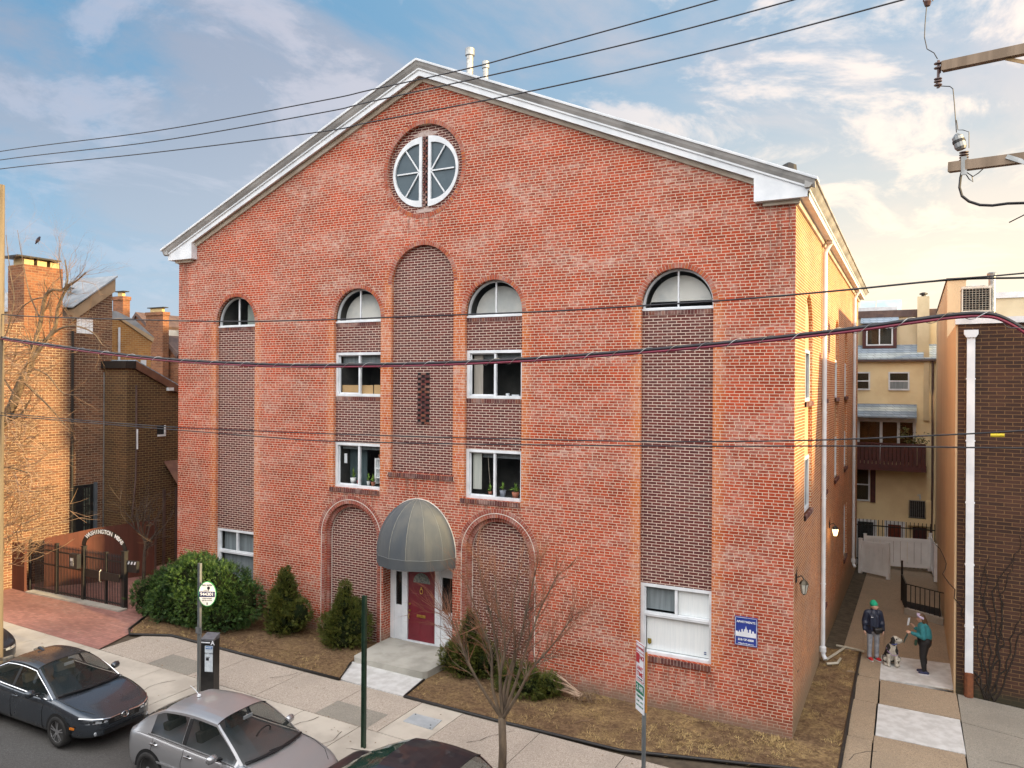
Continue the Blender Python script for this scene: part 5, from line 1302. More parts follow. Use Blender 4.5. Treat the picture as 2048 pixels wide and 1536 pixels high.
# ------------------------------------------------------------------ utility poles and wires
m_wood = plain('weathered_wood', (.30, .22, .155), (.20, .145, .10), 2.5, rough=.85, stretch=(3, 3, .3), det=7)
m_polew = plain('tan_pole', (.22, .18, .125), (.15, .12, .085), 2.5, rough=.85, stretch=(3, 3, .3), det=7)
m_wire = plain('black_wire', (.012, .012, .016), (.022, .022, .028), 5, rough=.45)
m_porc = plain('brown_porcelain', (.09, .05, .045), rough=.25)
q = at(0.5, 370, -6.2)
t = thing('utility_pole', 'weathered wooden utility pole at the left edge of the view', 'utility pole', (q.x, q.y, gz(q.x)))
MB().lathe([(.125, gz(q.x)), (.095, 12.15)], (q.x, q.y, 0), 12).build('shaft', m_polew, t, smooth=False)
MB().box(q.x - .1, q.x + .28, q.y - .25, q.y - .16, 11.95, 12.08).build('crossarm', m_wood, t)
for dx, dz in ((.22, -.55), (.10, -.75), (.18, -1.0)):
    MB().lathe([(0, 0), (.07, .02), (.05, .06), (.08, .1), (.05, .14), (.07, .18), (0, .22)], (q.x + dx, q.y - .22, 12.0 + dz), 8).build('insulator', m_porc, t)
k = MB(); k.tube([(q.x + .15, q.y - .2, 12.0), (q.x + .3, q.y - .25, 11.4), (q.x + .2, q.y - .2, 11.0), (q.x + .16, q.y - .18, 10.0)], .018, 5); k.build('drop_cable', m_wire, t)
px_, py_ = 4.15, -6.75
t = thing('utility_pole', 'wooden utility pole with two crossarms just right of the view', 'utility pole', (px_, py_, gz(px_)))
MB().lathe([(.19, gz(px_)), (.15, 12.4)], (px_, py_, 0), 12).build('shaft', m_wood, t)
def arm(a, nm='crossarm'):
    a = Vector(a); b_ = Vector((px_ + .9, py_ - .18, a.z - .12)); k = MB(); d = (b_ - a)
    k.bar(a, b_, .10, .115); o = k.build(nm, m_wood, t); return a, b_
a1, b1 = arm((2.484, -6.2, 11.33)); a2, b2 = arm((2.56, -6.2, 10.085))
k = MB(); k.bar(a1.lerp(b1, .25) + Vector((0, 0, -.06)), (px_, py_ + .1, 10.7), .04, .012, (0, 1, 0)); k.build('arm_brace', plain('rusty_brace', (.40, .26, .12), (.3, .18, .08)), t)
k = MB(); k.bar(a2.lerp(b2, .23) + Vector((0, -.06, .03)), (px_, py_ + .1, 9.5), .05, .012, (0, 1, 0)); k.build('arm_brace', m_galv, t)
def px6(x, y, Y=-6.2): return at(x, y, Y)
k = MB(); c = px6(1876, 150); 
k.tube([px6(1877, 121), px6(1876, 176)], .018, 6); 
for yy in (127, 136, 158, 163, 170): p = px6(1876, yy); k.lathe([(.02, -.012), (.045, -.006), (.045, .006), (.02, .012)], p, 8)
k.tube([px6(1884, 123), px6(1880, 146), px6(1877, 148)], .010, 5); k.tube([px6(1872, 168), px6(1880, 174)], .02, 5)
k.build('fuse_cutout', m_porc, t)
k = MB(); k.tube([px6(*p) for p in ((1853, 14), (1850, 50), (1849, 75), (1854, 98), (1868, 106), (1875, 118))], .006, 5); k.tube([px6(*p) for p in ((1880, 172), (1900, 173), (1906, 178), (1909, 210), (1911, 238), (1913, 265))], .006, 5); k.tube([px6(*p) for p in ((1913, 240), (1916, 260), (1926, 260), (1938, 264), (1938, 296))], .005, 5); k.build('jumper_wire', m_wire, t)
k = MB(); c0, c1 = px6(1913, 268), px6(1923, 299); d = (c1 - c0); k.tube([c0, c0 + d * .12, c0 + d * .2, c0 + d * .85, c1], [.02, .045, .062, .066, .05], 12); lo_ = k.build('surge_arrester', m_galv, t)
k = MB(); k.tube([c0 + d * .40, c0 + d * .55], [.070, .072], 12); k.build('arrester_band', m_black, lo_)
for yy in (305, 310, 315, 320): MB().lathe([(.02, -.012), (.052, -.004), (.052, .006), (.02, .014)], px6(1928, yy), 10).build('insulator', m_porc, t)
k = MB(); p = px6(1928, 331, -6.3); k.box(p.x - .03, p.x + .03, p.y, p.y + .02, p.z - .11, p.z + .11); k.build('bracket', m_galv, t)
k = MB(); k.tube([px6(*p) for p in ((1925, 340), (1921, 355), (1919, 375), (1924, 392), (1938, 403), (1960, 410), (1985, 411), (2015, 407), (2048, 406), (2100, 410))], .017, 6); k.build('riser_cable', m_wire, t)
k = MB(); k.tube([px6(*p) for p in ((1929, 344), (1938, 358), (1946, 364), (1944, 352), (1934, 345))], .006, 4); k.tube([px6(*p) for p in ((1932, 344), (1946, 353), (1957, 346), (1968, 336))], .006, 4); k.build('tie_wire', m_wire, t)
k = MB(); p = px6(1855, 4); k.lathe([(.03, -.05), (.045, 0), (.02, .05), (.045, .1), (.02, .14)], p, 8); k.tube([px6(1847, 4), px6(1847, -8)], .008, 4); k.tube([px6(1866, 2), px6(1866, -8)], .008, 4); k.build('top_insulator', m_porc, t)
k = MB(); k.tube([px6(2018, 445), px6(2048, 430), px6(2090, 405)], .007, 4); k.build('guy_wire', m_wire, t)

def cat(pts, n=10):
    P = [Vector(p) for p in pts]; out = []
    for i in range(len(P) - 1):
        p0 = P[max(i - 1, 0)]; p1 = P[i]; p2 = P[i + 1]; p3 = P[min(i + 2, len(P) - 1)]
        for j in range(n):
            s = j / n; out.append(.5 * (2 * p1 + (p2 - p0) * s + (2 * p0 - 5 * p1 + 4 * p2 - p3) * s * s + (3 * p1 - p0 - 3 * p2 + p3) * s ** 3))
    out.append(P[-1]); return out
def wire(name, lab, pts, Y, r, m=m_wire, cat_='power line', group='overhead wires', n=10, sides=5):
    P = cat([at(x, y, Y) for x, y in pts], n)
    k = MB(); k.tube(P, r, sides); o = k.build(name, m, smooth=True); tag(o, lab, cat_, group); return P, o
wire('power_line', 'topmost black wire crossing the gable', [(-260, 352), (0, 303), (310, 262), (640, 202), (740, 180.2), (932, 138), (1060, 103.5), (1440, -2), (1700, -85)], -6.0, .011)
wire('power_line', 'second black wire from the top, crossing the gable', [(-260, 362), (0, 320), (310, 283), (640, 226), (740, 203.7), (1060, 133), (1330, 69), (1590, -1), (1800, -62)], -6.2, .011)
wire('power_line', 'third black wire from the top, crossing above the round window', [(-260, 374), (0, 338), (310, 305), (640, 264), (740, 244.6), (1060, 182.7), (1430, 99), (1805, 0), (1980, -48)], -6.5, .011)
P_, _ = wire('power_line', 'black wire just above the third floor window row', [(-10, 627), (46, 632), (200, 637.5), (436, 642.8), (640, 640), (760, 635.5), (934, 629), (1100, 622.5), (1260, 613), (1460, 600), (1680, 581), (1898, 560), (2048, 555.5), (2250, 550)], -6.2, .013)
wire('power_line', 'thin wire splitting off above the brown building roof', [(1850, 564), (1900, 558.5), (1980, 552.5), (2048, 546.4), (2250, 528)], -6.22, .010)
CB = [(-10, 672), (25, 680), (200, 705), (350, 721), (520, 730), (640, 731.8), (800, 730), (900, 727), (1060, 719.5), (1285, 703), (1480, 685), (1680, 663), (1850, 639.5), (1920, 631.5), (1965, 630), (2000, 636), (2048, 662), (2110, 710), (2180, 800)]
P_ = cat([at(x, y, -6.2) for x, y in CB], 8)
m_cabred = plain('red_sheath', (.16, .012, .035), rough=.4)
t = thing('cable_bundle', 'thick lashed bundle of black and dark red communication cables', 'cable', P_[0], 'overhead wires')
k = MB(); k.tube([p + Vector((0, 0, .018)) for p in P_], .026, 7); k.build('black_cable', m_wire, t, smooth=True)
k = MB(); k.tube([p + Vector((0, -.018, -.020)) for p in P_], .019, 6); k.build('red_cable', m_cabred, t, smooth=True)
k = MB(); k.tube([p + Vector((0, .02, -.012)) for p in P_], .022, 6); k.build('black_cable', m_wire, t, smooth=True)
tot = 0; hp = []
dense = cat(P_, 6)
for a, b_ in zip(dense, dense[1:]):
    tot += (b_ - a).length; d = (b_ - a).normalized(); x = d.cross(Vector((0, 0, 1))).normalized(); y = x.cross(d); an = tot / .42 * 6.283
    hp.append(a + (x * math.cos(an) + y * math.sin(an)) * .052)
k = MB(); k.tube(hp, .0045, 3); k.build('lashing_wire', m_galv, t)
wire('power_line', 'upper of the two thin wires across the second floor windows', [(-10, 824), (71, 832.5), (208, 844), (355, 854.6), (520, 862), (640, 867), (865, 874), (1100, 879.5), (1300, 883), (1500, 882.5), (1680, 878.8), (1928, 868), (2048, 861), (2250, 850)], -6.2, .010)
wire('power_line', 'lower of the two thin wires across the second floor windows', [(-10, 830), (90, 838), (208, 848), (355, 860), (520, 873), (640, 881.5), (865, 887), (1100, 890), (1400, 892.5), (1680, 892), (1940, 895), (2048, 896.5), (2250, 900)], -6.25, .010)
q = at(1995, 871, -6.2); k = MB(); k.tube([q - Vector((.07, 0, 0)), q + Vector((.07, .0, .005))], .022, 8); o = k.build('wire_marker', plain('yellow_tag', (.65, .5, .02))); tag(o, 'small yellow marker sleeve on the thin wire at right', 'wire marker')
# bird
q = at(76, 481, -2)
t = thing('bird', 'small dark bird perched at the top twigs of the bare tree', 'bird', q)
k = MB(); k.tube([q + Vector((-.14, 0, -.10)), q + Vector((-.05, 0, -.02)), q + Vector((.03, 0, .04)), q + Vector((.07, 0, .09)), q + Vector((.10, 0, .10)), q + Vector((.14, 0, .095))], [.012, .045, .055, .035, .03, .004], 8); k.build('body', plain('dark_feather', (.02, .025, .06)), t, smooth=True)
k = MB(); k.tube([q + Vector((.01, .01, -.02)), q + Vector((.02, .01, -.12))], .006, 4); k.build('leg', m_black, t)

# ------------------------------------------------------------------ plants
from mathutils import noise as mnoise
def leafmat(name, c1, c2, c3, scale=3.0, var=.35):
    m, t, b = M_(name); N = NT(t)
    col = N.mix(N.ramp(N.noise(N.pos(), scale, 4), .38, .62), c1, c2)
    col = N.mix(N.math('MULTIPLY', N.ramp(N.island(), .7, 1.0), .6), col, c3)
    col = N.mix(1.0, col, N.mix(N.island(), (1 - var,) * 3, (1 + var,) * 3), 'MULTIPLY')
    N.l(col, b.inputs['Base Color']); b.inputs['Roughness'].default_value = .55; b.inputs['Specular IOR Level'].default_value = .25
    return m
m_yew = leafmat('yew_leaf', (.016, .045, .012), (.045, .095, .020), (.12, .17, .04))
m_arb = leafmat('arborvitae_leaf', (.050, .070, .012), (.085, .10, .018), (.15, .115, .03), 4)
m_bark = plain('bark', (.16, .115, .075), (.09, .065, .045), 5, rough=.9, bump=.4, stretch=(2, 2, .6))
m_barkd = plain('dark_bark', (.085, .06, .042), (.05, .036, .028), 5, rough=.9, bump=.4)
m_twig = plain('red_twig', (.25, .105, .055), (.16, .07, .04), 3, rough=.8)
m_twigo = plain('tan_twig', (.29, .18, .10), (.18, .11, .065), 1.5, rough=.8)

def rnd_on(lobes):
    tot = sum(l[3] * l[4] for l in lobes); r = random.uniform(0, tot)
    for l in lobes:
        r -= l[3] * l[4]
        if r <= 0: break
    while True:
        v = Vector((random.gauss(0, 1), random.gauss(0, 1), random.gauss(0, 1)))
        if v.length > .1: break
    v.normalize(); s = 1 - abs(random.gauss(0, .12))
    return Vector((l[0] + v.x * l[3] * s, l[1] + v.y * l[3] * s * (l[5] if len(l) > 5 else 1), l[2] + v.z * l[4] * s)), v
def sprig(mb, p, d, L, w, k=4):
    """a small flat spray: pairs of narrow leaves along a stem"""
    d = d.normalized(); side = d.cross(Vector((random.gauss(0, 1), random.gauss(0, 1), random.gauss(0, 1)))).normalized()
    vs = []; fs = []
    for i in range(k):
        c = p + d * (L * i / k); ll = w * (1 - .45 * i / k)
        for s in (-1, 1):
            o = len(vs); tip = c + side * s * ll + d * ll * .8
            vs += [c, tip, c + d * ll * .55]; fs.append((o, o + 1, o + 2))
    o = len(vs); vs += [p - side * w * .12, p + side * w * .12, p + d * L]; fs.append((o, o + 1, o + 2))
    mb.add(vs, fs)
def shrub(name, lab, cat_, base, lobes, n, L, w, m, upw=.0, group=None, stems=4):
    t = thing(name, lab, cat_, base, group)
    mb = MB(); mb.keep = True
    for _ in range(n):
        p, v = rnd_on(lobes)
        if random.random() < .07: p = p + v * random.uniform(.02, .14)
        if p.z < base[2] + .02: p.z = base[2] + random.uniform(.02, .2)
        nz = mnoise.noise(p * 2.2)
        if nz < -.22 and random.random() < .8: continue
        d = v + Vector((random.gauss(0, .5), random.gauss(0, .5), random.gauss(0, .5) + upw))
        sprig(mb, p + v * .10 * nz, d, L * random.uniform(.6, 1.3), w * random.uniform(.7, 1.3))
    mb.build('foliage', m, t)
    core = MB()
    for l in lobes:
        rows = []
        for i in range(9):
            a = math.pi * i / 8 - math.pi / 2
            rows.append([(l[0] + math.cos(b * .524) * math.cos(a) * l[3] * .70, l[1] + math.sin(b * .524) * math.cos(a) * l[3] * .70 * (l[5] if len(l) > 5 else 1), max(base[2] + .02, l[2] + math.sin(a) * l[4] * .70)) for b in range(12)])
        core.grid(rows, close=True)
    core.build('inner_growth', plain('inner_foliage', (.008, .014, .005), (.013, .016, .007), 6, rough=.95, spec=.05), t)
    for i in range(stems):
        k = MB(); l = random.choice(lobes); k.tube([(base[0] + random.uniform(-.15, .15), base[1], base[2] - .05), ((base[0] + l[0]) / 2, l[1], l[2] * .6 + base[2] * .4), (l[0], l[1], l[2])], [.04, .03, .01], 5); k.build('stem', m_barkd, t)
    return t
random.seed(11)
zy = gz(-16.3)
yl = [(-17.35, -1.15, zy + .78, .85, .72, .85), (-17.75, -1.25, zy + .66, .66, .58, .8), (-18.15, -1.5, zy + .55, .55, .5, .8), (-16.5, -1.15, zy + 1.05, 1.0, .82, .8), (-15.5, -1.1, zy + .98, .95, .80, .8), (-14.85, -1.05, zy + .72, .72, .66, .9), (-16.0, -1.55, zy + .62, .95, .6, .75), (-17.0, -1.6, zy + .5, .85, .5, .7), (-15.0, -1.5, zy + .45, .62, .45, .8), (-16.9, -.8, zy + 1.25, .75, .6, .7)]
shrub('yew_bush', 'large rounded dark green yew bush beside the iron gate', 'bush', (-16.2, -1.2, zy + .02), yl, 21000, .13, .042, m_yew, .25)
def cone_lobes(x, y, z, h, r, lean=0.0, extra=()):
    L = []
    for i in range(7):
        f = i / 6; L.append((x + lean * f, y, z + .22 + (h - .35) * f, r * (1 - .72 * f ** 1.3), .30))
    for i in range(9):
        f = random.uniform(.08, .8); a = random.uniform(0, 6.28); rr = r * (1 - .72 * f ** 1.3) * .72
        L.append((x + lean * f + rr * math.cos(a), y + rr * math.sin(a), z + .2 + (h - .35) * f, random.uniform(.12, .22), random.uniform(.16, .26)))
    return L + list(extra)
z1 = gz(-13.4)
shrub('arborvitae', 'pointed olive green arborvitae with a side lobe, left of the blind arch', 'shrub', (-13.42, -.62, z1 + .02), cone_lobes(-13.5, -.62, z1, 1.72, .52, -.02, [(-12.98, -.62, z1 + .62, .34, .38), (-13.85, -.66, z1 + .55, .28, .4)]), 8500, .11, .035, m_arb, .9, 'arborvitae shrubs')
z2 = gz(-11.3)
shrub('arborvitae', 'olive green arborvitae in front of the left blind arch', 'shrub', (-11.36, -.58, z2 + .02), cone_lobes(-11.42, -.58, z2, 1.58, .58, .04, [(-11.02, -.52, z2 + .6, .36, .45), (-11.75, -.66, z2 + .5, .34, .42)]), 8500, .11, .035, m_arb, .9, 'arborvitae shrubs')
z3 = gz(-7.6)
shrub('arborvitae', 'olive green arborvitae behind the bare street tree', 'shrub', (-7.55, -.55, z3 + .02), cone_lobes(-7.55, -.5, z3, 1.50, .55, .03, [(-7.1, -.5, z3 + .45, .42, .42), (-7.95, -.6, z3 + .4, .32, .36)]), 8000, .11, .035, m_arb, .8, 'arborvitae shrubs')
z4 = gz(-5.6)
shrub('fallen_evergreen', 'toppled low evergreen lying against the wall with its root end exposed', 'shrub', (-5.7, -.75, z4 + .02), [(-6.15, -.7, z4 + .32, .48, .32), (-5.72, -.85, z4 + .28, .50, .28), (-5.35, -.7, z4 + .25, .36, .24)], 4200, .11, .035, m_arb, .1)
rt_ = bpy.data.objects['fallen_evergreen']
for i in range(9):
    a = random.uniform(-.5, .5); k = MB(); p0 = Vector((-4.55 + random.uniform(-.04, .04), -.5 + random.uniform(-.1, .1), z4 + .12)); p1 = p0 + Vector((-.75 * math.cos(a), .55 * math.sin(a), random.uniform(.05, .45)))
    k.tube([p0, (p0 + p1) / 2 + Vector((0, 0, .04)), p1], [.028, .018, .006], 5); k.build('bare_branch', plain('pale_branch', (.42, .31, .22), (.3, .2, .14), 6), rt_)
k = MB()
for i in range(60):
    p = Vector((-4.36 + random.gauss(0, .13), -.5 + random.gauss(0, .16), z4 + .08 + abs(random.gauss(0, .07)))); d = Vector((random.gauss(0, 1), random.gauss(0, 1), random.gauss(0, 1))).normalized() * random.uniform(.08, .2)
    k.tube([p - d, p + Vector((0, 0, .02)), p + d], [.003, .007, .003], 3)
k.build('root_mat', plain('root_brown', (.22, .15, .09), (.14, .09, .055), 8), rt_)

# bare trees: every limb is a tapering tube that forks again and again
def limb(mb, tw, p, d, L, r, depth, spread, up, twig_r, jit=.28):
    n = max(3, int(L / .22)); pts = [p]; rs = [r]; q = p.copy(); dd = d.normalized(); r1 = r * (.62 if depth else .25)
    for i in range(n):
        dd = (dd + Vector((random.gauss(0, jit), random.gauss(0, jit), random.gauss(0, jit) + up)) * .45).normalized()
        q = q + dd * (L / n); pts.append(q.copy()); rs.append(r + (r1 - r) * (i + 1) / n)
    (mb if r > twig_r else tw).tube(pts, rs, 6 if r > .03 else (4 if r > .012 else 3), caps=False)
    if depth <= 0: return
    kids_ = random.choice((2, 3, 3)) if depth > 1 else random.choice((3, 4))
    for i in range(kids_):
        f = random.uniform(.35, 1.0) if i else 1.0
        j = min(n, max(1, int(f * n))); b = pts[j]
        ax = Vector((random.gauss(0, 1), random.gauss(0, 1), random.gauss(0, 1))).normalized()
        nd = (dd + ax * spread).normalized()
        limb(mb, tw, b, nd, L * random.uniform(.55, .85), rs[j] * random.uniform(.55, .75), depth - 1, spread, up, twig_r, jit)
random.seed(5)
tb = gnd(1008, 1545); tb = Vector((-4.55, -4.35, gz(-4.55)))
t = thing('bare_street_tree', 'small leafless multi stemmed street tree with reddish twigs', 'tree', tb)
fork = at(1004, 1437, -4.35)
k = MB(); k.tube([tb - Vector((0, 0, .1)), tb + (fork - tb) * .5 + Vector((.02, 0, 0)), fork + Vector((0, 0, .03))], [.085, .075, .072], 9); k.build('trunk', m_bark, t, smooth=True)
wd = MB(); tw = MB()
stems = [((985, 1375, -4.3), (982, 1300, -4.2), (960, 1245, -4.1), (935, 1170, -3.9)), ((1000, 1360, -4.4), (1010, 1290, -4.3), (995, 1220, -4.2), (990, 1150, -4.0)), ((1030, 1370, -4.3), (1052, 1300, -4.2), (1080, 1220, -4.0), (1115, 1150, -3.9)),
         ((1035, 1390, -4.5), (1062, 1340, -4.5), (1105, 1290, -4.4), (1145, 1235, -4.2)), ((960, 1370, -4.6), (930, 1310, -4.7), (912, 1260, -4.6), (893, 1225, -4.5)), ((1000, 1350, -4.2), (985, 1250, -4.1), (968, 1180, -4.0), (955, 1115, -3.9)), ((1022, 1350, -4.2), (1045, 1260, -4.1), (1060, 1190, -4.0), (1075, 1125, -3.9)), ((1010, 1370, -4.0), (1030, 1300, -3.8), (1024, 1220, -3.6), (1040, 1140, -3.4))]
for si, st in enumerate(stems):
    P = cat([fork + Vector((random.uniform(-.03, .03), 0, -.03))] + [at(*s) for s in st], 4)
    rs = [.034 * (1 - .80 * i / len(P)) for i in range(len(P))]
    wd.tube(P, rs, 6)
    for i in range(5, len(P)):
        for _ in range(3 if i < 9 else 5):
            if random.random() < .8:
                d = (P[i] - P[i - 1]).normalized() + Vector((random.gauss(0, .55), random.gauss(0, .55), random.gauss(.15, .35)))
                limb(wd, tw, P[i], d, random.uniform(.28, .62), max(.006, rs[i] * .42), 2 if random.random() < .7 else 1, .42, .10, .007, .20)
wd.build('branches', m_bark, t); tw.build('twigs', m_twig, t)

random.seed(9)
lb = Vector((-18.9, -3.6, gz(-18.9)))
t = thing('large_bare_tree', 'large leafless tree with tan drooping twigs at the left edge', 'tree', (-18.9, -3.9, gz(-18.9)))
def L3(x, y, Y): return at(x, y, Y)
wd = MB(); tw = MB()
def path(pts, r0, r1, fr=.3, depth=3, every=2, ln=(.5, 1.1), up=.05, start=4, tr=.012):
    r0 *= .8; r1 *= .6; ln = (ln[0] * 1.1, ln[1] * 1.15)
    P = cat([L3(*p) for p in pts], 5); n = len(P)
    rs = [r0 + (r1 - r0) * i / n for i in range(n)]
    wd.tube(P, rs, 8 if r0 > .05 else 6)
    for i in range(start, n, every):
        d = (P[i] - P[i - 1]).normalized() + Vector((random.gauss(0, .6), random.gauss(0, .6), random.gauss(.1, .5)))
        limb(wd, tw, P[i], d, random.uniform(*ln), rs[i] * fr, depth, .6, up, tr)
    return P
tk = MB(); P = cat([Vector((-22.0, -3.9, gz(-22) - .1)), L3(-130, 1090, -3.8), L3(-70, 950, -3.7), L3(10, 840, -3.6), L3(40, 770, -3.5), L3(62, 725, -3.4)], 5); tk.tube(P, [.19 - .085 * i / len(P) for i in range(len(P))], 10); tk.build('trunk', m_bark, t, smooth=True)
path([(40, 770, -3.5), (62, 725, -3.4), (72, 680, -3.4), (82, 640, -3.4), (90, 595, -3.4), (105, 580, -3.4), (125, 580, -3.3), (135, 560, -3.3), (130, 520, -3.3)], .10, .025, ln=(.4, .9))
path([(62, 725, -3.4), (85, 690, -3.3), (110, 655, -3.2), (116, 615, -3.2), (135, 575, -3.2), (155, 560, -3.2), (172, 545, -3.2)], .085, .022, ln=(.4, .9))
path([(85, 690, -3.3), (115, 660, -3.2), (150, 652, -3.1), (185, 665, -3.0), (205, 690, -3.0)], .05, .015, ln=(.3, .7))
path([(45, 760, -3.5), (75, 790, -3.3), (100, 815, -3.2), (130, 850, -3.1)], .055, .015, ln=(.3, .7), up=-.05)
path([(60, 735, -3.4), (95, 750, -3.3), (125, 785, -3.2), (165, 790, -3.1)], .035, .012, ln=(.3, .7))
path([(5, 845, -3.6), (40, 830, -3.6), (60, 800, -3.5)], .06, .03, ln=(.3, .8))
path([(-62, 942, -3.7), (-20, 940, -3.7), (20, 935, -3.6), (55, 945, -3.5), (85, 945, -3.4)], .045, .012, ln=(.3, .7), up=-.05)
path([(30, 790, -3.55), (-5, 730, -3.6), (15, 660, -3.6), (28, 600, -3.6), (20, 540, -3.6), (12, 470, -3.6)], .04, .012, ln=(.4, .9), up=.2)
path([(82, 640, -3.4), (60, 590, -3.4), (45, 520, -3.4), (35, 460, -3.4)], .03, .008, ln=(.4, .8), up=.25)
path([(125, 580, -3.3), (118, 520, -3.3), (120, 490, -3.3)], .02, .006, every=1, ln=(.3, .6), up=.25, start=2)
path([(90, 595, -3.4), (65, 600, -3.4), (40, 620, -3.4), (20, 660, -3.4)], .03, .01, ln=(.3, .7))
# long tan shoots hanging over the wall and gate
for i in range(430):
    x0 = random.uniform(-60, 55); y0 = random.uniform(700, 1130); Y = random.uniform(-4.6, -3.0)
    p = L3(x0, y0, Y); d = Vector((random.uniform(.3, 1.0), random.uniform(-.3, .6), random.uniform(-.35, .75)))
    L = random.uniform(.7, 1.9); n = 7; pts = [p]; dd = d.normalized()
    for j in range(n):
        dd = (dd + Vector((random.gauss(0, .10), random.gauss(0, .10), random.gauss(-.0, .12) + (.10 if y0 > 1000 else -.06)))).normalized(); pts.append(pts[-1] + dd * L / n)
    tw.tube(pts, [.013 * (1 - .70 * j / n) for j in range(n + 1)], 3, caps=False)
    for j in (3, 5):
        e = (dd + Vector((random.gauss(0, .5), random.gauss(0, .5), random.gauss(.1, .5)))).normalized() * L * .3
        tw.tube([pts[j], pts[j] + e * .5, pts[j] + e + Vector((0, 0, .03))], [.008, .006, .003], 3, caps=False)
wd.build('branches', m_bark, t); tw.build('twigs', m_twigo, t)
# small dark bare tree inside the gate
random.seed(17)
sb_ = Vector((-20.9, .4, gz(-20.9)))
t = thing('small_bare_tree', 'small dark leafless tree growing behind the iron gate', 'tree', sb_)
k = MB(); k.tube([sb_ - Vector((0, 0, .1)), sb_ + Vector((.05, 0, 1.0)), sb_ + Vector((0, .1, 1.7))], [.07, .055, .045], 7); k.build('trunk', m_barkd, t)
wd = MB(); tw = MB()
for i in range(9):
    a = i * .7; limb(wd, tw, sb_ + Vector((0, .05, 1.1 + .07 * i)), Vector((math.cos(a), math.sin(a) * .6, 1.0)), random.uniform(.8, 1.3), .028, 3, .65, .05, .008)
wd.build('branches', m_barkd, t); tw.build('twigs', plain('dark_twig', (.075, .05, .035), (.05, .035, .025), 4), t)
# far tree crown over the mews roofs
random.seed(23)
for i, (px, py, pb, sc_, lab) in enumerate(((290, 622, 640, 1.0, 'sunlit bare tree crown behind the mews chimneys'), (335, 630, 650, .9, 'sunlit bare tree crown close beside the apartment wall'))):
    q = at(px, py, 34.0); bs = Vector((q.x, 34.0, gz(q.x)))
    t = thing('far_bare_tree', lab, 'tree', bs, 'bare trees behind the mews')
    k = MB(); k.tube([bs, Vector((q.x, 34, 7.0))], [.25, .16], 7); k.build('trunk', m_bark, t)
    wd = MB(); tw = MB()
    for j in range(16):
        a = j * 2.399; limb(wd, tw, Vector((q.x, 34, 6.4 + .1 * j)), Vector((math.cos(a), math.sin(a) * .7, .75)), random.uniform(1.2, 1.9) * sc_, .07, 3, .6, .06, .03)
    wd.build('branches', m_bark, t); tw.build('twigs', m_twigo, t)

# dry grass and litter on the beds
random.seed(31)
def inside(x, y, poly):
    c = False; n = len(poly)
    for i in range(n):
        x0, y0 = poly[i]; x1, y1 = poly[i - 1]
        if (y0 > y) != (y1 > y) and x < (x1 - x0) * (y - y0) / (y1 - y0) + x0: c = not c
    return c
def scatter(n, poly, wfun, fn):
    xs_ = [p[0] for p in poly]; ys_ = [p[1] for p in poly]
    for _ in range(n):
        x = random.uniform(min(xs_), max(xs_)); y = random.uniform(min(ys_), max(ys_))
        if inside(x, y, poly) and random.random() < wfun(x, y): fn(x, y)
m_dry = plain('dry_grass', (.42, .30, .13), (.26, .17, .07), 2.5, rough=.9, isl=.3)
g = MB(); g.keep = True
def tuft(x, y):
    for _ in range(random.randint(4, 8)):
        a = random.uniform(0, 6.28); L = random.uniform(.05, .13); c = Vector((x + random.gauss(0, .03), y + random.gauss(0, .03), gz(x) + .02)); tp_ = c + Vector((math.cos(a) * L, math.sin(a) * L, random.uniform(.02, .07))); w_ = Vector((-math.sin(a), math.cos(a), 0)) * .006
        g.add([c - w_, c + w_, tp_], [(0, 1, 2)])
wf = lambda x, y: max(0, min(1, (x + 9.5) / 7)) * max(0.0, min(1, .5 + 1.6 * mnoise.noise(Vector((x * 1.1, y * 1.1, 2)))))
scatter(12000, BED2, wf, tuft)
scatter(1800, BED1, lambda x, y: (.5 if y < -1.6 else .12), tuft)
o = g.build('dry_grass', m_dry); tag(o, 'tufts of dry straw coloured grass on the bare beds', 'grass', kind='stuff')
g = MB(); g.keep = True
def leaf(x, y): leafz(x, y, -.03 if y < -2.5 else .0)
def leafz(x, y, dz):
    c = Vector((x, y, gz(x) + dz + random.uniform(.045, .07))); a = random.uniform(0, 6.28); s = random.uniform(.012, .03); e = Vector((math.cos(a), math.sin(a), random.uniform(-.3, .3))) * s; f = Vector((-math.sin(a), math.cos(a), random.uniform(-.3, .3))) * s * .6
    g.add([c - e, c + f, c + e, c - f], [(0, 1, 2, 3)])
scatter(1500, BED2, lambda x, y: .6, leaf); scatter(1300, BED1, lambda x, y: .6, leaf)
scatter(420, [(-20, -5.7), (2.9, -5.7), (2.9, -2.6), (-20, -2.6)], lambda x, y: .5, leaf)
scatter(500, [(-20, -6.6), (2.9, -6.6), (2.9, -5.97), (-20, -5.97)], lambda x, y: .8, lambda x, y: leafz(x, y, -.14))
o = g.build('leaf_litter', plain('fallen_leaf', (.22, .13, .06), (.12, .075, .04), 9, isl=.5)); tag(o, 'scattered brown leaf litter on the beds', 'leaves', kind='stuff')
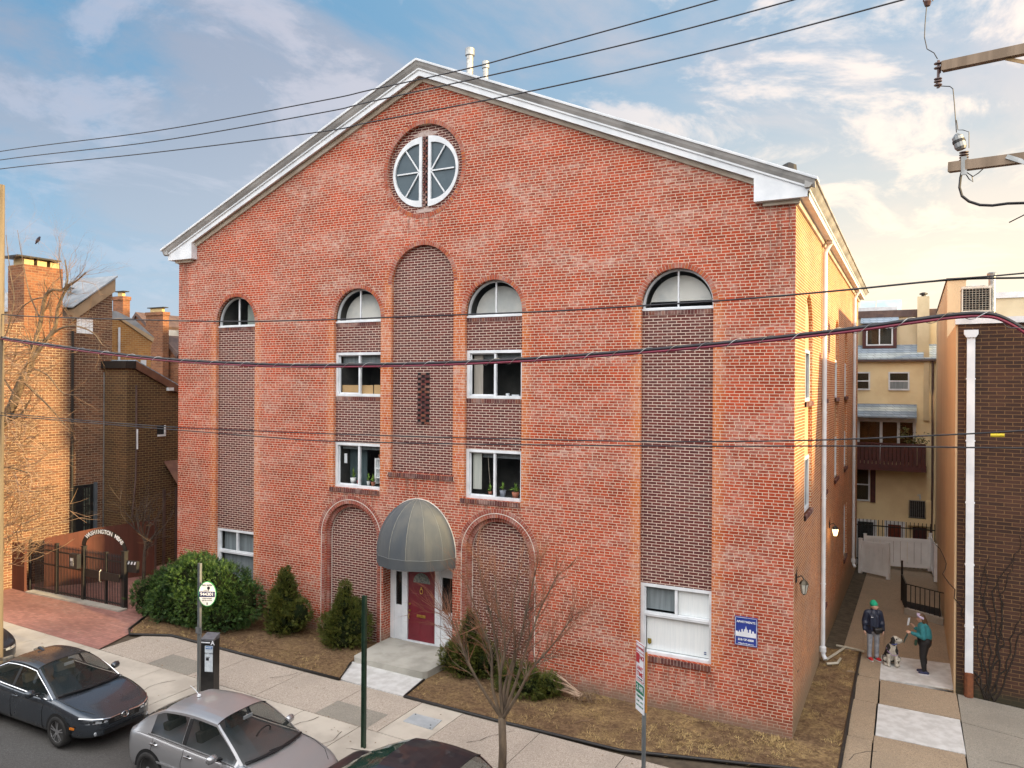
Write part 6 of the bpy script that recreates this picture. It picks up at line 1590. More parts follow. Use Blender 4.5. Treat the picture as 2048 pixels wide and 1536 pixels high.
# pale scraps of pipe by the downspout
for i, pts in enumerate((((.15, 5.3), (.35, 5.9), (.55, 6.6)), ((.3, 6.7), (.75, 6.6), (1.05, 6.45)), ((.2, 5.0), (.45, 5.15), (.5, 5.5)))):
    k = MB(); k.tube([(x, y, gz(x) + .06 + .02 * j) for j, (x, y) in enumerate(pts)], .035, 6); o = k.build('drain_hose', plain('pale_pipe', (.45, .42, .34), (.36, .33, .26), 5)); tag(o, ('pale bent pipe lying against the foot of the white downspout', 'pale stick lying across the end of the dry bed', 'short pale pipe scrap below the downspout')[i], 'pipe')
k = MB(); P = [at(x, y, .0, (SL, 0, 1)) + Vector((0, 0, .05)) for x, y in ((1152, 1450), (1162, 1446), (1175, 1447), (1185, 1443))]; k.tube(P, .012, 5); o = k.build('fallen_twig', m_twigo); tag(o, 'pale curved twig lying on the dry bed', 'twig')

# ------------------------------------------------------------------ parked cars
def carpaint(name, c, metal=.5, dirt=.15, rough=.22):
    m, t, b = M_(name); N = NT(t)
    p = N.pos()
    n = N.noise(p, 3.0, 7, .65)
    col = N.mix(N.math('MULTIPLY', N.ramp(n, .45, .75), dirt), c, tuple(min(1, x * .6 + .12) for x in c))
    N.l(col, b.inputs['Base Color']); b.inputs['Metallic'].default_value = metal
    N.l(N.math('ADD', rough, N.math('MULTIPLY', N.ramp(n, .4, .8), .10)), b.inputs['Roughness'])
    b.inputs['Coat Weight'].default_value = .5; b.inputs['Coat Roughness'].default_value = .06
    return m
m_cglass = glass('car_glass', (.012, .02, .02), see=.55, rough=.02, spec=.6)
m_cglassd = glass('dark_car_glass', (.008, .012, .012), see=.25, rough=.02, spec=.6)
m_tyre = plain('tyre_rubber', (.018, .018, .018), (.03, .028, .026), 9, rough=.85)
m_rim = plain('alloy', (.52, .52, .53), (.40, .40, .41), 6, rough=.3, metal=.8)
m_chrome = plain('chrome', (.75, .76, .78), (.65, .66, .68), 6, rough=.12, metal=1.0)
m_lampc = plain('headlamp', (.62, .66, .70), (.35, .38, .40), 9, rough=.08, metal=.3, coat=1.0)
m_amber = plain('amber', (.75, .22, .02), rough=.2)
m_tail = plain('tail_red', (.35, .01, .01), rough=.15, coat=1.0)
m_trim = plain('black_trim', (.012, .012, .013), rough=.45)
m_seat = plain('seat_cloth', (.06, .058, .052), (.10, .09, .075), 6, rough=.9)
m_seatl = plain('pale_seat', (.22, .20, .16), (.16, .14, .11), 6, rough=.9)

def lerpt(tab, x):
    if x <= tab[0][0]: return tab[0][1]
    for (a, va), (b_, vb) in zip(tab, tab[1:]):
        if x <= b_:
            f = (x - a) / (b_ - a); return va + (vb - va) * f
    return tab[-1][1]
def smooth_tab(tab, x):
    """monotone-ish Catmull through a table"""
    n = len(tab)
    if x <= tab[0][0]: return tab[0][1]
    if x >= tab[-1][0]: return tab[-1][1]
    for i in range(n - 1):
        if x <= tab[i + 1][0]:
            x0, y0 = tab[i]; x1, y1 = tab[i + 1]; h = x1 - x0; s = (x - x0) / h
            def sl(k):
                if k <= 0: return (tab[1][1] - tab[0][1]) / (tab[1][0] - tab[0][0])
                if k >= n - 1: return (tab[-1][1] - tab[-2][1]) / (tab[-1][0] - tab[-2][0])
                a = (tab[k][1] - tab[k - 1][1]) / (tab[k][0] - tab[k - 1][0]); b_ = (tab[k + 1][1] - tab[k][1]) / (tab[k + 1][0] - tab[k][0])
                return 0 if a * b_ <= 0 else 2 * a * b_ / (a + b_)
            m0, m1 = sl(i) * h, sl(i + 1) * h
            return (2 * s**3 - 3 * s**2 + 1) * y0 + (s**3 - 2 * s**2 + s) * m0 + (-2 * s**3 + 3 * s**2) * y1 + (s**3 - s**2) * m1

def car(lab, pos, paint, D, seat=m_seat, glassm=m_cglass):
    """D: profile tables in local metres; x from tail (0) to nose (L)"""
    L, W = D['L'], D['W']
    top, half, bot = D['top'], D['half'], D['bot']       # deck height, half width, sill height along x
    loc = Vector(pos)
    t = thing('parked_car', lab, 'car', loc, 'cars parked along the kerb')
    P = lambda x, y, z: (loc.x + x, loc.y + y, loc.z + z)
    Tz = lambda x: smooth_tab(top, x); Hw = lambda x: smooth_tab(half, x); Bz = lambda x: smooth_tab(bot, x)
    # lower body
    rows = []; xs_ = [0, .015, .05, .11] + [.2 + (L - .4) * i / 44 for i in range(45)] + [L - .11, L - .05, L - .015, L]
    prof = [(0, 0), (.80, 0), (.95, .07), (.985, .22), (.995, .45), (1.0, .62), (.985, .78), (.955, .90), (.90, .975), (.78, 1.0), (.5, 1.015), (.25, 1.022), (0, 1.024)]
    for x in xs_:
        e = min(x, L - x); k = 1.0 if e > .11 else (.86 + .14 * math.sqrt(max(0, 1 - ((.11 - e) / .11) ** 2)))
        zt, zb, h = Tz(x), Bz(x), Hw(x) * (k if k < 1 else 1)
        mid_ = (zt + zb) / 2; zz_t = mid_ + (zt - mid_) * k; zz_b = mid_ + (zb - mid_) * k
        half_ = [(h * a, zz_b + (zz_t - zz_b) * b_) for a, b_ in prof]
        ring = half_ + [(-a, b_) for a, b_ in reversed(half_[1:-1])]
        rows.append([P(x, a, b_) for a, b_ in ring])
    b = MB(); b.grid(rows, close=True); n = len(rows[0])
    o0 = len(b.v); b.f += [tuple(range(n - 1, -1, -1)), tuple((len(rows) - 1) * n + j for j in range(n))]; b.m += [0, 0]
    b.build('body', paint, t, smooth=True)
    # cabin
    G = D['cabin']; RW = D['roofw']
    seg = []  # (x, z, kind)
    order = [('rear_window', G[0], G[1]), ('roof', G[1], G[2]), ('windshield', G[2], G[3])]
    pts = []
    (x0, z0), (x1, z1), (x2, z2), (x3, z3) = G
    for i in range(9): f = i / 8; pts.append((x0 + (x1 - x0) * f, z0 + (z1 - z0) * f + D.get('rbulge', .03) * math.sin(math.pi * f), 'rear_window'))
    for i in range(1, 11): f = i / 10; pts.append((x1 + (x2 - x1) * f, z1 + (z2 - z1) * f + D['rise'] * math.sin(math.pi * f), 'roof'))
    for i in range(1, 9): f = i / 8; pts.append((x2 + (x3 - x2) * f, z2 + (z3 - z2) * f + .035 * math.sin(math.pi * f), 'windshield'))
    T = [-1, -.975, -.94, -.88, -.72, -.5, -.25, 0, .25, .5, .72, .88, .94, .975, 1]
    def edge(i):
        x, z, kd = pts[i]
        f = 0 if x1 <= x <= x2 else ((x1 - x) / (x1 - x0) if x < x1 else (x - x2) / (x3 - x2))
        bw = Hw(x) * .88
        return x, z, RW + (bw - RW) * f ** .8
    buckets = {k: MB() for k in ('cabin', 'windshield', 'rear_window')}
    for i in range(len(pts) - 1):
        xa, za, wa = edge(i); xb, zb_, wb = edge(i + 1)
        kd = pts[i + 1][2] if pts[i + 1][2] != 'windshield' else 'windshield'
        for j in range(len(T) - 1):
            q = []
            for (x, z, w_), tt in (((xa, za, wa), T[j]), ((xa, za, wa), T[j + 1]), ((xb, zb_, wb), T[j + 1]), ((xb, zb_, wb), T[j])):
                bow = .10 if kd != 'roof' else .02
                xx = x + (bow * (1 - tt * tt) * (1 if kd == 'windshield' else (-1 if kd == 'rear_window' else 0)) if kd != 'roof' else 0) * (min(1, abs(z - (z2 if kd == 'windshield' else z1)) / .3))
                q.append(P(xx, w_ * tt, z - .05 * abs(tt) ** 5 - .018 * tt * tt))
            glassy = kd in ('windshield', 'rear_window') and abs(T[j] + T[j + 1]) / 2 < .93
            lim = (i == 0) or (kd == 'rear_window' and i == 7) or (kd == 'windshield' and pts[i + 1] == pts[-1])
            buckets[kd if glassy and not (kd == 'rear_window' and D.get('small_rear') and i > 5) else 'cabin'].add(q, [(0, 1, 2, 3)])
    # sides
    sides = {1: MB(), -1: MB()}
    wx0, wx1 = D['side']          # extent of side glass
    pill = D['pillars']
    R_ = [0, .08, .16, .55, .90, .97, 1.0]
    sub = []
    for i in range(len(pts) - 1):
        for f in (0, .5): sub.append((i, f))
    sub.append((len(pts) - 2, 1.0))
    def sidept(k, r, s):
        i, f = sub[k]; a = edge(i); b2 = edge(i + 1); x, z, w_ = (a[q] + (b2[q] - a[q]) * f for q in range(3)); z -= .068
        bx = x; bz = Tz(bx) * .97 if Tz(bx) < z else z
        y = w_ + (max(Hw(bx) * .945, w_) - w_) * r ** 1.15
        return P(bx, s * y, z + (min(bz, z) - z) * r)
    for s in (1, -1):
        for k in range(len(sub) - 1):
            xm = (pts[sub[k][0]][0] + pts[min(sub[k][0] + 1, len(pts) - 1)][0]) / 2
            for j in range(len(R_) - 1):
                q = [sidept(k, R_[j], s), sidept(k + 1, R_[j], s), sidept(k + 1, R_[j + 1], s), sidept(k, R_[j + 1], s)]
                if abs(q[0][2] - q[3][2]) + abs(q[1][2] - q[2][2]) < 1e-4: continue
                xc = sum(p[0] for p in q) / 4 - loc.x
                gl = wx0 < xc < wx1 and 1 <= j <= 3 and not any(a < xc < b2 for a, b2 in pill)
                (sides[s] if gl else buckets['cabin']).add(q, [(0, 1, 2, 3)])
    buckets['cabin'].build('cabin', paint, t, smooth=True)
    buckets['windshield'].build('windshield', glassm, t, smooth=True); buckets['rear_window'].build('rear_window', D.get('rglass', glassm), t, smooth=True)
    for s in (1, -1): sides[s].build('side_window', glassm, t, smooth=True)
    # black pillar strips and window surround
    for s in (1, -1):
        k = MB()
        for a, b2 in pill:
            xx = (a + b2) / 2
            ks = [k_ for k_ in range(len(sub)) if abs(pts[sub[k_][0]][0] + (pts[sub[k_][0] + 1][0] - pts[sub[k_][0]][0]) * sub[k_][1] - xx) < .14]
            if ks:
                k_ = ks[len(ks) // 2]; A = Vector(sidept(k_, .10, s)); Bb = Vector(sidept(k_, .88, s)); off = Vector((0, s * .006, .002))
                k.obox((A + Bb) / 2 + off, (b2 - a) * .5 * Vector((1, 0, 0)), (Bb - A) / 2, Vector((0, .004, 0)))
        if k.v: k.build('pillar_trim', m_trim, t)
        k = MB(); line = [Vector(sidept(k_, .93, s)) + Vector((0, s * .008, 0)) for k_ in range(len(sub)) if wx0 - .05 < pts[sub[k_][0]][0] < wx1 + .05]
        if len(line) > 2: k.tube(line, .009, 4); k.build('window_strip', D.get('strip', m_trim), t)
        if D.get('strip') is m_chrome:
            k = MB(); line = [Vector(sidept(k_, .10, s)) + Vector((0, s * .008, .004)) for k_ in range(len(sub)) if wx0 - .05 < pts[sub[k_][0]][0] < wx1 + .1]
            k.tube(line, .009, 4); k.build('window_strip', m_chrome, t)
    k = MB(); ex = [edge(i) for i in range(len(pts))]
    i2 = max(i for i in range(len(pts)) if pts[i][2] == 'roof')
    k.tube([P(pts[i2][0] + .012, edge(i2)[2] * tt, pts[i2][1] + .004 - .05 * abs(tt) ** 5 - .018 * tt * tt) for tt in T], .008, 4); k.build('windshield_seal', m_trim, t)
    # scuttle and wipers at the foot of the windshield
    k = MB(); xw = G[3][0] + .06
    k.tube([P(xw - .05 + .10 * (1 - tt * tt), Hw(G[3][0]) * .80 * tt, Tz(G[3][0]) * 1.024 + .012) for tt in T], .028, 5); k.build('scuttle', m_trim, t)
    for y0 in (-.05, .38):
        k = MB(); k.tube([P(xw + .09, y0, Tz(xw) + .05), P(xw + .06, y0 - .30, Tz(xw) + .058), P(xw + .0, y0 - .55, Tz(xw) + .065)], .010, 4); k.build('wiper', m_trim, t)
    # wheels
    rw = D['rw']
    for xx in D['axles']:
        for s in (1, -1):
            yo = s * Hw(xx)
            k = MB(); aw_ = [(xx + (rw + .055) * math.cos(a * math.pi / 18), rw + (rw + .055) * math.sin(a * math.pi / 18)) for a in range(0, 19)]
            k.prism(aw_, lambda p, a: P(p[0], a, p[1]), yo - s * .25, yo + s * .004); k.build('wheel_arch', m_dark, t)
            wl = []
            k = MB(); pr = [(rw * .66, -.09), (rw * .70, -.10), (rw * .93, -.10), (rw, -.07), (rw, .07), (rw * .93, .10), (rw * .70, .10), (rw * .66, .08)]
            k.lathe(pr, (0, 0, 0), 28); Mw = Matrix.Translation(P(xx, yo - s * .075, rw)) @ Matrix.Rotation(R(90) * (-s), 4, 'X'); k.xf(Mw); wo = k.build('wheel', m_tyre, t, smooth=True)
            k = MB(); k.lathe([(rw * .60, .02), (rw * .665, .085), (rw * .69, .085), (rw * .69, .06)], (0, 0, 0), 28)
            ns = D.get('spokes', 5)
            for i in range(ns):
                a = 6.283 * i / ns + .3; c, s_ = math.cos(a), math.sin(a)
                if D.get('twin'):
                    for da in (-.16, .16):
                        k.bar((.05 * math.cos(a + da), .05 * math.sin(a + da), .07), (rw * .66 * math.cos(a + da), rw * .66 * math.sin(a + da), .07), .022, .03)
                else:
                    k.add([(.05 * c - .035 * s_, .05 * s_ + .035 * c, .075), (.05 * c + .035 * s_, .05 * s_ - .035 * c, .075), (rw * .66 * c + .022 * s_, rw * .66 * s_ - .022 * c, .08), (rw * .66 * c - .022 * s_, rw * .66 * s_ + .022 * c, .08), (.05 * c - .05 * s_, .05 * s_ + .05 * c, .03), (.05 * c + .05 * s_, .05 * s_ - .05 * c, .03), (rw * .66 * c + .035 * s_, rw * .66 * s_ - .035 * c, .04), (rw * .66 * c - .035 * s_, rw * .66 * s_ + .035 * c, .04)], [(0, 1, 2, 3), (0, 3, 7, 4), (1, 5, 6, 2), (0, 4, 5, 1), (3, 2, 6, 7)])
            k.lathe([(0, .085), (.055, .08), (.06, .05)], (0, 0, 0), 12); k.xf(Mw); k.build('rim', m_rim, wo)
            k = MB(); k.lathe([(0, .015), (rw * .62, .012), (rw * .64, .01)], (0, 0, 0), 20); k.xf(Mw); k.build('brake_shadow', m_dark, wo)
    # door seams, handles, mirrors
    for s in (1, -1):
        for xx in D['seams']:
            k = MB(); k.tube([P(xx + (.03 if i > 3 else 0), s * (Hw(xx) * lerpt([(0, .955), (.2, .987), (.6, 1.003), (.8, .985), (.93, .945)], f) ), Bz(xx) + (Tz(xx) - Bz(xx)) * f) for i, f in enumerate((.1, .22, .4, .62, .78, .93))], .005, 4); k.build('door_seam', m_trim, t)
        for xx in D['handles']:
            zh = Tz(xx) * .86; k = MB(); k.tube([P(xx - .09, s * (Hw(xx) * .995), zh), P(xx - .07, s * (Hw(xx) * .995 + .022), zh + .004), P(xx + .07, s * (Hw(xx) * .995 + .022), zh + .008), P(xx + .09, s * (Hw(xx) * .995), zh + .008)], .014, 6); k.build('door_handle', D.get('hmat', paint), t)
            k = MB(); k.lathe([(0, -.0), (.035, .0), (.04, -.01)], (0, 0, 0), 10); k.xf(Matrix.Translation(P(xx, s * (Hw(xx) * .985), zh - .005)) @ Matrix.Rotation(-s * R(90), 4, 'X')); k.build('handle_recess', m_trim, t)
        xm = D['mirror']; zm = Tz(xm) + .07; k = MB()
        rows = []
        for i, (f, r) in enumerate(((0, .03), (.12, .075), (.5, .088), (.85, .075), (1, .03))):
            rows.append([P(xm - .02 + r * .75 * math.cos(a * .628) - .02 * f, s * (Hw(xm) * .955 + .03 + .20 * f), zm + r * .85 * math.sin(a * .628)) for a in range(10)])
        k.grid(rows, close=True); n = 10; k.f += [tuple(range(9, -1, -1)), tuple(40 + j for j in range(10))]; k.m += [0, 0]; k.build('mirror', D.get('mmat', paint), t, smooth=True)
        k = MB(); k.bar(P(xm, s * Hw(xm) * .90, zm - .045), P(xm - .01, s * (Hw(xm) + .05), zm - .03), .07, .03); k.build('mirror_stalk', m_trim, t)
    # bonnet lines
    for s in (1, -1):
        hp = D['bonnet']; k = MB(); k.tube([P(x, s * y, Tz(x) * (1.0 + .018 * (1 - (y / max(Hw(x), .1)) ** 2)) + .002) for x, y in hp], .005, 4); k.build('bonnet_seam', m_trim, t)
    # interior
    fl = D.get('floor', .45)
    for sx_, sy in ((D['seat'], .33), (D['seat'], -.33), (D['seat'] - .85, .33), (D['seat'] - .85, -.33)):
        k = MB(); k.obox(P(sx_ + .22, sy, fl + .02), (.24, 0, .03), (0, .22, 0), (0, 0, .08)); k.obox(P(sx_ - .08, sy, fl + .33), (.07, 0, .0), (0, .21, 0), (-.09, 0, .30)); k.obox(P(sx_ - .20, sy, fl + .70), (.045, 0, 0), (0, .11, 0), (-.02, 0, .08)); k.build('seat', seat, t, bevel=.03)
    k = MB(); k.obox(P(G[3][0] - .30, 0, Tz(G[3][0]) - .06), (.34, 0, -.02), (0, Hw(G[3][0]) * .80, 0), (0, 0, .05)); k.build('dashboard', m_trim, t, bevel=.03)
    k = MB(); c = Vector(P(D['seat'] + .55, .33, Tz(G[3][0]) + .02)); k.tube([c + Vector((.07 * math.sin(a * .524), .17 * math.cos(a * .524), .15 * math.sin(a * .524))) for a in range(13)], .014, 6); k.build('steering_wheel', m_trim, t)
    k = MB(); k.box(loc.x + .4, loc.x + L - .6, loc.y - W * .40, loc.y + W * .40, loc.z + .2, loc.z + .30); k.build('floor_pan', m_dark, t)
    k = MB(); xr = G[2][0] + .14; k.obox(P(xr, 0, G[2][1] - .10), (.012, 0, 0), (0, .10, 0), (0, 0, .028)); k.build('rear_view_mirror', m_frame, t)
    return t, P, Tz, Hw, Bz
def nosex(Hw, L, y, k=.975):
    x = L
    while x > L - 1.2 and Hw(x) * k < abs(y): x -= .01
    return x
def strip(t, P, Hw, L, ys, z0, z1, m, nm, off=.012):
    k = MB(); k.grid([[P(nosex(Hw, L, y) + off, y, z) for y in ys] for z in (z0, (z0 + z1) / 2, z1)]); return k.build(nm, m, t)
def lamp(t, P, Hw, L, s, ya, yb, za, zb, m, nm='headlight', taper=.55):
    n = 8; lo = []; hi = []
    for i in range(n + 1):
        f = i / n; y = ya + (yb - ya) * f; x = nosex(Hw, L, y) + .010
        hi.append(P(x - .03 * f, s * (y + .006), zb + .03 * f)); lo.append(P(x, s * (y + .006), za + (zb - za) * (taper * (1 - f) if f < 1 else .0) * .6 + .04 * f))
    k = MB(); k.grid([lo, hi]); o = k.build(nm, m, t)
    k = MB(); k.tube([Vector(p) + Vector((.004, 0, 0)) for p in hi], .008, 4); k.build('lamp_edge', m_trim, t)
    for f in (.3, .6):
        y = ya + (yb - ya) * f; c = MB(); c.lathe([(.0, 0), (.022, .0), (.026, .012)], (0, 0, 0), 10); c.xf(Matrix.Translation(P(nosex(Hw, L, y) + .014, s * y, (za + zb) / 2 + .02 + .03 * f)) @ Matrix.Rotation(R(90), 4, 'Y')); c.build('lamp_bulb', m_chrome, t)
    return o
def badge_ring(t, P, x, y, z, w_, h_, m, style, lean=.2):
    k = MB(); n = 16
    k.tube([P(x - lean * h_ * math.sin(a * 6.283 / n), y + w_ * math.cos(a * 6.283 / n), z + h_ * math.sin(a * 6.283 / n)) for a in range(n + 1)], .007, 5)
    if style == 'H':
        for s in (1, -1): k.bar(P(x + lean * h_ * .7, y + s * w_ * .42, z - h_ * .72), P(x - lean * h_ * .7, y + s * w_ * .58, z + h_ * .72), .018, .012, (1, 0, 0))
        k.bar(P(x, y - w_ * .45, z), P(x, y + w_ * .45, z), .016, .012, (1, 0, 0))
    else:
        for s in (1, -1): k.tube([P(x, y, z - h_ * .35), P(x, y + s * w_ * .35, z + h_ * .35), P(x, y + s * w_ * .9, z + h_ * .1)], .007, 5)
    return k.build('badge', m, t)

# dark blue grey sedan
zc = gz(-14) - .13
SED = dict(L=4.28, W=1.68, top=[(0, .80), (.25, .90), (.85, .93), (1.6, .885), (2.6, .86), (3.0, .86), (3.25, .845), (3.7, .765), (4.05, .66), (4.28, .56)],
    half=[(0, .66), (.3, .80), (.9, .835), (2.1, .84), (3.4, .835), (3.85, .79), (4.1, .70), (4.28, .50)], bot=[(0, .32), (.4, .20), (3.7, .19), (4.28, .24)],
    cabin=[(.62, .90), (1.35, 1.32), (2.35, 1.325), (3.18, .865)], roofw=.56, rise=.035, side=(.85, 2.98), pillars=[(1.78, 1.86)], rw=.30, axles=(.82, 3.43), seams=(.98, 1.85, 2.92), handles=(1.12, 2.02), mirror=2.72, bonnet=[(3.16, .70), (3.5, .70), (3.85, .64), (4.08, .50)], seat=1.95, floor=.42, strip=m_chrome, twin=True, spokes=5)
m_navyp = carpaint('slate_blue_paint', (.075, .088, .105), .65, .08)
t, P, Tz, Hw, Bz = car('dark slate blue four door sedan with chrome window strips, second from left', (-16.12, -6.84, zc), m_navyp, SED, m_seatl)
YS = [-.66 + .11 * i for i in range(13)]
for s in (1, -1):
    lamp(t, P, Hw, 4.28, s, .36, .74, .475, .545, m_lampc)
    k = MB(); k.obox(P(3.86, s * .818, .44), (.05, -s * .012, 0), (0, .006, 0), (0, 0, .022)); k.build('side_marker', m_amber, t)
    k = MB(); k.tube([P(nosex(Hw, 4.28, y) + .016 - .02 * (y > .4), s * y, z) for y, z in ((.74, .62), (.6, .60), (.45, .575), (.3, .555), (.1, .555))], .014, 5); k.build('chrome_brow', m_chrome, t)
strip(t, P, Hw, 4.28, YS[3:-3], .44, .535, m_trim, 'grille'); strip(t, P, Hw, 4.28, YS[2:-2], .27, .345, m_trim, 'lower_grille', .016)
for z in (.46, .49, .515): strip(t, P, Hw, 4.28, YS[4:-4], z, z + .006, m_galv, 'grille_bar', .016)
strip(t, P, Hw, 4.28, YS, .375, .385, m_trim, 'bumper_line', .008)
for s in (1, -1): k = MB(); k.lathe([(0, .004), (.035, 0), (.04, -.01)], (0, 0, 0), 12); k.xf(Matrix.Translation(P(nosex(Hw, 4.28, .56) + .012, s * .56, .31)) @ Matrix.Rotation(R(90), 4, 'Y')); k.build('fog_lamp', m_lampc, t)
badge_ring(t, P, 4.312, 0, .525, .075, .05, m_chrome, 'H')
k = MB(); k.prism([(1.42, 0), (1.62, 0), (1.44, .05)], lambda p, a: P(p[0], a, 1.355 + p[1]), -.025, .025); k.build('antenna_fin', m_navyp, t)

# silver grey hatchback
zc = gz(-8.8) - .13
HAT = dict(L=4.02, W=1.66, top=[(0, .78), (.12, .90), (.5, .93), (1.5, .89), (2.4, .855), (2.8, .85), (3.05, .83), (3.5, .74), (3.85, .62), (4.02, .52)],
    half=[(0, .68), (.3, .80), (.8, .825), (2.0, .83), (3.2, .825), (3.6, .79), (3.85, .70), (4.02, .48)], bot=[(0, .30), (.3, .20), (3.5, .19), (4.02, .25)],
    cabin=[(.12, .90), (.88, 1.37), (2.22, 1.39), (3.0, .85)], roofw=.565, rise=.045, side=(.74, 2.84), pillars=[(1.55, 1.64)], rw=.31, axles=(.76, 3.22), seams=(.80, 1.60, 2.72), handles=(.90, 1.78), mirror=2.52, bonnet=[(2.98, .70), (3.3, .70), (3.6, .64), (3.82, .48)], seat=1.85, floor=.42, hmat=m_chrome, mmat=None, small_rear=False, rbulge=.06)
m_silver = carpaint('warm_grey_paint', (.40, .40, .41), .55, .12, .30)
HAT['mmat'] = carpaint('mirror_silver', (.45, .45, .46), .7, .1)
t, P, Tz, Hw, Bz = car('dusty silver grey five door hatchback with roof antenna and chrome handles', (-10.80, -6.83, zc), m_silver, HAT)
for s in (1, -1):
    lamp(t, P, Hw, 4.02, s, .40, .73, .43, .53, m_lampc)
    k = MB(); k.lathe([(0, .006), (.022, .004), (.024, -.004)], (0, 0, 0), 12); k.xf(Matrix.Translation(P(2.98, s * .832, .56)) @ Matrix.Rotation(-s * R(90), 4, 'X')); k.build('side_marker', m_lampc, t)
    k = MB(); k.bar(P(.95, s * .834, .50), P(2.75, s * .838, .46), .012, .03, (0, 0, 1)); k.build('rub_strip', m_silver, t)
strip(t, P, Hw, 4.02, [-.38 + .19 * i for i in range(5)], .34, .50, m_trim, 'grille', .012)
for z in (.37, .41, .45): strip(t, P, Hw, 4.02, [-.36 + .18 * i for i in range(5)], z, z + .009, m_chrome, 'grille_bar', .018)
k = MB(); k.tube([P(nosex(Hw, 4.02, y) + .018, y, z) for y, z in ((-.42, .515), (-.25, .515), (0, .51), (.25, .515), (.42, .515), (.34, .38), (0, .325), (-.34, .38), (-.42, .515))], .014, 5); k.build('grille_surround', m_chrome, t)
strip(t, P, Hw, 4.02, [-.55 + .22 * i for i in range(6)], .26, .31, m_trim, 'lower_grille', .014)
badge_ring(t, P, 4.05, 0, .43, .085, .06, m_chrome, 'V')
k = MB(); k.lathe([(.045, 0), (.03, .03), (0, .035)], P(1.10, 0, 1.41), 10); k.tube([P(1.10, 0, 1.43), P(1.0, .0, 1.50), P(.86, .0, 1.56)], [.009, .007, .005], 5); k.build('antenna', m_frame, t)

# black sedan, mostly below the frame
zc = gz(-4.4) - .13
BLK = dict(L=4.25, W=1.68, top=[(0, .84), (.15, .95), (.6, .97), (1.5, .90), (2.5, .86), (3.0, .855), (3.3, .835), (3.75, .75), (4.1, .64), (4.25, .55)],
    half=[(0, .66), (.3, .78), (.9, .83), (2.1, .84), (3.4, .83), (3.85, .78), (4.1, .68), (4.25, .5)], bot=[(0, .32), (.4, .20), (3.7, .19), (4.25, .24)],
    cabin=[(.42, .98), (1.45, 1.53), (2.65, 1.52), (3.25, .87)], roofw=.58, rise=.04, side=(.85, 3.0), pillars=[(1.85, 1.93)], rw=.30, axles=(.82, 3.40), seams=(.98, 1.9, 2.92), handles=(1.15, 2.1), mirror=2.75, bonnet=[(3.2, .70), (3.5, .70), (3.85, .64), (4.05, .5)], seat=2.0, floor=.42, strip=m_chrome, rglass=glass('green_rear_glass', (.02, .05, .04), see=.35, rough=.02))
m_blackp = carpaint('black_paint', (.008, .009, .014), .0, .02, .38)
t, P, Tz, Hw, Bz = car('black sedan nearest the camera with a wide greenish rear window', (-6.62, -6.78, zc), m_blackp, BLK, m_seat)
for s in (1, -1): k = MB(); k.obox(P(.03, s * .58, .72), (.02, 0, 0), (0, .12, 0), (0, 0, .06)); k.build('tail_light', m_tail, t)

# nose of another dark car at the left edge
zc = gz(-19) - .13
LFT = dict(SED); LFT['strip'] = m_trim
t, P, Tz, Hw, Bz = car('black car nosing in at the left edge, leftmost of the parked cars', (-21.70, -6.35, zc), m_blackp, LFT, m_seat)
for s in (1, -1): lamp(t, P, Hw, 4.28, s, .34, .74, .45, .545, m_lampc)
strip(t, P, Hw, 4.28, [-.33 + .11 * i for i in range(7)], .42, .535, m_trim, 'grille')
strip(t, P, Hw, 4.28, [-.35 + .1 * i for i in range(8)], .54, .552, m_chrome, 'chrome_bar', .016)

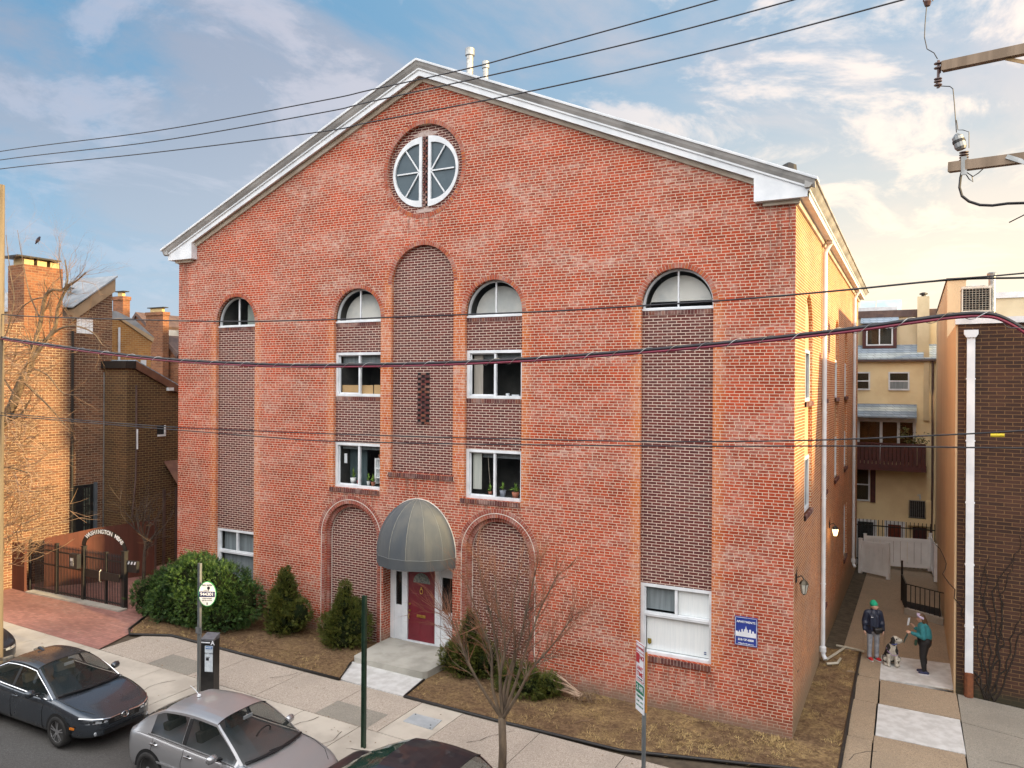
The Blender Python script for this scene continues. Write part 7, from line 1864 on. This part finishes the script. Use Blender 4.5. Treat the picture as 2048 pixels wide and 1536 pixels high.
# ------------------------------------------------------------------ people and dog
def solid(name, caps, mats, parent, voxel=.014, pick=None, sm=4, M=None, shag=0.0):
    """one continuous skin grown over tapered capsules (p, q, r1, r2) and ellipsoids (c, (rx, ry, rz))"""
    mb = MB()
    for c in caps:
        if len(c) == 2:
            ce, rr = Vector(c[0]), c[1]; rows = []
            for i in range(1, 10):
                a = math.pi * i / 10 - math.pi / 2
                rows.append([(ce.x + rr[0] * math.cos(a) * math.cos(b * .449), ce.y + rr[1] * math.cos(a) * math.sin(b * .449), ce.z + rr[2] * math.sin(a)) for b in range(14)])
            o = len(mb.v); mb.grid(rows, close=True); n = 14; mb.f += [tuple(o + j for j in range(n - 1, -1, -1)), tuple(o + 8 * n + j for j in range(n))]; mb.m += [0, 0]
        else:
            p, q, r1, r2 = Vector(c[0]), Vector(c[1]), c[2], c[3]; d = (q - p)
            if d.length < 1e-4: continue
            d.normalize(); pts = []; rs = []
            for i in range(5): a = math.pi / 2 * (1 - i / 4); pts.append(p - d * r1 * math.sin(a)); rs.append(max(.001, r1 * math.cos(a)))
            for i in range(5): a = math.pi / 2 * i / 4; pts.append(q + d * r2 * math.sin(a)); rs.append(max(.001, r2 * math.cos(a)))
            mb.tube(pts, rs, 12)
    me = bpy.data.meshes.new('tmp'); me.from_pydata(mb.v, [], mb.f)
    bm = bmesh.new(); bm.from_mesh(me); bmesh.ops.recalc_face_normals(bm, faces=bm.faces); bm.to_mesh(me); bm.free()
    o = bpy.data.objects.new('tmp', me); COL.objects.link(o)
    r = o.modifiers.new('r', 'REMESH'); r.mode = 'VOXEL'; r.voxel_size = voxel
    s = o.modifiers.new('s', 'SMOOTH'); s.factor = .5; s.iterations = sm
    bpy.context.view_layer.update()
    out = bpy.data.meshes.new_from_object(o.evaluated_get(bpy.context.evaluated_depsgraph_get()))
    bpy.data.objects.remove(o); bpy.data.meshes.remove(me)
    out.materials.clear()
    for m in (mats if isinstance(mats, list) else [mats]): out.materials.append(m)
    if pick:
        for pl in out.polygons: pl.material_index = pick(pl.center)
    out.polygons.foreach_set('use_smooth', [True] * len(out.polygons))
    if M: out.transform(M)
    if shag:
        for v in out.vertices: v.co += v.normal * shag * (mnoise.noise(v.co * 42) + .6 * mnoise.noise(Vector((v.co.x * 90, v.co.y * 90, v.co.z * 30))))
    ob = bpy.data.objects.new(name, out); COL.objects.link(ob); ob.parent = parent; return ob
m_skin = plain('skin', (.55, .33, .24), (.48, .28, .20), 9, rough=.55)
m_skinp = plain('pale_skin', (.60, .37, .28), (.54, .32, .24), 9, rough=.55)
def face_bits(t, c, f, m_hair, r=.085):
    """eyes, brows and mouth on a head centred at c looking along unit vector f"""
    f = Vector(f).normalized(); sd = f.cross(Vector((0, 0, 1))).normalized(); up = Vector((0, 0, 1))
    for s in (1, -1):
        e = MB(); p = Vector(c) + f * (r * .93) + sd * s * .031 + up * .004; e.obox(p, sd * .012, f * .004, up * .006); e.build('eye', m_ink, t)
        e = MB(); p = Vector(c) + f * (r * .95) + sd * s * .031 + up * .024; e.obox(p, sd * .017, f * .004, up * .0035); e.build('eyebrow', m_hair, t)
    e = MB(); p = Vector(c) + f * (r * .96) - up * .050; e.obox(p, sd * .020, f * .004, up * .005); e.build('mouth', plain('lips', (.40, .13, .12)), t)
def hand(caps, w, d, up_, s=1.0, curl=.5):
    """palm and five bent fingers rooted at wrist w, pointing along d; up_ = back of the hand"""
    w = Vector(w); d = Vector(d).normalized(); up_ = Vector(up_); up_ = (up_ - d * up_.dot(d)).normalized(); sd = d.cross(up_)
    pc = w + d * .045 * s
    caps.append((w, pc, .021 * s, .026 * s))
    for k, (o, L) in enumerate(((-.027, .062), (-.009, .072), (.009, .068), (.026, .052))):
        a = w + d * .08 * s + sd * o * s; caps.append((pc + sd * o * .8 * s, a, .013 * s, .011 * s))
        m1 = a + (d * (1 - curl * .3) - up_ * curl * .5) * L * .5 * s; e = m1 + (d * (1 - curl) - up_ * curl) * L * .5 * s
        caps.append((a, m1, .0105 * s, .0095 * s)); caps.append((m1, e, .0095 * s, .007 * s))
    th = w + d * .02 * s - sd * .022 * s; m1 = th + (d * .6 - sd * .7 - up_ * .2).normalized() * .038 * s; e = m1 + (d * .9 - sd * .15 - up_ * .5).normalized() * .032 * s
    caps.append((th, m1, .013 * s, .011 * s)); caps.append((m1, e, .011 * s, .008 * s))

# man: faces the camera and looks towards the woman on his left
mp = gnd(1746, 1320); mp = Vector((mp.x, mp.y, gz(mp.x) + .009))
t = thing('person', 'standing person in green beanie, navy jacket, grey trousers and red shoes', 'person', mp)
Mm = Matrix.Translation((0, 0, 0)) @ Matrix.Rotation(R(16), 4, 'Z')      # local: faces -Y, +X is screen right
hd = Vector((.015, -.03, 1.475)); lk = Vector((.93, -.36, 0)).normalized()
caps = [(hd, (.086, .092, .104)), (hd + lk * .03 - Vector((0, 0, .05)), (.058, .062, .055)), (hd + lk * .092 - Vector((0, 0, .016)), hd + lk * .108 - Vector((0, 0, .024)), .012, .015),
        ((.0, .0, 1.28), (.012, -.01, 1.42), .058, .052), ((0, 0, 1.20), (0, 0, .95), .12, .12), ((-.08, 0, .85), (-.085, 0, .45), .07, .05), ((.08, 0, .85), (.085, -.01, .45), .07, .05), ((-.085, 0, .45), (-.09, .01, .06), .048, .035), ((.085, -.01, .45), (.09, -.01, .06), .048, .035), ((0, 0, .95), (0, 0, .85), .14, .13),
        (hd + Vector((-.36, -.93, 0)) * .078 - Vector((0, 0, .01)), (.02, .02, .028))]
hand(caps, (-.235, -.06, .80), (.18, -.05, -1), (-1, 0, 0)); hand(caps, (.235, -.08, .80), (-.18, -.05, -1), (1, 0, 0))
for s in (-1, 1): caps.append(((s * .232, -.035, .90), (s * .235, -.06, .80), .034, .027))
solid('body', caps, m_skinp, t, .011, M=Mm)
m_jkt = plain('navy_shell', (.008, .014, .035), (.014, .022, .048), 9, rough=.5, local=True, bump=.15)
caps = [((0, .0, 1.24), (0, .0, .88), .145, .165), ((-.08, 0, 1.24), (-.075, 0, .80), .11, .125), ((.08, 0, 1.24), (.075, 0, .80), .11, .125), ((-.13, 0, 1.29), (.13, 0, 1.29), .085, .085), ((0, -.01, 1.30), (.01, -.015, 1.37), .085, .075), ((0, .06, 1.33), (0, .07, 1.35), .07, .06)]
for s in (-1, 1): caps += [((s * .165, .0, 1.28), (s * .228, .015, 1.04), .078, .068), ((s * .228, .015, 1.04), (s * .232, -.05, .84), .066, .052), ((s * .215, -.02, 1.00), (s * .22, -.025, .985), .075, .072), ((s * .08, -.11, 1.2), (s * .07, -.125, .85), .05, .05)]
solid('jacket', caps, m_jkt, t, .013, sm=3, M=Mm)
caps = [((0, 0, .90), (0, 0, .82), .15, .145)]
for s in (-1, 1): caps += [((s * .082, 0, .84), (s * .09, -.01, .46), .093, .066), ((s * .09, -.01, .46), (s * .092, .005, .10), .066, .058), ((s * .09, -.02, .12), (s * .092, -.01, .085), .062, .06), ((s * .085, -.02, .40), (s * .09, -.01, .36), .062, .066)]
solid('trousers', caps, plain('grey_denim', (.30, .32, .36), (.23, .25, .29), 11, rough=.85, local=True), t, .012, M=Mm)
m_redshoe = plain('red_canvas', (.55, .02, .03), (.42, .015, .02), 8, rough=.7)
for s, a in ((-1, .25), (1, .5)):
    c = Vector((s * .092, -.01, 0)); f = Vector((math.sin(a), -math.cos(a), 0))
    solid('shoe', [(c + Vector((0, 0, .055)), c + f * .12 + Vector((0, 0, .04)), .048, .042), (c - f * .05 + Vector((0, 0, .05)), c + Vector((0, 0, .06)), .042, .045), (c + Vector((0, 0, .06)), c + Vector((0, 0, .11)), .042, .043)], [m_redshoe, m_tyre], t, .010, pick=lambda p, c=c, f=f: 1 if (p - c).dot(f) < .01 and p.z < .085 else 0, M=Mm)
    solid('shoe_sole', [(c - f * .06 + Vector((0, 0, .012)), c + f * .13 + Vector((0, 0, .012)), .046, .044)], plain('white_sole', (.6, .6, .6)), t, .010, sm=1, M=Mm @ Matrix.Scale(.5, 4, (0, 0, 1)))
m_bean = plain('green_knit', (.012, .36, .20), (.01, .27, .15), 24, rough=.9, local=True, bump=.3, stretch=(1, 1, .2))
solid('beanie', [(hd + Vector((-.012, .012, .05)), (.103, .106, .088)), (hd + Vector((-.02, .02, .11)), (.072, .075, .05)), (hd + Vector((-.004, .008, .034)), (.107, .110, .030))], m_bean, t, .011, sm=2, M=Mm)
f3 = Mm.to_3x3() @ lk; face_bits(t, Mm @ hd, f3, m_barkd)
solid('waist_bag', [((.02, -.20, .87), (.16, -.17, .88), .065, .06), ((.03, -.20, .82), (.15, -.17, .83), .06, .055)], m_trim, t, .012, M=Mm)
k = MB(); k.tube([(.0, -.20, .93), (-.15, -.12, .96), (-.2, .06, .97), (.1, .2, .97), (.24, .05, .94), (.17, -.15, .92)], .014, 5); k.xf(Mm); k.build('bag_strap', m_trim, t, local=True)
k = MB(); k.obox((-.07, -.168, 1.20), (.028, 0, 0), (0, .004, 0), (0, 0, .007)); k.xf(Mm); k.build('chest_mark', m_signw, t, local=True)

# woman: seen from her left side, facing screen left
wp = gnd(1846, 1348); wp = Vector((wp.x, wp.y, gz(wp.x) + .012))
t = thing('person', 'standing person in lavender headband, teal top and black leggings holding a paper', 'person', wp)
Mw = Matrix.Rotation(R(-8), 4, 'Z')       # local: faces -X, +X is her back
hd = Vector((-.055, 0, 1.43)); lk = Vector((-1, -.10, -.28)).normalized()
caps = [(hd, (.086, .076, .098)), (hd + Vector((-.035, 0, -.055)), (.055, .055, .05)), (hd + lk * .085, hd + lk * .103 + Vector((0, 0, -.006)), .012, .014), ((-.0, 0, 1.26), (-.035, 0, 1.38), .052, .05), ((0, 0, 1.2), (.02, 0, .95), .13, .14), ((.02, 0, .95), (.02, 0, .82), .15, .15), (hd + Vector((.0, -.078, -.01)), (.024, .014, .03))]
for s in (-1, 1): caps += [((.02, s * .07, .82), (-.0, s * .065, .45), .08, .055), ((0, s * .065, .45), (.03, s * .06, .07), .05, .034)]
LH = Vector((-.275, -.13, 1.05)); RH = Vector((-.23, .10, 1.15))
caps += [((0, -.16, 1.22), (.03, -.21, 1.0), .05, .042), ((.03, -.21, 1.0), LH, .04, .028), ((0, .16, 1.22), (.0, .21, 1.0), .05, .042), ((.0, .21, 1.0), RH, .04, .028)]
hand(caps, LH, (-1, .15, .25), (0, -.6, 1), 1.0, .75); hand(caps, RH, (-.8, -.2, .9), (.3, .8, .4), 1.0, .6)
solid('body', caps, m_skin, t, .010, M=Mw)
m_teal = plain('teal_fleece', (.035, .22, .25), (.025, .17, .20), 12, rough=.9, local=True, bump=.2)
caps = [((.0, 0, 1.20), (.025, 0, .98), .145, .165), ((-.03, -.05, 1.14), (-.04, -.05, 1.02), .115, .12), ((-.03, .05, 1.14), (-.04, .05, 1.02), .115, .12), ((.0, -.12, 1.245), (0, .12, 1.245), .078, .078), ((-.01, 0, 1.28), (-.02, 0, 1.31), .07, .062), ((.06, 0, 1.12), (.07, 0, .98), .13, .14),
        ((0, -.165, 1.235), (.04, -.225, 1.0), .078, .068), ((.04, -.225, 1.0), (-.235, -.14, 1.045), .066, .046), ((0, .165, 1.235), (.0, .22, 1.0), .078, .068), ((.0, .22, 1.0), (-.20, .11, 1.12), .066, .046)]
solid('top', caps, m_teal, t, .012, sm=3, M=Mw)
caps = [((.02, 0, .95), (.03, 0, .82), .165, .17), ((.07, -.06, .86), (.07, .06, .86), .13, .13)]
for s in (-1, 1): caps += [((.035, s * .075, .82), (.0, s * .07, .46), .125, .08), ((.0, s * .07, .46), (.03, s * .062, .09), .078, .048), ((.02, s * .066, .36), (.03, s * .066, .28), .072, .062)]
solid('leggings', caps, plain('black_leggings', (.010, .010, .012), (.016, .016, .018), 9, rough=.75), t, .012, M=Mw)
m_nshoe = plain('navy_trainer', (.015, .025, .09), (.03, .03, .06), 12, rough=.6)
for s in (-1, 1):
    c = Vector((.035 - .03 * s, s * .066, 0)); f = Vector((-1, .05 * s, 0))
    so_ = solid('shoe', [(c + Vector((0, 0, .055)), c + f * .13 + Vector((0, 0, .04)), .046, .040), (c - f * .05 + Vector((0, 0, .05)), c + Vector((0, 0, .065)), .042, .044)], m_nshoe, t, .010, M=Mw)
    solid('shoe_sole', [(c - f * .06 + Vector((0, 0, .012)), c + f * .145 + Vector((0, 0, .012)), .046, .043)], plain('pale_sole', (.62, .60, .62)), t, .010, sm=1, M=Mw @ Matrix.Scale(.5, 4, (0, 0, 1)))
m_hairb = plain('brown_hair', (.055, .028, .016), (.13, .075, .035), 9, rough=.5, local=True, stretch=(2, 2, .3))
solid('hair', [(hd + Vector((.025, 0, .025)), (.088, .088, .088)), (hd + Vector((.06, 0, -.03)), (.06, .075, .08)), (hd + Vector((.09, 0, -.02)), hd + Vector((.13, 0, -.16)), .05, .045), (hd + Vector((.13, 0, -.16)), hd + Vector((.155, 0, -.33)), .045, .018), (hd + Vector((.06, -.07, -.05)), hd + Vector((.085, -.05, -.2)), .03, .02)], m_hairb, t, .011, sm=2, M=Mw)
k = MB(); rows = []
for zz in (-.030, .032): rows.append([(hd.x + .0 + (.097 - abs(zz) * .15) * math.cos(a * .314), (.092 - abs(zz) * .15) * math.sin(a * .314), hd.z + .045 + zz - .45 * ((.097) * math.cos(a * .314))) for a in range(20)])
k.grid(rows, close=True); k.xf(Mw); hb = k.build('headband', plain('lavender_knit', (.58, .52, .68), (.48, .42, .60), 16, rough=.9), t, smooth=True, local=True)
sm_ = hb.modifiers.new('s', 'SOLIDIFY'); sm_.thickness = .012; sm_.offset = 1
f3 = Mw.to_3x3() @ lk; face_bits(t, Mw @ (hd + Vector((-.005, 0, 0))), f3, m_hairb, .084)
solid('hip_bag', [((-.15, -.13, .86), (-.16, -.13, .76), .040, .034)], plain('dark_green_pouch', (.02, .06, .035), rough=.6), t, .012, M=Mw)
def obj_at(name, lab, cat_, mb, m, base):
    t_ = thing(name, lab, cat_, base); mb.build(name + '_sheet' if name == 'paper' else 'strap', m, t_); return t_
Wl = Matrix.Translation(wp) @ Mw
pc = RH + Vector((-.085, -.06, .14))
k = MB(); rows = [[pc + Vector((-.045 + .02 * math.sin(u * 2) + .03 * v, -.03 + .12 * u * .5, -.10 + .20 * v)) + Vector((.0, 0, .0)) for u in (-1, -.5, 0, .5, 1)] for v in (0, .33, .66, 1)]
k.grid(rows); k.xf(Wl); o = k.build('paper', m_signw); tag(o, 'white sheet of paper held up by the person in the teal top', 'paper')
sm_ = o.modifiers.new('s', 'SOLIDIFY'); sm_.thickness = .002
k = MB(); lh = LH + Vector((-.06, .01, .0)); pts = [lh, lh + Vector((-.03, 0, -.10)), lh + Vector((-.075, -.01, -.20)), lh + Vector((-.10, -.01, -.30))]
k.tube(pts, [.020, .024, .022, .012], 6); k.xf(Wl); o = k.build('leash_handle', plain('dark_leash', (.03, .06, .055), rough=.6)); tag(o, 'dark leash handle dangling from the hand of the person in teal', 'leash')

# sitting dog
dp = gnd(1783, 1331); dp = Vector((dp.x, dp.y, gz(dp.x) + .013))
t = thing('dog', 'shaggy black and white dog sitting on the pale slab and looking up', 'dog', dp)
Md = Matrix.Rotation(R(14), 4, 'Z')       # local: faces -Y (camera) with the head turned to +X
H = Vector((.06, -.10, .72)); mz = Vector((.86, -.38, .14)).normalized()
caps = [((0, .12, .20), (0, -.02, .46), .165, .14), ((0, -.04, .46), (.01, -.07, .56), .12, .095), ((.01, -.07, .55), H - Vector((.01, -.01, .03)), .088, .078), (H, (.102, .102, .095)), (H + mz * .05 - Vector((0, 0, .015)), H + mz * .125 - Vector((0, 0, .025)), .070, .056), (H + mz * .10 - Vector((0, 0, .07)), H + mz * .06 - Vector((0, 0, .09)), .035, .03), (H + mz * .172 - Vector((0, 0, .008)), (.018, .018, .016)),
        ((.0, .20, .14), (.0, .28, .07), .05, .04), ((.02, .30, .05), (.26, .24, .05), .036, .016),
        ((-.085, -.07, .42), (-.095, -.10, .20), .062, .046), ((-.095, -.10, .20), (-.10, -.115, .05), .044, .040), ((-.10, -.115, .035), (-.105, -.165, .028), .042, .034),
        ((.085, -.07, .42), (.090, -.10, .20), .062, .046), ((.090, -.10, .20), (.095, -.115, .05), .044, .040), ((.095, -.115, .035), (.10, -.165, .028), .042, .034)]
for s in (-1, 1): caps += [((s * .10, .13, .17), (s * .155, .0, .17), .10, .075), ((s * .155, .0, .17), (s * .15, .08, .06), .06, .045), ((s * .15, .06, .035), (s * .16, -.08, .03), .04, .034)]
ex = mz.cross(Vector((0, 0, 1))).normalized()
for s in (-1, 1): a = H + ex * s * .065 + Vector((0, 0, .04)) - mz * .02; caps.append((a + ex * s * .012, a + ex * s * .05 - Vector((0, 0, .10)) - mz * .02, .036, .030))
m_dw = plain('white_fur', (.56, .53, .46), (.42, .39, .33), 16, rough=.95, local=True, bump=.5)
m_db = plain('black_fur', (.012, .012, .014), (.03, .028, .026), 16, rough=.85, local=True, bump=.5)
m_dg = plain('grey_fur', (.16, .15, .14), (.07, .065, .06), 22, rough=.95, local=True, bump=.5)
def dogpick(p):
    q = p - H; n = mnoise.noise(p * 9) * .03
    if q.length < .17 or p.z > .60:
        f = q.dot(mz); sdv = abs(q.dot(ex))
        if sdv > .078 + n and q.z < .09: return 1                       # ears
        if f < -.005 + n and not (sdv < .03 and q.z > .03): return 1     # back of the head
        if abs(f - .055) < .018 and abs(q.z - .03) < .02 and sdv > .03: return 1
        if f > .172: return 1
        return 0
    if p.z < .33 and p.y < -.045: return 0                               # front legs
    if abs(p.x) < .075 + n and p.y < -.02 + n: return 0                  # chest blaze
    if p.z < .07: return 0
    if p.y < .05 and abs(p.x) > .10 and p.z < .25: return 2
    return 1
solid('body', caps, [m_dw, m_db, m_dg], t, .009, pick=dogpick, sm=3, M=Md, shag=.009)
for s in (-1, 1):
    e = MB(); p = H + mz * .092 + ex * s * .040 + Vector((0, 0, .038)); e.lathe([(0, -.009), (.009, 0), (0, .009)], p, 8); e.xf(Md); e.build('eye', m_ink, t, local=True)
k = MB(); c = H + Vector((-.02, .02, -.11)); k.tube([c + Vector((.088 * math.cos(a * .419), .088 * math.sin(a * .419), .012 * math.cos(a * .419))) for a in range(16)], .013, 6); k.xf(Md); k.build('collar', plain('blue_collar', (.05, .09, .35)), t, local=True)
k = MB(); k.tube([(-.135, -.03, .47), (-.12, -.135, .40), (-.02, -.185, .32), (.08, -.165, .31), (.145, -.08, .34), (.16, .05, .38)], .009, 5); k.xf(Md); k.build('harness', plain('violet_harness', (.40, .28, .48)), t, local=True)
